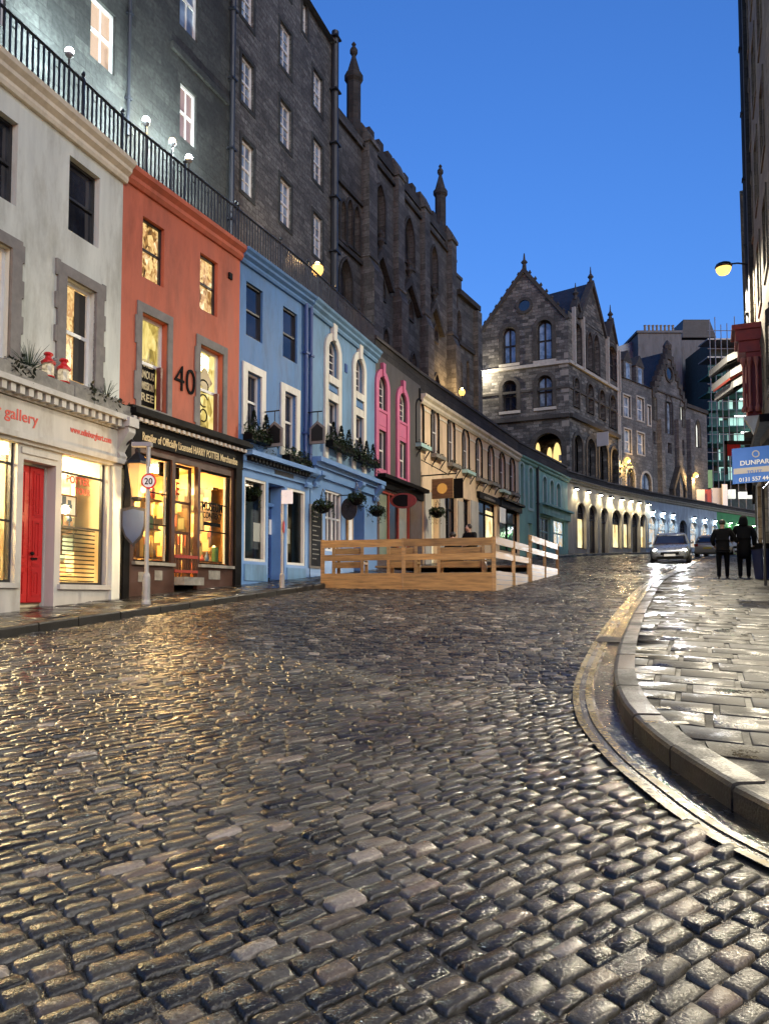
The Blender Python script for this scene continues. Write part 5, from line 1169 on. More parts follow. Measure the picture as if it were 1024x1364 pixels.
FA2, _ = arcade((18.0,60.4), (22.6,64.9), 'cream_arcade', 'cream arched shopfronts in the middle of the arcade, below the wall lantern', m_arcade,
    [(821,1.5,'lit'),(834,1.2,'lit'),(846,1.35,'door'),(856.5,1.2,'lit')], (1,.85,.55), 0, lamps='gap')
FA3, _ = arcade((22.6,64.9), (32.9,74.1), 'bluelit_arcade', 'arched shopfronts tinted blue for the light of their bright white lamps, behind the car', m_arcbluelit,
    [(869,1.5,'cool'),(882,1.6,'cool'),(895.5,1.6,'cool'),(909,1.5,'door'),(923.5,1.6,'cool'),(938,1.7,'cool'),(951,1.5,'cool')], (.8,.93,1), 0, lamps='each')
FA4, _ = arcade((32.9,74.1), (42.5,82.1), 'green_arcade', 'green painted arched shopfronts at the far end behind the two walkers', m_arcgreen,
    [(971,1.4,'dark'),(983,1.5,'lit'),(1002,1.4,'dark')], (.7,1,.6), 0, lamps='each')

# ------------------------------------------------------------------ upper terrace: walkway, railings, parapets
mb = MB(); q0 = []; q1 = []
for i in range(1, len(FCP)-1):
    a = np.array(FCP[i]); d = np.array(FCP[min(i+1,len(FCP)-1)])-np.array(FCP[i-1]); d /= np.linalg.norm(d); n = np.array((-d[1],d[0]))
    q0.append(a+n*.35); q1.append(a+n*6.5)
for a, b2, c, e in zip(q0[:-1], q0[1:], q1[1:], q1[:-1]):
    lo_ = TZ-.31 if a[1] > 31 else TZ-.095
    mb.face([(p[0],p[1],TZ-.02) for p in (a,b2,c,e)])
mb.build('terrace_walkway', m_para, kind='structure')
def path_pts(i0, i1, d, step):           # points along the facade line, d behind it
    P = np.array(FCP[i0:i1+1], float); T = np.gradient(P,axis=0); T /= np.linalg.norm(T,axis=1)[:,None]; Q = P+np.stack([-T[:,1],T[:,0]],1)*d
    seg = np.linalg.norm(np.diff(Q,axis=0),axis=1); cum = np.concatenate([[0],np.cumsum(seg)]); n = int(cum[-1]/step); s = np.linspace(0,cum[-1],n+1)
    return np.stack([np.interp(s,cum,Q[:,0]),np.interp(s,cum,Q[:,1])],1)
def railing(i0, i1, label):
    P = path_pts(i0, i1, .06, .125); p = P[len(P)//2]
    t = thing('iron_railing', label, 'railing', (float(p[0]),float(p[1]),TZ), 'iron railings along the terrace edge')
    mb = MB()
    for x, y in P: mb.box(x-.016,x+.016,y-.016,y+.016,TZ+.1,TZ+1.0)
    mb.build('bars', m_iron, t)
    for nm, z, r in (('top_rail',TZ+1.02,.03),('bottom_rail',TZ+.1,.022)):
        mb = MB(); mb.tube([(x,y,z) for x,y in P[::4]]+[(P[-1][0],P[-1][1],z)], r, 6); mb.build(nm, m_iron, t)
    mb = MB()
    for k in range(2, len(P)-2, 4):
        a, b2 = P[k], P[k+1]; mb.tube([(a[0],a[1],TZ+.82),(b2[0],b2[1],TZ+.82)], .012, 4)
    mb.build('ornament_ring', m_iron, t)
    for k in range(0, len(P), 16):
        x, y = P[k]; mb = MB(); mb.box(x-.025,x+.025,y-.025,y+.025,TZ,TZ+1.1); mb.lathe((x,y,TZ+1.1), [(.02,0),(.045,.04),(.03,.08),(.005,.12)], 8); mb.build('post', m_iron, t)
for i, w in ((1,'at its far left end'),(2,'edge above the white gallery'),(3,'edge above the orange wall'),(4,'edge above the mid blue wall'),(5,'edge above the pale blue wall')):
    railing(i, i+1, 'black iron railing on the terrace '+w)
def parapet(i0, i1, label, h=1.0, th=.3, z0=TZ-.32, d=0.02):
    P = path_pts(i0, i1, d, 2.0); Q = path_pts(i0, i1, d+th, 2.0); p = P[len(P)//2]
    t = thing('stone_parapet', label, 'parapet', (float(p[0]),float(p[1]),z0), 'stone parapets along the terrace edge')
    Q = np.array([min(Q.tolist(), key=lambda q: (q[0]-a[0])**2+(q[1]-a[1])**2) for a in P])
    def slab(nm, A, B, za, zb, mat):
        mb = MB()
        for k in range(len(A)-1):
            mb.box8([(*A[k],za),(*A[k+1],za),(*B[k+1],za),(*B[k],za),(*A[k],zb),(*A[k+1],zb),(*B[k+1],zb),(*B[k],zb)])
        mb.build(nm, mat, t)
    slab('wall', P, Q, z0, TZ+h, m_churchdk); dd = (P-Q)/np.linalg.norm(P-Q,axis=1)[:,None]*.07
    slab('coping', P+dd, Q-dd, TZ+h, TZ+h+.12, m_para)
parapet(6, 7, 'dark stone parapet above the charcoal wall', .55, z0=TZ+.021)
parapet(7, 8, 'dark stone parapet above the peach wall', .55); parapet(8, 9, 'dark stone parapet above the teal wall', .5)
def parapet_line(F, label, h):
    t = thing('stone_parapet', label, 'parapet', F.pt(F.L/2, TZ-.2), 'stone parapets along the terrace edge')
    fpart('wall', F, [(0,F.L,TZ-.24,TZ+h,-.35,-.05)], m_churchdk, t); fpart('coping', F, [(-.02,F.L+.02,TZ+h,TZ+h+.1,-.42,.03)], m_para, t)
for f_, n_, h_ in ((FA1,'above the cream arches next to the teal corner',.25),(FA2,'above the cream arches below the wall lantern',.2),(FA3,'above the blue lit arches',.15),(FA4,'above the green arches',.1)): parapet_line(f_, 'low dark parapet '+n_, h_)

# ------------------------------------------------------------------ tenements over the terrace
T1 = Fac((-9.5,13.9),(-5.11,24.3)); T2 = Fac((-5.11,24.33),(-2.27,31.8))
def tenement(F, s0, name, label, mat, ops, panes, ztop, dep=8, frame=m_sash, rows=2, cols=2):
    t = thing(name, label, 'building', F.pt(F.L/2, TZ))
    mb = MB(); wall(mb, F, s0, F.L, TZ-.3, ztop, ops, .09); body(mb, F, s0, F.L, TZ-.3, ztop, dep); mb.build('wall', mat, t)
    for o, p in zip(ops, panes): window(F, o, frame, p, t, cols=cols, rows=rows, fw=.08, rev=.09)
    return t
ops = [T1.op(121,154,5,88), T1.op(240,262,117,190), T1.op(240,264,-42,45), T1.op(-34,10,-150,22)]
t1 = tenement(T1, -6, 'sooty_tenement', 'sooty dark tenement above the white and orange buildings, lit windows by the floodlights', m_ten1, ops, [m_litbeige,m_litpink,m_bluepane,m_dark], 29.5)
pipe_at(T1, T1.L-.1, TZ, 29.3, t1, m_pipe, .09, .1); pipe_at(T1, T1.s(170,50), TZ+3.5, 29.3, t1, m_pipe, .05)
fpart('string_course', T1, [(T1.s(225,220),T1.L-.25,T1.z(290,128),T1.z(290,120),-.02,.1)], m_ten1, t1)
ops = [T2.op(321.5,337.5,-30,30),T2.op(321.5,337.5,80,142),T2.op(321.5,337.5,190,260),T2.op(373,387.5,36,94),T2.op(373,387.5,139,196),T2.op(373,387.5,241,301),T2.op(417,429,98,147),T2.op(417,429,189,244),T2.op(417,429,287,343),T2.op(403,409,5,45),T2.op(373,387.5,-72,-12)]
zt2 = T2.z(440,58)
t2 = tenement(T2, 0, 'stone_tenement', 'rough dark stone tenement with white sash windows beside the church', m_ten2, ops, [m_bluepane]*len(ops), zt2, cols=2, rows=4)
for o in ops: surround(T2, o, .14, m_ten1, t2, .025)
pipe_at(T2, T2.L-.1, TZ, zt2+.6, t2, m_pipe, .16, .16)
P = T2.pt; mb = MB()                                   # steep slate roof with a skew gable towards the church
zr = zt2+5.5
mb.prism([P(-.2,zt2,.25),P(-.2,zt2,-8),P(-.2,zr,-4)],[P(T2.L-.35,zt2,.25),P(T2.L-.35,zt2,-8),P(T2.L-.35,zr,-4)]); mb.build('roof', m_slate, t2)
mb = MB(); mb.prism([P(T2.L-.35,zt2,.3),P(T2.L-.35,zt2,-8),P(T2.L-.35,zr+.3,-4)],[P(T2.L,zt2,.3),P(T2.L,zt2,-8),P(T2.L,zr+.3,-4)]); mb.build('skew_gable', m_ten2, t2)

# ------------------------------------------------------------------ gothic church
F = Fac((-2.2,32.45),(4.55,47.35)); S1 = F.L
t = thing('gothic_church', 'sooty gothic church with buttresses, lancet windows and two tall pinnacles against the sky', 'church', F.pt(S1/2,TZ))
zp = F.z(545,262); zA = F.z(468,172)
la = [F.op(500,512,246,314,'p'),F.op(538,551,290,352,'p'),F.op(573.5,582,328,384,'p')]
aA = [F.op(453,460,268,320,'p'),F.op(461.5,469,266,326,'p'),F.op(470.5,478,275,334,'p'),F.op(452,468,345,402,'p')]
sA = F.s(486,300)
low = []
for c_, y in ((503,445),(513,452),(540,478),(550,485),(574,508),(581,513)): low.append(F.op(c_-3,c_+3,y-14,y+8,'p'))
vs = [F.op(504,512,370,396,'p'),F.op(543,549,402,424,'p'),F.op(577,581.5,434,453,'p')]
mb = MB(); wall(mb, F, 0, S1, TZ-.3, zp, la+aA+low+vs, .3); body(mb, F, 0, S1, TZ-.3, zp, 11); mb.build('wall', m_church, t)
for o in la+aA+low+vs:
    window(F, o, m_churchdk, m_dark if o is not aA[3] else m_dark, t, cols=2, rows=1, fw=.1, rev=.3, bar=.1)
    surround(F, o, .14, m_churchdk, t, .07)
o = aA[3]; q = o['s0']+.3; mb = MB(); mb.face([F.pt(a,b2,-.29) for a,b2 in ((q,o['z0']+.1),(q+.32,o['z0']+.1),(q+.32,o['zs']+.2),(q,o['zs']+.2))]); mb.build('lit_pane', m_litwhite, t)
def buttress(px, yt, w, proj, ymid, label='buttress'):
    q = F.s(px,(yt+ymid)/2); z1 = F.z(px,yt); zm = F.z(px,ymid); mb = MB()
    mb.fbox(F, q-w/2, q+w/2, zm, z1, 0, proj*.6); mb.fbox(F, q-w/2-.06, q+w/2+.06, TZ-.3, zm-.5, 0, proj)
    mb.prism([F.pt(q-w/2-.06,zm-.5,0),F.pt(q-w/2-.06,zm-.5,proj),F.pt(q-w/2-.06,zm+.15,proj*.55),F.pt(q-w/2-.06,zm+.15,0)],[F.pt(q+w/2+.06,zm-.5,0),F.pt(q+w/2+.06,zm-.5,proj),F.pt(q+w/2+.06,zm+.15,proj*.55),F.pt(q+w/2+.06,zm+.15,0)])
    mb.prism([F.pt(q-w/2-.08,z1,-.3),F.pt(q-w/2-.08,z1,proj*.75),F.pt(q-w/2-.08,z1+.2,proj*.75),F.pt(q-w/2-.08,z1+.95,.05),F.pt(q-w/2-.08,z1+.95,-.3)],[F.pt(q+w/2+.08,z1,-.3),F.pt(q+w/2+.08,z1,proj*.75),F.pt(q+w/2+.08,z1+.2,proj*.75),F.pt(q+w/2+.08,z1+.95,.05),F.pt(q+w/2+.08,z1+.95,-.3)])
    mb.fbox(F, q-w/2-.1, q+w/2+.1, zm+.12, zm+.3, 0, proj*.7)
    return mb.build('buttress', m_church, t)
buttress(487,197,.9,.7,352); buttress(528,240,.8,.5,392); buttress(563,282,.8,.5,425); buttress(598,325,.85,.6,452)
mb = MB(); mb.fbox(F, 0, sA, zp, zA-.4, -4, 0); mb.fbox(F, -.02, sA+.05, zA-.4, zA, -4.05, .14); mb.build('tower_bay', m_church, t)
fpart('tower_string_course', F, [(0,sA,F.z(468,262),F.z(468,257),-.02,.12),(0,sA,F.z(465,340),F.z(465,335),-.02,.12)], m_churchdk, t)
fpart('parapet', F, [(sA,S1,zp,zp+.5,-.5,.08),(sA,S1,zp-.55,zp-.4,-.02,.14)], m_churchdk, t)
mb = MB(); q = sA+.4
while q < S1-.5: mb.fbox(F, q, q+.55, zp+.5, zp+.95, -.4, .05); q += 1.1
mb.build('battlement', m_churchdk, t)
def gablet(xc, ya, x0, y0, x1, y1):      # steep crocketed hood between the buttresses
    c, za = F.s(xc,ya,.2), F.z(xc,ya,.2); a, z0 = F.s(x0,y0,.2), F.z(x0,y0,.2); e, z1 = F.s(x1,y1,.2), F.z(x1,y1,.2); zb = min(z0,z1); w = max(c-a, e-c); a, e = c-w, c+w; mb = MB()
    k = .22
    for sgn in (-1,1):
        mb.prism([F.pt(c,za,-.01),F.pt(c+sgn*w,zb,-.01),F.pt(c+sgn*(w-k),zb,-.01),F.pt(c,za-k*2.2,-.01)],[F.pt(c,za,.3),F.pt(c+sgn*w,zb,.3),F.pt(c+sgn*(w-k),zb,.3),F.pt(c,za-k*2.2,.3)])
    mb.lathe(F.pt(c,za,.15), [(.07,-.1),(.1,.1),(.22,.3),(.1,.5),(.16,.7),(.04,.95)], 8)
    return mb.build('gable_moulding', m_churchdk, t)
gablet(508,330,498,357,524,390); gablet(546,368,537,392,561,423); gablet(579,400,571,424,591,449)
def pinnacle(c, zb, zc, zt, r):
    mb = MB(); mb.lathe(c, [(r*.7,zb-1.2),(r*1.5,zb-.4),(r*1.25,zb),(r,zb+.25),(r,zc-.2),(r*1.32,zc-.05),(r*1.32,zc+.2),(r*1.0,zc+.3),(r*.28,zt-.75),(r*.55,zt-.6),(r*.55,zt-.42),(r*.2,zt-.25),(r*.35,zt-.15),(r*.02,zt)], 8); mb.build('pinnacle', m_churchdk, t)
dB = -.35
q = F.s(471,150,dB); c = F.pt(q,0,dB); pinnacle(c, F.z(471,168,dB), F.z(471,106,dB), F.z(471,55,dB), .34)
q = F.s(586.5,300,dB); c = F.pt(q,0,dB); pinnacle(c, F.z(586.5,316,dB), F.z(586.5,259,dB), F.z(586.5,219,dB), .34)
mb = MB(); qq = F.s(488,180); mb.prism([F.pt(qq-.75,zA-.3,.2),F.pt(qq+.75,zA-.3,.2),F.pt(qq,zA+.9,.2)],[F.pt(qq-.75,zA-.3,-.6),F.pt(qq+.75,zA-.3,-.6),F.pt(qq,zA+.9,-.6)]); mb.build('corner_gable', m_churchdk, t)
mb = MB(); P = F.pt; mb.prism([P(sA,zp-.2,-.6),P(sA,zp-.2,-10.8),P(sA,zp+4.2,-5.7)],[P(S1,zp-.2,-.6),P(S1,zp-.2,-10.8),P(S1,zp+4.2,-5.7)]); mb.build('roof', m_slate, t)

# ------------------------------------------------------------------ small house next to the church
F = Fac((4.75,47.75),(6.35,50.6)); S1 = F.L
t = thing('narrow_house', 'narrow dark stone house with chimney pots between church and gabled hall', 'building', F.pt(S1/2,TZ))
zt = F.z(620,398)
ops = [F.op(608.5,614.5,413,454,'p'), F.op(609,615.5,476,520,'p'), F.op(621,625,480,520,'p')]
mb = MB(); wall(mb, F, 0, S1, TZ-.3, zt, ops, .25); body(mb, F, 0, S1, TZ-.3, zt, 7); mb.build('wall', m_church, t)
for o in ops: window(F, o, m_churchdk, m_dark, t, cols=1, rows=1, rev=.25)
fpart('string_course', F, [(-.05,S1+.05,F.z(620,466),F.z(620,461),-.02,.15),(-.1,S1+.1,zt-.2,zt+.15,-.5,.25)], m_churchdk, t)
fpart('buttress', F, [(S1-.7,S1+.02,TZ-.3,zt-.4,0,.35)], m_church, t)
ch = fpart('chimney', F, [(.15,2.0,zt+.1,zt+1.6,-1.6,-.6),(.08,2.07,zt+1.6,zt+1.8,-1.67,-.53)], m_church, t)
for k in range(4):
    mb = MB(); mb.lathe(F.pt(.4+.42*k, zt+1.8, -1.1), [(.13,0),(.11,.1),(.1,.75),(.13,.8),(.12,.85)], 8); mb.build('chimney_pot', m_leadgrey, ch)

# ------------------------------------------------------------------ gabled hall at the corner
G1 = Fac((8.2,65.2),(15.4,62.0)); G2 = Fac((15.41,62.0),(22.2,70.8)); F = G1; S1 = F.L
t = thing('gabled_hall', 'dark stone gothic hall with two gables and arched windows above the arcade', 'building', F.pt(S1,TZ))
zs = F.z(700,489); ze = F.z(758,420); za = F.z(698,358); zb = F.z(720,557)
U1 = [F.op(669,687,436,484,'r'),F.op(714.5,735,426,479,'r')]; L1 = [F.op(669,688,507,547,'r'),F.op(715,735.5,500,542,'r')]
big = F.op(711,748,577,650,'r')
mb = MB(); wall(mb, F, 0, S1, TZ-.3, ze, [o for o in U1]+L1+[big], .35)
mid = F.s(698,400); gl, gr = F.s(646,430), F.s(758,420)
half = max(mid-gl, gr-mid)
mb.face([F.pt(mid-half,ze,0),F.pt(min(mid+half,S1),ze,0),F.pt(mid,za,0)])
body(mb, F, 0, S1, TZ-.3, ze, 9, top=False)
mb.build('wall', m_gable, t)
for k, o in enumerate(U1+L1):
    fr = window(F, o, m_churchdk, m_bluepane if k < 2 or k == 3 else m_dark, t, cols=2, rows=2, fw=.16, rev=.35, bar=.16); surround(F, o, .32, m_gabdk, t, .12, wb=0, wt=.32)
    fpart('sill', F, [(o['s0']-.3,o['s1']+.3,o['z0']-.3,o['z0']-.05,-.02,.14)], m_string, t)
surround(F, big, .4, m_gabdk, t, .12, wb=0)
rm = MB(); rm.fbox(F, big['s0']-.4, big['s1']+.2, TZ, TZ+.05, -4, -.36); rm.face([F.pt(a,b2,-3.5) for a,b2 in ((0,TZ),(S1,TZ),(S1,TZ+5),(0,TZ+5))]); rm.build('loggia', m_gable, t)
for a, b2, y0, y1 in ((713,719,606,590),(728,735,613,596),(736,747,617,590)):
    o = dict(s0=F.s(a,600,-3.4),s1=F.s(b2,600,-3.4),z0=F.z(a,y0,-3.4),z1=F.z(a,y1,-3.4),arch='r'); o['zs'] = o['z0']+.3; mb = MB(); mb.face([F.pt(p,q,-3.4) for p,q in outline(o)]); mb.build('lit_window', emit('loggia_window',(1,.68,.25),.11), t)
for f_ in (G1,G2):
    L_ = f_.L; fpart('string_course', f_, [(-.1 if f_ is G2 else 0,L_,zs-.12,zs+.14,-.02,.2)], m_string, t); fpart('string_course', f_, [(0,L_,zb-.15,zb+.2,-.02,.3)], m_gabdk, t)
    fpart('string_course', f_, [(0,L_,zs-2.2,zs-2.0,-.02,.1)], m_gabdk, t)
c = F.pt(mid, F.z(700,407), 0); mb = MB(); rr = .72
o1 = [(mid+rr*cos(a), F.z(700,407)+rr*sin(a)) for a in np.linspace(0,2*pi,25)[:-1]]; o2 = [(mid+rr*.68*cos(a), F.z(700,407)+rr*.68*sin(a)) for a in np.linspace(0,2*pi,25)[:-1]]
band(mb, F, o1, o2, -.02, .15); w = mb.build('round_window', m_gabdk, t); mb = MB(); mb.face([F.pt(a,b2,.03) for a,b2 in o2]); mb.build('pane', m_dark, w)
mb = MB()
for sg in (-1,1):
    A = [(mid,za+.15),(mid+sg*half*1.06,ze-.25),(mid+sg*half*.98,ze-.35),(mid,za-.35)]
    if sg > 0: A = [(mid,za+.15),(S1+.1,ze-.2),(S1-.1,ze-.35),(mid,za-.35)]
    mb.prism([F.pt(a,z,-.4) for a,z in A],[F.pt(a,z,.18) for a,z in A])
    for k in range(1,8): x_, z_ = mid+(A[1][0]-mid)*k/8, za+.15+(A[1][1]-za-.15)*k/8; mb.lathe(F.pt(x_,z_,-.1), [(.05,-.05),(.16,.1),(.04,.32)], 6)
mb.build('coping', m_gabdk, t)
mb = MB(); mb.lathe(F.pt(mid,za+.1,-.1), [(.2,-.1),(.16,.35),(.3,.5),(.1,.75),(.05,1.3)], 8); mb.build('finial', m_gabdk, t)
mb = MB(); pm = lambda d: F.pt(mid,za-.05,d); mb.add([pm(-.2),pm(-10),F.pt(mid-half,ze-.3,-.2),F.pt(mid-half,ze-.3,-10),F.pt(S1,ze-.2,-.2),F.pt(S1,ze-.2,-10),F.pt(mid-half-2.2,ze-1.6,-.6),F.pt(mid-half-2.2,ze-1.6,-10)], [(0,1,3,2),(1,0,4,5),(2,3,7,6)]); mb.build('roof', m_slate, t)
fpart('side_wing', F, [(-2.4,-.02,TZ-.3,ze-1.6,-9,-.6)], m_church, t)
fpart('quoin', F, [(S1-R.uniform(.3,.95),S1+.0,TZ+.2+k*.72,TZ+.2+k*.72+.5,-.02,.03) for k in range(16) if TZ+.9+k*.72 < ze and k not in (2,5,6,9,12)], m_greystone, t)
F = G2; S2 = F.L
ze2 = F.z(782,432)
U2 = [F.op(781,788,443,493,'p'),F.op(789.5,797,446,498,'p'),F.op(763.5,773,432,484,'r'),F.op(808,821,462,505,'r')]
L2 = [F.op(764,770,504,543,'r'),F.op(781.5,789,512,551,'r'),F.op(797.5,804.5,520,559,'r'),F.op(811.5,819,527,571,'r')]
B2 = [F.op(763.5,774.5,580,648,'r'),F.op(781,791.5,585,652,'r'),F.op(797,808,591,656,'r'),F.op(813,823,598,660,'r')]
for o in U2: o['z1'] = min(o['z1'], ze2-.1)
for o in B2: o['z0'] = TZ+.1
mb = MB(); wall(mb, F, 0, S2, TZ-.3, ze2, U2+L2+B2, .35)
m2 = F.s(788,400); hf = 3.1; zg = F.z(788,377)
mb.face([F.pt(m2-hf,ze2,0),F.pt(m2+hf,ze2,0),F.pt(m2,zg,0)])
m3 = F.s(814,440); zg3 = F.z(812,425); mb.face([F.pt(m3-1.2,ze2,0),F.pt(m3+1.2,ze2,0),F.pt(m3,zg3,0)])
m4 = F.s(768,425); zg4 = F.z(766,424); mb.face([F.pt(m4-1.0,ze2,0),F.pt(m4+1.0,ze2,0),F.pt(m4,max(zg4,ze2+1.5),0)])
body(mb, F, 4.2, S2, TZ-.3, ze2, 7, top=False); mb.build('wall', m_gable, t)
for o in U2+L2: window(F, o, m_churchdk, m_dark, t, cols=2, rows=2, fw=.14, rev=.35, bar=.12); surround(F, o, .22, m_gabdk, t, .1, wb=0)
for o in B2: surround(F, o, .3, m_gabdk, t, .12, wb=0); window(F, grow(o,-.02), m_churchdk, m_dark, t, cols=1, rows=1, fw=.1, rev=.5)
fpart('pale_shaft', F, [(U2[2]['s0']-.3,U2[2]['s0']-.12,zs,ze2+.5,0,.3),(U2[2]['s1']+.12,U2[2]['s1']+.3,zs,ze2+.2,0,.3),(U2[3]['s0']-.3,U2[3]['s0']-.12,zs,ze2,0,.3),(U2[3]['s1']+.1,U2[3]['s1']+.28,zs,ze2-.5,0,.3)], m_string, t)
for m_, h_, z_ in ((m2,hf,zg),(m3,1.2,zg3),(m4,1.0,max(zg4,ze2+1.5))):
    mb = MB()
    for sg in (-1,1):
        A = [(m_,z_+.2),(m_+sg*h_*1.08,ze2-.1),(m_+sg*h_*.96,ze2-.15),(m_,z_-.3)]; mb.prism([F.pt(a,z,-.4) for a,z in A],[F.pt(a,z,.2) for a,z in A])
    mb.lathe(F.pt(m_,z_+.1,-.1), [(.2,-.1),(.14,.3),(.28,.45),(.08,.75),(.03,1.4)], 8); mb.build('gable_coping', m_gabdk, t)
    mb = MB(); mb.add([F.pt(m_,z_,-.2),F.pt(m_,z_,-7),F.pt(m_-h_,ze2,-.2),F.pt(m_-h_,ze2,-7),F.pt(m_+h_,ze2,-.2),F.pt(m_+h_,ze2,-7)],[(0,1,3,2),(1,0,4,5)]); mb.build('roof', m_slate, t)
mb = MB(); P = F.pt; mb.prism([P(1.5,ze2,.05),P(1.5,ze2,-9),P(1.5,zg-.6,-4.5)],[P(S2,ze2,.05),P(S2,ze2,-9),P(S2,zg-.6,-4.5)]); mb.build('roof', m_slate, t)
q, z = F.s(801,585,.8), F.z(801,585,.8); sgn = thing('hanging_sign', 'small pale sign hanging on the side of the gabled hall over its arches', 'sign', F.pt(q,z,.8))
mb = MB(); mb.box8([F.pt(q-.04,z-.6,1.4),F.pt(q+.04,z-.6,1.4),F.pt(q+.04,z-.6,.35),F.pt(q-.04,z-.6,.35),F.pt(q-.04,z+.6,1.4),F.pt(q+.04,z+.6,1.4),F.pt(q+.04,z+.6,.35),F.pt(q-.04,z+.6,.35)]); mb.build('board', m_signpale, sgn); mb = MB(); mb.tube([F.pt(q,z+.7,.0),F.pt(q,z+.7,1.4)],.03,5); mb.build('bracket', m_iron, sgn)
pipe_at(G2, S2-.1, TZ, ze2, t, m_string, .09, .1)

# ------------------------------------------------------------------ far tenement, chapel, backdrop
F = Fac((22.3,70.95),(27.2,75.6)); S1 = F.L
t = thing('far_tenement', 'grey stone tenement with small dormers between gabled hall and chapel', 'building', F.pt(S1/2,TZ))
zt = F.z(846,510)
ops = [F.op(830,839,527,555),F.op(848,857,530,560),F.op(831,840,572,603),F.op(848.5,857.5,577,605),F.op(862,866,541,566)]
bot = [F.op(834,845,624,658,'r'),F.op(854,867,630,658,'r')]
for o in bot: o['z0'] = TZ+.1
mb = MB(); wall(mb, F, 0, S1, TZ-.3, zt, ops+bot, .2); body(mb, F, 0, S1, TZ-.3, zt, 8); mb.build('wall', m_farstone, t)
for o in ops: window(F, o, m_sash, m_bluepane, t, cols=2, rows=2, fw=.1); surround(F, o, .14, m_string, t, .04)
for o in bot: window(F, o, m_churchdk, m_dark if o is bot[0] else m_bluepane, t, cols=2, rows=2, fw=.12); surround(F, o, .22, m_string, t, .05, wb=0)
mb = MB(); mb.prism([F.pt(0,zt,.15),F.pt(0,zt,-8),F.pt(0,zt+3.2,-4)],[F.pt(S1,zt,.15),F.pt(S1,zt,-8),F.pt(S1,zt+3.2,-4)]); mb.build('roof', m_slate, t)
for x in (835,851):
    q = F.s(x,498); dm = fpart('dormer', F, [(q-.75,q+.75,zt-.1,zt+1.75,-2.5,.05)], m_farstone, t)
    mb = MB(); mb.prism([F.pt(q-.9,zt+1.75,.1),F.pt(q+.9,zt+1.75,.1),F.pt(q,zt+2.9,.1)],[F.pt(q-.9,zt+1.75,-2.5),F.pt(q+.9,zt+1.75,-2.5),F.pt(q,zt+2.9,-2.5)]); mb.build('dormer_roof', m_gabdk, dm)
    mb = MB(); mb.face([F.pt(a,b2,.055) for a,b2 in ((q-.35,zt+.1),(q+.35,zt+.1),(q+.35,zt+1.6),(q-.35,zt+1.6))]); mb.build('dormer_window', m_bluepane, dm)
pipe_at(F, .15, TZ, zt, t, m_string, .1, .1)
F = Fac((27.25,75.65),(36.4,84.0)); S1 = F.L
t = thing('stone_chapel', 'grey stone chapel with a steep crow stepped gable and tall lit lancet windows', 'church', F.pt(S1/2,TZ))
zt = F.z(890,535); ZA = F.z(889,468); mc = F.s(890,500); hw = F.s(913,560)-mc; zr_ = F.z(930,545)
ops = [F.op(868.8,873.5,527,560,'p'),F.op(886,895,527,578,'p'),F.op(905.5,911,532,569,'p'),F.op(926,932,560,596,'p'),F.op(869.5,873.5,575,592),F.op(906,911,586,606),F.op(889,894,590,604)]
mb = MB(); wall(mb, F, 0, mc+hw, TZ-.3, zt, [o for o in ops if o is not ops[3]], .25); mb.face([F.pt(mc-hw,zt,0),F.pt(mc+hw,zt,0),F.pt(mc,ZA,0)]); wall(mb, F, mc+hw, S1, TZ-.3, zr_, [ops[3]], .25); body(mb, F, 0, mc+hw, TZ-.3, zt, 8); body(mb, F, mc+hw, S1, TZ-.3, zr_, 8); mb.build('wall', m_farstone, t)
for o, g in zip(ops, (m_litwhite,m_bluepane,m_litwhite,m_litwhite,m_bluepane,m_bluepane,m_dark)): window(F, o, m_churchdk, g, t, cols=2 if o is ops[1] else 1, rows=1, fw=.1, rev=.25, bar=.2)
for o in ops[:4]: surround(F, o, .16, m_gabdk, t, .05, wb=0)
mb = MB()
for sg in (-1,1):
    for k in range(8): a = mc+sg*hw*(k+.0)/8; b2 = mc+sg*hw*(k+1.0)/8; z = ZA-(ZA-zt)*k/8; mb.fbox(F, min(a,b2), max(a,b2), z-(ZA-zt)/8*1.3, z+.25, -.4, .15)
mb.lathe(F.pt(mc,ZA+.2,-.1), [(.4,0),(.5,.4),(.3,.7),(.1,1.0)], 8); mb.build('crow_steps', m_gabdk, t)
zc = F.z(890,498); rr = .95; o1 = [(mc+rr*cos(a), zc+rr*sin(a)) for a in np.linspace(0,2*pi,21)[:-1]]; o2 = [(mc+rr*.7*cos(a), zc+rr*.7*sin(a)) for a in np.linspace(0,2*pi,21)[:-1]]
mb = MB(); band(mb, F, o1, o2, -.02, .14); w = mb.build('rose_window', m_gabdk, t); mb = MB(); mb.face([F.pt(a,b2,.02) for a,b2 in o2]); mb.build('pane', m_dark, w)
mb = MB(); mb.add([F.pt(mc,ZA,-.2),F.pt(mc,ZA,-8),F.pt(mc-hw,zt,-.2),F.pt(mc-hw,zt,-8),F.pt(mc+hw,zt,-.2),F.pt(mc+hw,zt,-8)],[(0,1,3,2),(1,0,4,5)]); mb.build('roof', m_slate, t)
fpart('string_course', F, [(mc-hw,mc+hw,F.z(890,527),F.z(890,525),-.02,.12),(mc+hw,S1,zr_-.3,zr_+.1,-.02,.2)], m_gabdk, t)
for x in (877,900,916): q = F.s(x,600); fpart('buttress', F, [(q-.35,q+.35,TZ-.3,F.z(x,560),0,.5)], m_farstone, t)
q = F.s(899,640); zz = F.z(899,621); mb = MB()
for sg in (-1,1): A = [(q,zz),(q+sg*1.5,zz-2.6),(q+sg*1.15,zz-2.6),(q,zz-.7)]; mb.prism([F.pt(a,z,-.01) for a,z in A],[F.pt(a,z,.6) for a,z in A])
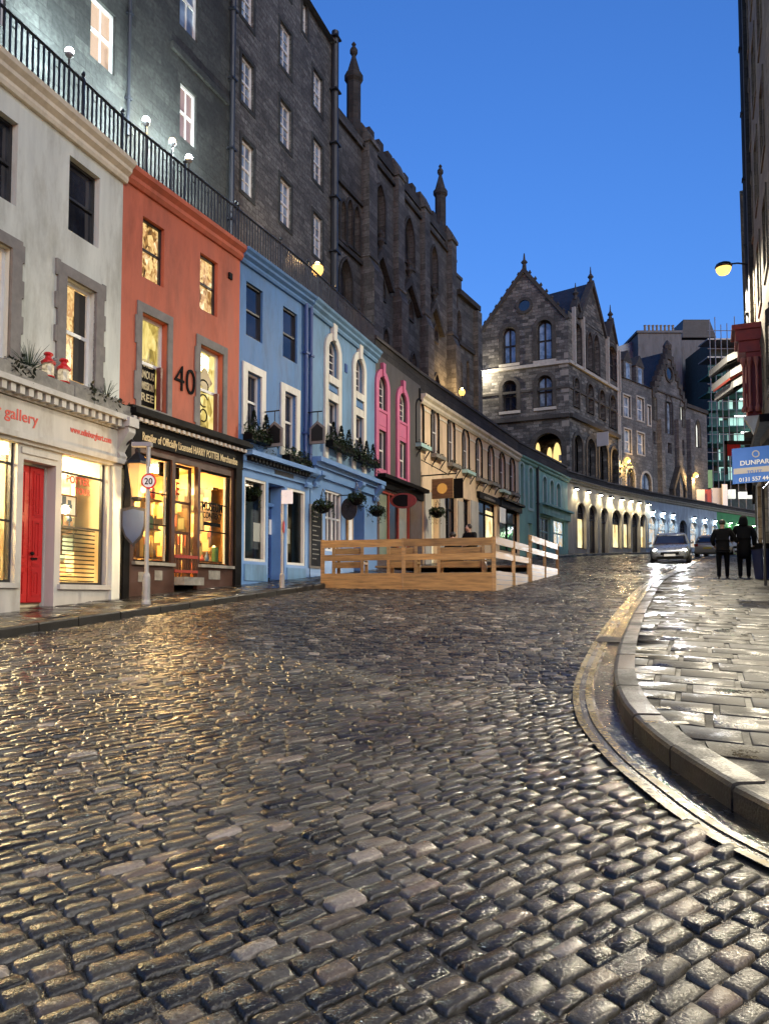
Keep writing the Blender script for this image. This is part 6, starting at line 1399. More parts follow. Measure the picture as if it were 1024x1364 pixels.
mb.fbox(F, q-1.4, q-1.1, TZ, zz-2.5, 0, .55); mb.fbox(F, q+1.1, q+1.4, TZ, zz-2.5, 0, .55); mb.build('gabled_porch', m_gabdk, t)
mb = MB(); mb.face([F.pt(a,b2,.06) for a,b2 in ((q-1.1,TZ),(q+1.1,TZ),(q+1.1,zz-2),(q,zz-.8),(q-1.1,zz-2))]); mb.build('porch_door', m_dark, t)
Y = 98.0
def flat(px, py): return at(px, py, Y)
t = thing('cement_block', 'plain grey cement walled block with a row of chimney pots behind the chapel', 'building', (at(890,650,Y)[0],Y,TZ))
def slabpx(x0, x1, yt, yb, Yf, dep, mat, nm, par):
    a = at(x0,yt,Yf); b2 = at(x1,yt,Yf); zb_ = at(x0,yb,Yf)[2]; mb = MB(); mb.box(a[0],b2[0],Yf,Yf+dep,zb_,a[2]); return mb.build(nm, mat, par)
slabpx(849,907,443,660,Y,9,m_concrete,'gable_wall',t); slabpx(847.5,908.5,440,443,Y-.2,9.4,m_concrete,'coping',t)
for k in range(8):
    a = at(858.5+5.3*k,441,Y+1); mb = MB(); mb.lathe((a[0],a[1],at(858,440,Y)[2]-.1), [(.2,0),(.17,.15),(.16,1.0),(.21,1.05),(.2,1.15)], 8); mb.build('chimney_pot', m_leadgrey, t)
t = thing('tall_grey_block', 'tall plain grey wall between chimney block and scaffolded tower', 'building', (at(925,650,Y+4)[0],Y+4,TZ))
slabpx(907.5,946,453,660,Y+4,10,m_concrete,'wall',t)
a, b2 = at(905,452,Y+5), at(950,452,Y+5); c = at(918,441,Y+9); mb = MB(); mb.prism([(a[0],Y+4.2,a[2]),(b2[0],Y+4.2,a[2]),(b2[0]-.9,Y+4.2,c[2]-.1),(a[0]+.2,Y+4.2,c[2]-.1)],[(a[0],Y+13,a[2]),(b2[0],Y+13,a[2]),(b2[0]-.9,Y+13,c[2]-.1),(a[0]+.2,Y+13,c[2]-.1)]); mb.build('roof', m_slate, t)
t = thing('glazed_roof_block', 'low blue glazed roof behind the far tenement', 'building', (at(836,650,Y+2)[0],Y+2,TZ))
slabpx(823,849,468,660,Y+2,8,m_concrete,'wall',t); a, b2 = at(822,468,Y+2), at(849,458,Y+2); mb = MB(); mb.prism([(a[0],Y+2,a[2]),(b2[0],Y+2,a[2]),(b2[0],Y+2,b2[2]+.6),(a[0],Y+2,b2[2]-.4)],[(a[0],Y+9,a[2]),(b2[0],Y+9,a[2]),(b2[0],Y+9,b2[2]+.6),(a[0],Y+9,b2[2]-.4)]); mb.build('glass_roof', m_glassroof, t)

# ------------------------------------------------------------------ scaffolded tower with lit floors
m_net = plain('green_netting', (.03,.13,.12), .8, var=.4, scale=1.5, streak=True)
m_litfloor = emit('lit_floor', (.5,.9,.8), .065); m_strip = emit('strip_light', (.9,1,.95), .3)
Y = 90.0; t = thing('scaffolded_tower', 'tower wrapped in scaffolding and green netting with brightly lit floors', 'building', (at(975,660,Y)[0],Y,TZ))
slabpx(946,1030,452,690,Y+2.6,8,plain('tower_core',(.05,.075,.075),.8,var=.5),'core',t)
lev = [452,476,500,523,546,568,590,614,640]
for i, y in enumerate(lev):
    a, b2 = at(941,y,Y), at(1030,y,Y); mb = MB(); mb.box(a[0],b2[0],Y-.2,Y+2.6,a[2]-.1,a[2]+.06); mb.build('deck', m_steel if i < 2 else m_net, t)
    mb = MB(); mb.tube([(a[0],Y-.2,a[2]+1.0),(b2[0],Y-.2,a[2]+1.0)], .05, 5); mb.build('guard_rail', m_steel, t)
for px in (943,950,958,966,976,986,996,1006,1016,1026):
    a, b2 = at(px,428+R.uniform(-6,8),Y), at(px,690,Y); mb = MB(); mb.tube([(a[0],Y-.25,a[2]),(a[0],Y-.25,b2[2])], .055, 5); mb.build('pole', m_steel, t)
for i in range(1, len(lev)-1):
    z1, z0 = at(950,lev[i],Y)[2]-.12, at(950,lev[i+1],Y)[2]+.1
    for (x0,x1) in ((944,957),(958,968)):
        if R.random() < .75: a, b2 = at(x0,500,Y)[0], at(x1,500,Y)[0]; mb = MB(); mb.box(a,b2,Y+.3,Y+.36,z0,z0+(z1-z0)*R.uniform(.35,.9)); mb.build('netting', m_net, t)
    if i >= 2:
        a, b2 = at(966,500,Y)[0], at(1030,500,Y)[0]; mb = MB()
        for k in range(9):
            if R.random() < .68: x0 = a+(b2-a)*k/9; mb.box(x0+.05,x0+(b2-a)/9-.05,Y+2.45,Y+2.55,z0+.2,z1-.2)
        if mb.v: mb.build('lit_window', m_litfloor, t)
        mb = MB(); x0 = a+(b2-a)*R.uniform(.25,.4); mb.box(x0,b2-.5,Y+1.2,Y+1.35,z1-.42,z1-.25); mb.build('strip_light', m_strip, t)
def hoard(x0,x1,y0,y1,Yf,mat,label,nm='hoarding'):
    a, b2 = at(x0,y0,Yf), at(x1,y0,Yf); mb = MB(); mb.box(a[0],b2[0],Yf,Yf+.2,at(x0,y1,Yf)[2],a[2]); return tag(mb.build(nm, mat), label, 'hoarding')
hoard(927,938,652,676,82,m_signpale,'pale hoarding panel on the terrace just right of the far wall lamp','hoarding'); hoard(947,961,650,676,83,m_signpale,'wide pale hoarding panel on the terrace under the green container')
hoard(961.5,968,645,676,82.5,m_signwhite,'tall narrow white hoarding panel at the end of the terrace'); hoard(937,948,626,650,84,plain('green_panel',(.12,.28,.16),.6),'green panel standing behind the pale hoarding on the terrace')
hoard(938.3,946.7,652,676,82.8,m_crimson,'dark red hoarding panel between the two pale ones')
for k, (x0,x1,y0,y1) in enumerate(((970,979,652,664),(984,1002,655,664),(1003,1016,652,668))):
    a, b2 = at(x0,y0,85), at(x1,y0,85); mb = MB(); mb.box(a[0],b2[0],85,85.3,at(x0,y1,85)[2],a[2]); tag(mb.build('lit_stall', m_litwhite), ('small','wide','tall')[k]+' bright white lit kiosk front at the far end of the terrace', 'kiosk', 'lit kiosks at the end of the terrace')

# ------------------------------------------------------------------ lamps on the terrace
def floodlight(c, aim, label, glow, col, power):
    t = thing('floodlight', label, 'lamp', c, 'floodlights on the terrace'); mb = MB(); mb.tube([(c[0],c[1],TZ),(c[0],c[1],c[2])], .025, 6); mb.build('post', m_iron, t)
    mb = MB(); mb.lathe((c[0],c[1],c[2]), [(.03,0),(.09,.05),(.1,.1),(.07,.12)], 10); mb.build('housing', m_steel, t)
    mb = MB(); mb.lathe((c[0],c[1],c[2]+.16), [(.075,-.04),(.1,.0),(.07,.06),(.02,.08)], 10); mb.build('glowing_lens', glow, t, smooth=True)
    lamp(t, (c[0],c[1],c[2]+.5), power, col, .1); return t
for px, py, w, g, col, p in ((93,66,'white floodlight on the terrace above the white gallery',m_bulbcool,(.8,.97,1),70),(195,158,'white floodlight on the terrace above the corner of the orange wall',m_bulbcool,(.8,.97,1),55),(230,186,'yellow floodlight on the terrace above the orange wall',m_bulbwarm,(1,.7,.25),10),(252,208,'white floodlight on the terrace above the middle of the orange wall',m_bulbcool,(.8,.97,1),55)):
    Fq = T1; d = 1.1; q, z = Fq.sz(px,py,d); floodlight(Fq.pt(q,z-.2,d), None, w, g, col, p)
def globe_lamp(c, label, power, r=.19, col=(1,.62,.25), foot=TZ, glow=None, name='terrace_lamp'):
    t = thing(name, label, 'lamp', (c[0],c[1],foot), 'warm lamps along the terrace'); mb = MB(); mb.lathe((c[0],c[1],0), [(.09,foot),(.07,foot+.3),(.035,foot+.4),(.03,c[2]-r*1.2),(.07,c[2]-r)], 8); mb.build('post', m_iron, t)
    mb = MB(); mb.lathe(c, [(r*.5,-r),(r*.9,-r*.4),(r*1.05,r*.1),(r*.9,r*.7),(r*.3,r*1.05)], 12); mb.build('globe', glow or emit('lamp_globe',(1,.52,.12),.2), t, smooth=True)
    mb = MB(); mb.lathe(c, [(r*.6,r*1.02),(r*.5,r*1.2),(r*.1,r*1.5)], 10); mb.build('cap', m_iron, t)
    lamp(t, (c[0],c[1],c[2]+r*1.9), power, col, .15); return t
globe_lamp(at(423,360,24.3), 'warm globe lamp at the railing bend above the pale blue building', 22)
globe_lamp(at(615,523,44.5), 'warm globe lamp on the terrace at the right end of the church', 40)
def wall_light(c, n, label, power, col, glow, r=.14):
    t = thing('wall_light', label, 'lamp', c, 'small wall lights on the far buildings'); mb = MB(); mb.tube([c,(c[0]-n[0]*.6,c[1]-n[1]*.6,c[2])], .03, 5); mb.build('arm', m_iron, t)
    mb = MB(); mb.lathe((c[0],c[1],c[2]-r), [(r*.3,0),(r,r*.6),(r,r*1.3),(r*.4,r*2)], 10); mb.build('globe', glow, t, smooth=True)
    lamp(t, (c[0]+n[0]*.3,c[1]+n[1]*.3,c[2]-.3), power, col, .1); return t
c = G1.pt(G1.s(643,497,.6), G1.z(643,497,.6), .6); wall_light(c, G1.n, 'white wall light on the gabled hall beside the narrow house', 60, (1,.85,.6), m_bulbwhite)
F = Fac((22.3,70.95),(27.2,75.6)); c = F.pt(F.s(835,613,.8), F.z(835,613,.8), .8); wall_light(c, F.n, 'warm wall light with hanging plant on the far tenement', 90, (1,.6,.22), emit('far_lamp',(1,.52,.12),.2), .28)
mb = MB(); rd = random.Random(3)
for _ in range(160): mb.leaves([(c[0]+rd.gauss(-.25,.45), c[1]+rd.gauss(-.1,.2), c[2]-.9+rd.gauss(0,.55))], .12, rd)
tag(mb.build('hanging_plant', m_leaf), 'leafy plant hanging under the warm light on the far tenement', 'plant')
F = Fac((27.25,75.65),(36.4,84.0)); c = F.pt(F.s(926,633,.8), F.z(926,633,.8), .8); wall_light(c, F.n, 'warm wall light at the right end of the chapel', 90, (1,.6,.22), emit('far_lamp',(1,.52,.12),.2), .28)

# ------------------------------------------------------------------ right hand row
m_buff = stone('buff_sandstone', (.2,.15,.1), (.32,.25,.17), .8, .36, .01, soot=.35, blotch=.3)
def right_building(i0, i1, name, label, mat, ztop, wins=True, ground=m_black):
    F = Fac(RF[i1], RF[i0]); S1 = F.L; zl = zlow(F,0,S1); zg = max(gz(RF[i0][1]),gz(RF[i1][1]))
    t = thing(name, label, 'building', base_of(F, S1*.5)); ops = []
    n = max(1,int(S1/2.6))
    for k in range(n):
        for z in np.arange(zg+4.8, ztop-2, 3.2):
            c = S1*(k+.5)/n; ops.append(dict(s0=c-.55,s1=c+.55,z0=float(z),z1=float(z)+1.9))
    shop = [dict(s0=S1*k/n+.35,s1=S1*(k+1)/n-.35,z0=zg+.6,z1=zg+3.0,rev=.15) for k in range(n)]
    mb = MB(); wall(mb, F, 0, S1, zl, ztop, ops+shop, .2); body(mb, F, 0, S1, zl, ztop, 7); mb.build('wall', mat, t)
    for o in ops: window(F, o, m_sash, m_dark, t, cols=1, rows=2, fw=.07, rev=.2); surround(F, o, .16, m_buff, t, .04)
    for k, o in enumerate(shop):
        window(F, o, ground, m_litshop if k % 2 == 0 else m_litwhite, t, cols=1, rows=1, fw=.1, rev=.15, name='shop_window')
    fpart('shop_cornice', F, [(0,S1,zg+3.6,zg+3.8,-.05,.35),(0,S1,zg+3.1,zg+3.6,-.05,.12)], ground, t)
    cornice(F, 0, S1, ztop-.5, ztop, .3, mat, t)
    return F, t
right_building(0,1,'sandstone_tenement','buff sandstone tenement out at the near corner of the right pavement',m_buff,15)
right_building(1,3,'sandstone_tenement','buff sandstone tenement on the right pavement before the red shopfront',m_buff,18)
FR, tr = right_building(3,4,'red_shopfront_building','tall dark stone building on the right with a red carved shopfront and fascia',m_buff,26)
right_building(4,6,'sandstone_tenement','dark tenement on the right hidden past the red shopfront',m_ten2,16)
right_building(6,8,'sandstone_tenement','dark tenement on the inside of the bend',m_ten2,15)
F = FR
pipe_at(F, .25, 8, 25.5, tr, m_pipe, .09, .12)
fpart('corner_strip', F, [(-.02,.5,7.2,25.9,-.02,.1),(.9,1.5,7.2,25.9,-.02,.14)], m_churchdk, tr)
# red carved bay at the far end of that front
zt, zm, zb = 9.75, 8.9, 6.95
fpart('red_fascia', F, [(3.05,4.25,zt-.16,zt,-.02,.80),(3.1,4.2,zt-.5,zt-.16,-.02,.70),(3.15,4.15,zm,zt-.5,-.02,.62)], m_crimson, tr)
fpart('red_wall', F, [(3.2,4.1,zb,zm,-.02,.42)], m_crimson, tr)
m_col = plain('red_brown_column',(.34,.1,.07),.5)
for d_ in (.14,.34,.5):
    mb = MB(); mb.lathe(F.pt(4.2,0,d_), [(.07,zb+.1),(.09,zb+.2),(.045,zb+.3),(.045,zm-.5),(.09,zm-.3),(.09,zm-.2)], 8); mb.build('column', m_col, tr)
mb = MB(); 
for i in range(7):
    a0, a1 = pi*i/7, pi*(i+1)/7; r0, r1 = .42, .28; c = (3.65, zm-1.25)
    mb.prism([F.pt(c[0]+r*cos(a), c[1]+r*sin(a), .40) for r,a in ((r0,a0),(r0,a1),(r1,a1),(r1,a0))],[F.pt(c[0]+r*cos(a), c[1]+r*sin(a), .50) for r,a in ((r0,a0),(r0,a1),(r1,a1),(r1,a0))])
mb.build('red_arch', m_crimson, tr)
console(F, 3.8, 4.1, 6.0, 6.95, m_whitetrim, tr, d=.1, out=.4)
console(F, 3.3, 3.7, zb-.9, zb+.02, m_crimson, tr, d=.05, out=.35)
for k, (x0,y0,x1,y1,lab) in enumerate(((1001,460,968,474,'topmost of the three grey folded canopies jutting from the right row'),(1001,480,972,494,'middle of the three grey folded canopies jutting from the right row'),(1001,497,976,508,'lowest of the three grey folded canopies jutting from the right row'))):
    Yk = 28.5; a = np.array(at(x0,y0,Yk)); b2 = np.array(at(x1,y1,Yk)); 
    t = thing('folded_canopy', lab, 'canopy', tuple(a), 'folded canopies on the right row'); up_ = np.array((0,0,1.)); h = .24; mb = MB()
    d = np.array((.15,2.0,0)); mb.box8([tuple(b2-up_*h),tuple(a-up_*h*.8),tuple(a-up_*h*.8+d),tuple(b2-up_*h+d),tuple(b2+up_*.02),tuple(a+up_*.12),tuple(a+up_*.12+d),tuple(b2+up_*.02+d)]); mb.build('cover', plain('grey_canvas',(.2,.2,.21),.7), t)
    mb = MB(); mb.box8([tuple(b2-up_*(h+.1)+d*.05),tuple(a-up_*(h*.8+.1)+d*.05),tuple(a-up_*(h*.8+.1)+d*.9),tuple(b2-up_*(h+.1)+d*.9),tuple(b2-up_*h+d*.05),tuple(a-up_*h*.8+d*.05),tuple(a-up_*h*.8+d*.9),tuple(b2-up_*h+d*.9)]); mb.build('frame', m_crimson if k==1 else m_black, t)
    mb = MB(); e = a+np.array((1.6,.2,-.1)); mb.tube([tuple(a+d*.3),tuple(e+d*.3)], .05, 5); mb.build('arm', m_iron, t)
# estate agent's board on a pole
Y = 17.2; a, b2 = at(974,599,Y), at(1030,644,Y); w_ = b2[0]-a[0]
F = Fac((a[0],Y),(b2[0],Y-.12)); z1, z0 = at(985,598,Y)[2], at(985,645,Y)[2]; h = z1-z0
t = thing('letting_board', 'blue estate agent board with a pale stripe sticking out from the right row', 'sign', F.pt(w_/2,z0))
mb = MB(); sh_ = .07; mb.prism([F.pt(0,z0,-.02),F.pt(w_,z0+sh_,-.02),F.pt(w_,z1+sh_,-.02),F.pt(0,z1,-.02)],[F.pt(0,z0,.02),F.pt(w_,z0+sh_,.02),F.pt(w_,z1+sh_,.02),F.pt(0,z1,.02)]); mb.build('board', m_signblue, t)
mb = MB(); mb.prism([F.pt(.02,z0+h*.27,.02),F.pt(w_,z0+h*.27+sh_,.02),F.pt(w_,z0+h*.43+sh_,.02),F.pt(.02,z0+h*.43,.02)],[F.pt(.02,z0+h*.27,.024),F.pt(w_,z0+h*.27+sh_,.024),F.pt(w_,z0+h*.43+sh_,.024),F.pt(.02,z0+h*.43,.024)]); mb.build('stripe', m_signpale, t)
text(F, 'DUNPARK', w_*.56, z0+h*.55, .15, m_whitelet, t, d=.028, width=w_*.78, slant=sh_/w_)
text(F, 'TO LET', w_*.5, z0+h*.3, .1, m_signblue, t, d=.03, width=w_*.34, slant=sh_/w_)
text(F, '0131 557 4444', w_*.54, z0+h*.09, .13, m_whitelet, t, d=.028, width=w_*.8, slant=sh_/w_)
mb = MB(); rr = np.linspace(0,2*pi,17)[:-1]; cc = (w_*.54, z0+h*.84); band(mb, F, [(cc[0]+.085*cos(q),cc[1]+.085*sin(q)) for q in rr], [(cc[0]+.06*cos(q),cc[1]+.06*sin(q)) for q in rr], .02, .026); mb.build('emblem', m_signpale, t)
mb = MB(); zp_ = gz(18.6)+.11; mb.tube([(9.42,18.6,zp_),(9.42,18.6,z1+.35)], .035, 8); mb.tube([(9.42,18.6,z1-.1),F.pt(w_*.9,z1-.1,-.03)], .02, 6); mb.tube([(9.42,18.6,z0+.1),F.pt(w_*.9,z0+.1,-.03)], .02, 6); mb.build('post', m_iron, t)
Y = 24.5; a, b2 = at(967.5,592,Y), at(986,607,Y); t = thing('projecting_sign', 'small red projecting shop sign with dark frame behind the estate agent board', 'sign', (a[0],Y,b2[2]))
mb = MB(); mb.box(a[0],b2[0],Y,Y+.08,b2[2]-.0,a[2]); mb.build('panel', m_signred, t); mb = MB(); q = at(967,690,Y); mb.box(a[0]-.05,a[0],Y-.02,Y+.1,at(967,632,Y)[2],a[2]+.12); mb.box(a[0]-.05,b2[0]+1.1,Y-.02,Y+.1,a[2],a[2]+.12); mb.build('frame', m_iron, t)
# street lamps on brackets
def bracket_lamp(c, root, label, power, col=(1,.88,.64)):
    t = thing('street_lamp', label, 'street lamp', root, 'street lamps on wall brackets'); mb = MB(); c = np.array(c); root = np.array(root); mb.tube([tuple(root),tuple((root+c)/2+np.array((0,0,.12))),tuple(c+np.array((0,0,.12)))], .03, 8); mb.box(root[0]-.05,root[0]+.08,root[1]-.1,root[1]+.1,root[2]-.2,root[2]+.2); mb.build('arm', m_iron, t)
    mb = MB(); mb.lathe(tuple(c), [(.06,.22),(.24,.14),(.29,.05),(.25,.0)], 12); mb.build('hood', m_iron, t)
    mb = MB(); mb.lathe(tuple(c), [(.05,-.26),(.17,-.21),(.24,-.1),(.255,-.005)], 12); mb.build('bowl', emit('street_lamp_bowl',(1,.58,.15),.17), t, smooth=True)
    lamp(t, (c[0],c[1],c[2]-.34), power, col, .16, spot=158, aim=(-.2,.0,-1)); return t
c = at(963,357,25.6); bracket_lamp(c, (12.85,25.7,c[2]+.15), 'lit street lamp on an arm high on the right row', 620)
bracket_lamp((6.6,11.2,8.2), (7.62,12.0,8.4), 'added unseen street lamp on an arm over the near right pavement corner', 220)  # added out of view to light the left fronts
bracket_lamp((10.15,18.2,8.6), (10.0,19.2,8.8), 'added unseen street lamp on an arm just before the red shopfront', 130)  # extra lamp outside the view, brightens the pink and peach fronts
bracket_lamp((7.2,2.6,7.6), (9.2,5.2,7.8), 'added unseen street lamp on an arm beside the viewer', 220)  # unseen lamp added for light on the near setts and fronts

# ------------------------------------------------------------------ timber seating platform on the road
P0, P1, P2, P3 = np.array((-1.6,19.5)), np.array((2.68,18.45)), np.array((4.2,21.9)), np.array((5.95,25.95))
B0, B2, B3 = np.array((-.28,22.25)), np.array((.15,23.2)), np.array((1.35,26.4))
dz = 2.1; dz2 = 2.42; g = lambda p: gz(p[1])
pk = thing('timber_platform', 'new timber outdoor seating platform with slatted guard rails standing on the cobbles', 'platform', (1.5,21.5,gz(21.5)))
def plank(mb, a, b, z0, z1, th=.045, dz_b=0):
    a = np.array(a,float); b = np.array(b,float); u = (b-a)/np.linalg.norm(b-a); n = np.array((u[1],-u[0]))*th
    mb.box8([(*a,z0),(*b,z0+dz_b),(*(b-n),z0+dz_b),(*(a-n),z0),(*a,z1),(*b,z1+dz_b),(*(b-n),z1+dz_b),(*(a-n),z1)])
def post(p, z0, z1, w=.1, mat=m_wood):
    mb = MB(); mb.box(p[0]-w/2,p[0]+w/2,p[1]-w/2,p[1]+w/2,z0,z1); return mb.build('post', mat, pk)
mb = MB(); mb.add([(*P0,dz),(*P1,dz),(*P2,dz),(*B0,dz)]+[(*P0,dz-.06),(*P1,dz-.06),(*P2,dz-.06),(*B0,dz-.06)], [(0,1,2,3),(4,7,6,5),(0,4,5,1),(1,5,6,2),(2,6,7,3),(3,7,4,0)]); mb.build('deck', m_wood, pk)
mb = MB(); mb.add([(*P2,dz2),(*P3,dz2),(*B3,dz2),(*B0,dz2)]+[(*P2,dz2-.06),(*P3,dz2-.06),(*B3,dz2-.06),(*B0,dz2-.06)], [(0,1,2,3),(4,7,6,5),(0,4,5,1),(1,5,6,2),(2,6,7,3),(3,7,4,0)]); mb.build('deck', m_wood, pk)
lerp = lambda a,b,k: a+(b-a)*k
uF = (P1-P0)/np.linalg.norm(P1-P0); nF = np.array((uF[1],-uF[0])); off_ = nF*.06
mb = MB(); plank(mb, P0+off_, P1+off_, g(P1)-.05, dz+.0, .05); mb.build('fascia_board', m_wood, pk)
for a, b in ((0,.485),(.49,1)):
    for z0, z1 in ((dz+.67,dz+.86),(dz+.33,dz+.48)):
        mb = MB(); plank(mb, lerp(P0,P1,a)+off_*1.1, lerp(P0,P1,b)+off_*1.1, z0, z1); mb.build('rail', m_wood, pk)
for k in (0,.487,1): p = lerp(P0,P1,k); post(p+nF*.01, g(p)-.02, dz+.88, .1)
uS = (P2-P1)/np.linalg.norm(P2-P1); nS = np.array((uS[1],-uS[0]))
for A, B, d_ in ((P1,P2,dz),(P2,P3,dz2)):
    for z0, z1 in ((d_+.70,d_+.89),(d_+.36,d_+.52)):
        mb = MB(); plank(mb, A+nS*.06, B+nS*.06, z0, z1); mb.build('rail', m_woodlit, pk)
    mb = MB(); a0, b0 = A+nS*.05, B+nS*.05; mb.box8([(*a0,g(A)+.0),(*b0,min(g(B),d_-.02)),(*(b0-nS*.04),min(g(B),d_-.02)),(*(a0-nS*.04),g(A)+.0),(*a0,d_+.04),(*b0,d_+.04),(*(b0-nS*.04),d_+.04),(*(a0-nS*.04),d_+.04)]); mb.build('skirt_panel', m_woodlit, pk)
    mb = MB(); rd = random.Random(4)
    for k in range(3):
        zz = d_-.06-.12*k; L = np.linalg.norm(B-A)
        mb.box8([(*(A+uS*.1+nS*.055),zz),(*(B-uS*.1+nS*.055),zz+.0),(*(B-uS*.1+nS*.05),zz),(*(A+uS*.1+nS*.05),zz),(*(A+uS*.1+nS*.055),zz+.015),(*(B-uS*.1+nS*.055),zz+.015),(*(B-uS*.1+nS*.05),zz+.015),(*(A+uS*.1+nS*.05),zz+.015)])
    mb.build('skirt_batten', m_iron, pk)
for A, B, d_, ks in ((P1,P2,dz,(.5,.97)),(P2,P3,dz2,(0.03,.5,1))):
    for k in ks: p = lerp(A,B,k); post(p+nS*.02, g(p)-.03, d_+.9, .09, m_woodlit)
def bench(c, ang, L, label):
    t = thing('timber_bench', label, 'bench', (c[0],c[1],dz), 'benches on the timber platform', ang); t.rotation_euler = (0,0,ang)
    mb = MB()
    for k in range(3): mb.box(-L/2,L/2,-.03,.015,.2+.19*k,.37+.19*k)
    mb.build('backrest', m_wood, t, local=True)
    mb = MB()
    for k in range(3): mb.box(-L/2,L/2,.03+.15*k,.17+.15*k,.41,.45)
    mb.build('seat', m_wood, t, local=True)
    for x in (-L/2+.02, L/2-.02):
        mb = MB(); mb.box(x-.045,x+.045,-.075,-.03,0,.8); mb.box(x-.045,x+.045,.38,.44,0,.41); mb.box(x-.04,x+.04,-.03,.38,.3,.36); mb.build('end_frame', m_woodlit, t, local=True)
    return t
for px, w_, Yb, lab in ((464,.86,20.9,'left bench behind the front rail of the timber platform'),(536,.8,20.6,'middle bench behind the front rail of the timber platform'),(614,1.25,20.4,'long right bench behind the front rail of the timber platform')):
    X = (px-512)/1000*Yb; bench((X,Yb), -.24, w_, lab)

# ------------------------------------------------------------------ poles and signs on the left pavement
def signpole(p, z1, label, r=.038):
    z = gz(p[1])+.118; t = thing('sign_pole', label, 'sign pole', (p[0],p[1],z)); return t, z
p = (-4.37,13.8); t, z = signpole(p, 4.3, 'grey speed limit pole with thick base and round twenty sign on the left pavement')
mb = MB(); mb.lathe((p[0],p[1],0), [(.085,z),(.085,z+.05),(.075,z+.08),(.072,z+.52),(.05,z+.58)], 12); mb.build('base', m_steel, t)
mb = MB(); mb.tube([(p[0],p[1],z+.55),(p[0],p[1],4.32)], .04, 10); mb.build('shaft', m_steel, t)
mb = MB(); mb.box(p[0]-.3,p[0]+.06,p[1]-.06,p[1]+.06,4.28,4.36); mb.build('head_plate', m_steel, t)
F = Fac((p[0]-.5,p[1]-.05+.02),(p[0]+.5,p[1]-.05-.02)); zc = at(200,641,13.75)[2]; qc = .5+.03
def disc(F, q, z, r, d0, d1, n=24):
    mb = MB(); mb.prism([F.pt(q+r*cos(a),z+r*sin(a),d0) for a in np.linspace(0,2*pi,n+1)[:-1]],[F.pt(q+r*cos(a),z+r*sin(a),d1) for a in np.linspace(0,2*pi,n+1)[:-1]]); return mb
s_ = disc(F,qc,zc,.142,.0,.008).build('roundel', m_signred, t); disc(F,qc,zc,.112,.008,.011).build('face', m_signwhite, s_); text(F, '20', qc, zc-.058, .165, m_blacklet, s_, d=.014, name='numeral', width=.15)
p = (-2.43,17.85); t, z = signpole(p, 4.0, 'slim grey pole with a square white plate in front of the blue shop')
mb = MB(); mb.tube([(p[0],p[1],z),(p[0],p[1],at(376,655,17.85)[2])], .036, 10); mb.build('shaft', m_steel, t)
mb = MB(); mb.lathe((p[0],p[1],0), [(.06,z),(.06,z+.3),(.04,z+.34)], 10); mb.build('base', m_steel, t)
F = Fac((p[0]-.5,p[1]-.05),(p[0]+.5,p[1]-.05)); zc = at(381,662,17.85)[2]; fpart('plate', F, [(.5-.02,.5+.25,zc-.17,zc+.16,0,.008)], m_signwhite, t)
zc = at(376,702,17.85)[2]; F2 = Fac((p[0]+.045,p[1]-.3),(p[0]+.02,p[1]+.3)); s_ = disc(F2,.3,zc,.15,.0,.008).build('roundel', m_signred, t)

# ------------------------------------------------------------------ vehicles
def loft(mb, secs, ring):
    rings = [ring(*s_) for s_ in secs]; n = len(rings[0]); o = len(mb.v); mb.v += [q for r_ in rings for q in r_]
    for i in range(len(rings)-1):
        for j in range(n): mb.f.append((o+i*n+j, o+i*n+(j+1)%n, o+(i+1)*n+(j+1)%n, o+(i+1)*n+j))
    mb.f.append(tuple(o+j for j in range(n-1,-1,-1))); mb.f.append(tuple(o+(len(rings)-1)*n+j for j in range(n)))
def ring_body(y, w, zb, zt):
    h = zt-zb; pr = [(.80,0),(.94,.08*h),(1,.3*h),(1,.62*h),(.96,.88*h),(.86,h)]
    return [(w*a, y, zb+b) for a,b in pr]+[(-w*a, y, zb+b) for a,b in pr[::-1]]
def ring_cab(y, w0, w1, z0, z1): return [(w0,y,z0),(lerp(w0,w1,.6),y,lerp(z0,z1,.55)),(w1,y,z1-.06),(w1*.88,y,z1),(-w1*.88,y,z1),(-w1,y,z1-.06),(-lerp(w0,w1,.6),y,lerp(z0,z1,.55)),(-w0,y,z0)]
m_tyre = plain('tyre_rubber',(.015,.015,.015),.8); m_rim = plain('alloy',(.4,.4,.42),.35,metal=.8); m_plateY = plain('yellow_plate',(.6,.45,.03),.4); m_tail = plain('red_lens',(.25,.01,.01),.2)
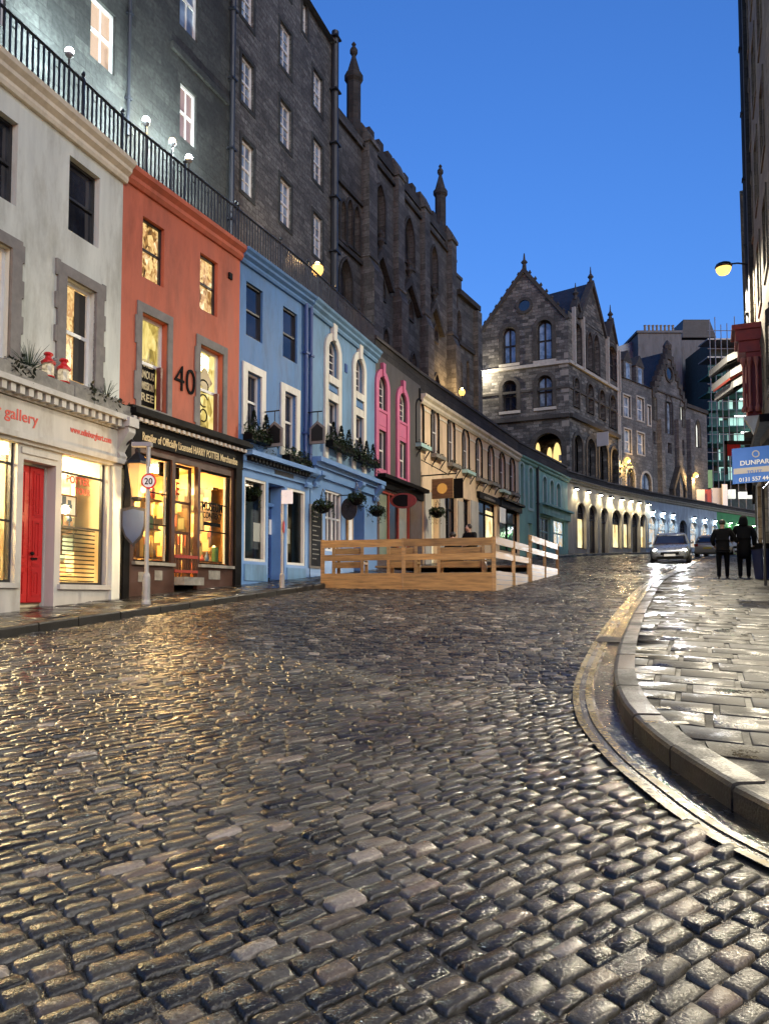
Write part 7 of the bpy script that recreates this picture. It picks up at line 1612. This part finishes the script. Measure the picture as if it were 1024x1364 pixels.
def car(name, label, paint, loc, rz, rx, lit=True, van=False):
    t = thing(name, label, 'van' if van else 'car', loc); t.rotation_euler = (rx,0,rz); bd = lambda mb,n,m,par=t,sm=False: mb.build(n,m,par,smooth=sm,local=True)
    mb = MB()
    if van: loft(mb, [(-2.5,.75,.3,.85),(-2.35,.92,.22,1.05),(-1.7,.97,.2,1.22),(-1.2,.98,.2,1.25),(2.4,.98,.22,1.25),(2.5,.95,.3,1.2)], ring_body)
    else: loft(mb, [(-2.1,.6,.34,.62),(-2.02,.76,.24,.72),(-1.85,.83,.2,.80),(-1.45,.88,.19,.88),(-.95,.9,.18,.95),(0,.91,.18,.98),(1.2,.9,.19,.99),(1.75,.87,.22,.97),(2.0,.8,.28,.92),(2.08,.7,.36,.8)], ring_body)
    body_ = bd(mb,'body',paint,sm=True)
    mb = MB()
    if van: loft(mb, [(-1.75,.86,.84,1.2,1.22),(-1.0,.93,.84,1.2,1.9),(-.7,.93,.86,1.2,1.98),(2.35,.93,.88,1.2,2.0),(2.45,.9,.84,1.2,1.9)], ring_cab); bd(mb,'cargo_shell',paint,sm=False); mb = MB(); mb.add([(-.74,-1.68,1.3),(.74,-1.68,1.3),(.7,-1.08,1.86),(-.7,-1.08,1.86)],[(0,1,2,3)]); bd(mb,'windscreen',m_dark)
    else:
        loft(mb, [(-1.12,.8,.74,.93,.97),(-.42,.83,.66,.95,1.40),(.1,.83,.66,.95,1.46),(.8,.83,.66,.95,1.45),(1.4,.82,.62,.95,1.36),(1.9,.78,.66,.93,.99)], ring_cab); bd(mb,'glasshouse',m_dark)
        mb = MB(); loft(mb, [(-.5,.1,.67,1.33,1.40),(-.36,.1,.655,1.38,1.435),(.1,.1,.66,1.42,1.485),(.8,.1,.66,1.41,1.475),(1.4,.1,.62,1.33,1.39),(1.5,.1,.6,1.28,1.32)], lambda y,a,w,z0,z1: [(w+.01,y,z0),(w+.012,y,z0+.03),(w*.85,y,z1),(-w*.85,y,z1),(-w-.012,y,z0+.03),(-w-.01,y,z0)]); bd(mb,'roof',paint,sm=True)
        mb = MB()
        for sx in (-1,1): mb.tube([(sx*.79,-1.1,.95),(sx*.67,-.42,1.38)], .035, 6); mb.tube([(sx*.66,1.42,1.34),(sx*.74,1.88,.98)], .05, 6); mb.tube([(sx*.83,.35,.95),(sx*.67,.35,1.42)], .03, 6)
        bd(mb,'pillar',paint)
    fy = -2.5 if van else -2.1; ry = 2.5 if van else 2.08; k = 1.25 if van else 1
    mb = MB(); mb.box(-.42,.42,fy-.015,fy+.05,.42*k,.56*k); bd(mb,'grille',m_black); mb = MB(); mb.box(-.62,.62,fy-.01,fy+.08,.24,.36); bd(mb,'lower_intake',m_black)
    mb = MB(); mb.box(-.26,.26,fy-.03,fy-.015,.36,.47); bd(mb,'number_plate',m_signwhite); mb = MB(); mb.box(-.26,.26,ry,ry+.02,.55,.66); bd(mb,'number_plate',m_plateY)
    for sx in (-1,1):
        mb = MB(); mb.lathe((sx*.62,0,0), [(.02,-.11),(.12,-.06),(.13,0),(.1,.05),(.03,.07)], 10); mb.v = [(x,fy+.13+.10*0+(zz)*-.6-.04,.63*k+(y_)*.7) for x,y_,zz in mb.v]
        h_ = bd(mb,'headlight',emit('headlight_on',(.92,.96,1),40.) if lit else m_steel,sm=True)
        mb = MB(); mb.box(min(sx*.58,sx*.82),max(sx*.58,sx*.82),ry-.12,ry+.01,.72,.9); bd(mb,'tail_lamp',m_tail)
        mb = MB(); mb.lathe((sx*.98,-.95,1.0), [(.02,-.07),(.09,-.05),(.1,.04),(.03,.08)], 8); bd(mb,'door_mirror',paint,sm=True)
        for yy in (-1.32,1.3) if not van else (-1.6,1.6):
            mb = MB(); r_ = .32; n = 20; A = [(sx*.72,yy+r_*cos(a),r_+r_*sin(a)) for a in np.linspace(0,2*pi,n+1)[:-1]]; B = [(sx*.925,q[1],q[2]) for q in A]; mb.prism(A,B); w_ = bd(mb,'wheel',m_tyre)
            mb = MB(); A = [(sx*.90,yy+.21*cos(a),r_+.21*sin(a)) for a in np.linspace(0,2*pi,n+1)[:-1]]; B = [(sx*.935,q[1],q[2]) for q in A]; mb.prism(A,B); bd(mb,'rim',m_rim,w_)
    if lit:
        for sx in (-1,1):
            l = D.lights.new('headlight_beam','SPOT'); o = D.objects.new('headlight_beam',l); COL.objects.link(o); o.parent = t; o.location = (sx*.62,fy-.14,.63); l.energy = 120; l.color = (.92,.96,1); l.spot_size = radians(75); l.spot_blend = .9; l.shadow_soft_size = .06
            o.rotation_euler = (radians(84),0,radians(180))
    return t
m_silver = plain('silver_paint',(.35,.37,.4),.3,metal=.6,var=.06); m_beige = plain('pale_paint',(.45,.4,.34),.35,metal=.3,var=.06); m_van = plain('white_van_paint',(.7,.72,.74),.35,var=.05)
car('silver_car','silver car coming down the cobbles with headlights on',m_silver,(14.6,38.2,gz(38.2)-.01),-.40,.075)
car('parked_car','pale parked car seen from behind beyond the two walkers',m_beige,(22.1,50.2,gz(50.2)-.01),pi-.62,-.06,lit=False)
car('delivery_van','white van parked at the far right past the walkers',m_van,(29.0,60.0,gz(60)-.01),-.75,.06,lit=False,van=True)

# ------------------------------------------------------------------ people
def skin(name, J, E, mat, parent, lvl=2):
    names = list(J); ix = {n:i for i,n in enumerate(names)}; me = D.meshes.new('tmp'); me.from_pydata([J[n][0] for n in names], [(ix[a],ix[b]) for a,b in E], [])
    o = D.objects.new('tmp', me); COL.objects.link(o); md = o.modifiers.new('s','SKIN'); md.use_smooth_shade = True
    for i, n in enumerate(names):
        r_ = J[n][1]; me.skin_vertices[0].data[i].radius = (r_,r_) if not isinstance(r_,tuple) else r_; me.skin_vertices[0].data[i].use_root = (i == 0)
    sb = o.modifiers.new('u','SUBSURF'); sb.levels = lvl; sb.render_levels = lvl
    bpy.context.view_layer.update(); m2 = D.meshes.new_from_object(o.evaluated_get(bpy.context.evaluated_depsgraph_get())); D.objects.remove(o); D.meshes.remove(me)
    m2.name = name; m2.materials.clear(); m2.materials.append(mat); m2.shade_smooth(); q = D.objects.new(name, m2); COL.objects.link(q); q.parent = parent; return q
m_skin = plain('skin',(.45,.27,.19),.5,var=.08); m_coat = plain('black_coat',(.005,.005,.006),.85,var=.3,scale=6,spec=.15); m_trous = plain('black_trousers',(.005,.005,.006),.85,var=.3,spec=.15); m_hair = plain('dark_hair',(.02,.014,.01),.5); m_shoe = plain('dark_shoe',(.012,.01,.01),.4)
def hand(J, E, pre, w, d, side):                       # palm and five fingers hanging from the wrist w along d
    w = np.array(w,float); d = np.array(d,float)/np.linalg.norm(d); x = np.array((0,1.,0)); pm_ = w+d*.07; J[pre+'palm'] = (tuple(pm_),.026); E.append((pre+'wrist',pre+'palm'))
    for k, (o_, L) in enumerate(((.03,.075),(.011,.085),(-.009,.08),(-.028,.062))):
        a = pm_+x*o_+d*.03; b = a+d*L*.5+np.array((-side*.008,0,0)); c = b+d*L*.45+np.array((-side*.02,0,0)); 
        for n_, p_ in (('a',a),('b',b),('c',c)): J[pre+'f%d%s'%(k,n_)] = (tuple(p_),.009)
        E += [(pre+'palm',pre+'f%da'%k),(pre+'f%da'%k,pre+'f%db'%k),(pre+'f%db'%k,pre+'f%dc'%k)]
    a = w+d*.035+x*.035; b = a+d*.035+x*.015; J[pre+'ta'] = (tuple(a),.011); J[pre+'tb'] = (tuple(b),.009); E += [(pre+'palm',pre+'ta'),(pre+'ta',pre+'tb')]
def person(label, loc, rz, stride=.12, coat='jacket', armR=None, armL=None, H=1.0, hood=False, seated=False, group=None):
    t = thing('person', label, 'person', loc, group, rz); s_ = stride
    hip = (0,0,.92); chest = (0,.02,1.28); neck = (0,.02,1.47); head = (0,.05,1.60)
    wr = armR or ((.20,0,1.40),(.27,-.04,1.13),(.26,.05,.88)); wl_ = armL or ((-.20,0,1.40),(-.27,-.04,1.13),(-.26,.05,.88))
    leg = lambda sx, y: ((sx*.10,0,.88),(sx*.11,y*.55+.03,.48),(sx*.11,y,.09),(sx*.12,y+.15,.04))
    if seated:
        hip = (0,0,.47); chest = (0,.02,.83); neck = (0,.03,1.02); head = (0,.06,1.15); dzs = .45
        wr = ((.20,0,.95),(.26,.06,.68),(.18,.3,.62)); wl_ = ((-.20,0,.95),(-.26,.06,.68),(-.18,.3,.62)); leg = lambda sx, y: ((sx*.1,.05,.45),(sx*.11,.42,.46),(sx*.11,.44,.09),(sx*.12,.58,.04))
    lr, ll = leg(1,s_), leg(-1,-s_)
    J = {'hip':(hip,.12),'chest':(chest,.13),'neck':(neck,.055),'head':(head,(.085,.1)),'crown':((head[0],head[1]-.01,head[2]+.11),.07),'chin':((head[0],head[1]+.05,head[2]-.06),.045),'nose':((head[0],head[1]+.115,head[2]+.01),.016)}
    E = [('hip','chest'),('chest','neck'),('neck','head'),('head','crown'),('head','chin'),('head','nose')]
    for pre, A in (('R',wr),('L',wl_)):
        J[pre+'sh'] = (A[0],.06); J[pre+'el'] = (A[1],.045); J[pre+'wrist'] = (A[2],.028); E += [('chest',pre+'sh'),(pre+'sh',pre+'el'),(pre+'el',pre+'wrist')]; hand(J,E,pre,A[2],np.array(A[2])-np.array(A[1]),1 if pre == 'R' else -1)
    for pre, A in (('r',lr),('l',ll)):
        for n_, p_, r_ in zip(('th','kn','an','to'), A, (.08,.055,.04,.03)): J[pre+n_] = (p_,r_)
        E += [('hip',pre+'th'),(pre+'th',pre+'kn'),(pre+'kn',pre+'an'),(pre+'an',pre+'to')]
    skin('body', J, E, m_skin, t)
    lowz = {'jacket':.80,'coat':.52}.get(coat,.8) if not seated else .42
    J = {'hip':((0,0,hip[2]),.19),'hem':((0,-.01,lowz),.2 if coat == 'jacket' else .235),'waist':((0,.01,(hip[2]+chest[2])/2),.175),'chest':(chest,(.195,.17)),'collar':((0,.02,neck[2]-.01),.10)}
    E = [('hip','hem'),('hip','waist'),('waist','chest'),('chest','collar')]
    for pre, A in (('R',wr),('L',wl_)):
        J[pre+'sh'] = (A[0],.095); J[pre+'el'] = (A[1],.075); J[pre+'cu'] = (tuple(np.array(A[1])*.1+np.array(A[2])*.9),.055); E += [('chest',pre+'sh'),(pre+'sh',pre+'el'),(pre+'el',pre+'cu')]
    skin('coat', J, E, m_coat, t)
    J = {'hip':((0,0,hip[2]-.02),.14)}; E = []
    for pre, A in (('r',lr),('l',ll)):
        for n_, p_, r_ in zip(('th','kn','an'), A, (.105,.078,.058)): J[pre+n_] = (p_,r_)
        J[pre+'cuff'] = ((A[2][0],A[2][1],.05),.062); E += [('hip',pre+'th'),(pre+'th',pre+'kn'),(pre+'kn',pre+'an'),(pre+'an',pre+'cuff')]
    skin('trousers', J, E, m_trous, t)
    for A in (lr,ll):
        J = {'a':((A[2][0],A[2][1]-.04,.055),.05),'b':((A[2][0],A[2][1]+.06,.045),.045),'c':((A[3][0],A[3][1]+.02,.035),.035)}; skin('shoe', J, [('a','b'),('b','c')], m_shoe, t)
    h = head
    if hood: J = {'a':((0,.0,neck[2]-.04),.14),'b':((0,h[1]-.05,h[2]-.02),.135),'c':((0,h[1]-.03,h[2]+.10),.115),'d':((0,h[1]+.02,h[2]+.15),.075)}; skin('hood', J, [('a','b'),('b','c'),('c','d')], m_coat, t)
    else: J = {'b':((0,h[1]-.05,h[2]-.03),.085),'c':((0,h[1]-.035,h[2]+.05),.108),'d':((0,h[1]+.02,h[2]+.12),.085)}; skin('hair', J, [('b','c'),('c','d')], m_hair, t)
    t.scale = (H,H,H); return t
zp_ = gz(21.7)+.118
person('bare headed person in a black jacket walking away on the right pavement', (9.78,21.7,zp_), -.42, .10, 'jacket', armR=((.2,0,1.38),(.33,.02,1.15),(.42,.18,1.05)), armL=((-.2,0,1.38),(-.28,-.03,1.12),(-.22,.14,.96)), H=.98)
person('hooded person in a long black coat walking away on the right pavement', (10.42,21.75,zp_), -.42, .13, 'coat', armL=((-.2,0,1.40),(-.29,.0,1.16),(-.30,.22,1.06)), H=1.03, hood=True)
bg = thing('shoulder_bag', 'black shoulder bag hanging at the right side of the hooded person', 'bag', (10.78,21.62,zp_+.75)); mb = MB()
mb.box(10.70,10.80,21.48,21.80,zp_+.72,zp_+1.0); mb.build('pouch', m_coat, bg); mb = MB(); mb.tube([(10.74,21.5,zp_+1.0),(10.66,21.6,zp_+1.44),(10.74,21.78,zp_+1.0)], .015, 5); mb.build('strap', m_coat, bg)
person('seated person with a dark coat behind the timber platform rails, nearer the hanging emblem sign', (2.0,21.7,dz+.0), .6, 0, seated=True, hood=False)
person('second seated person in dark coat at the rails, leaning to the right', (2.55,22.4,dz2-.02), 2.2, 0, seated=True)

# ------------------------------------------------------------------ litter bin and drain
X, Y = 10.75, 21.2; z = gz(Y)+.118; t = thing('litter_bin', 'dark blue litter bin by the wall at the right edge', 'bin', (X,Y,z))
mb = MB(); mb.add([(X-.2,Y-.2,z),(X+.2,Y-.2,z),(X+.2,Y+.2,z),(X-.2,Y+.2,z),(X-.26,Y-.26,z+.85),(X+.26,Y-.26,z+.85),(X+.26,Y+.26,z+.85),(X-.26,Y+.26,z+.85)],[(3,2,1,0),(4,5,6,7),(0,1,5,4),(1,2,6,5),(2,3,7,6),(3,0,4,7)]); mb.build('body', plain('dark_blue_plastic',(.02,.03,.09),.4), t)
mb = MB(); mb.box(X-.29,X+.29,Y-.29,Y+.29,z+.85,z+.92); mb.box(X-.2,X+.2,Y-.24,Y+.2,z+.92,z+1.0); mb.build('lid', m_black, t)
t = thing('drain_grate', 'dark iron drain grate set in the gutter by the kerb dip', 'drain', (3.05,10.2,gz(10.2))); mb = MB()
for k in range(7): yy = 9.95+.07*k; mb.box8([(2.78+.03*k,yy,gz(yy)+.004),(3.16+.03*k,yy-.1,gz(yy-.1)+.004),(3.16+.03*k,yy-.06,gz(yy-.06)+.004),(2.78+.03*k,yy+.04,gz(yy+.04)+.004),(2.78+.03*k,yy,gz(yy)+.014),(3.16+.03*k,yy-.1,gz(yy-.1)+.014),(3.16+.03*k,yy-.06,gz(yy-.06)+.014),(2.78+.03*k,yy+.04,gz(yy+.04)+.014)])
mb.build('bars', m_iron, t)
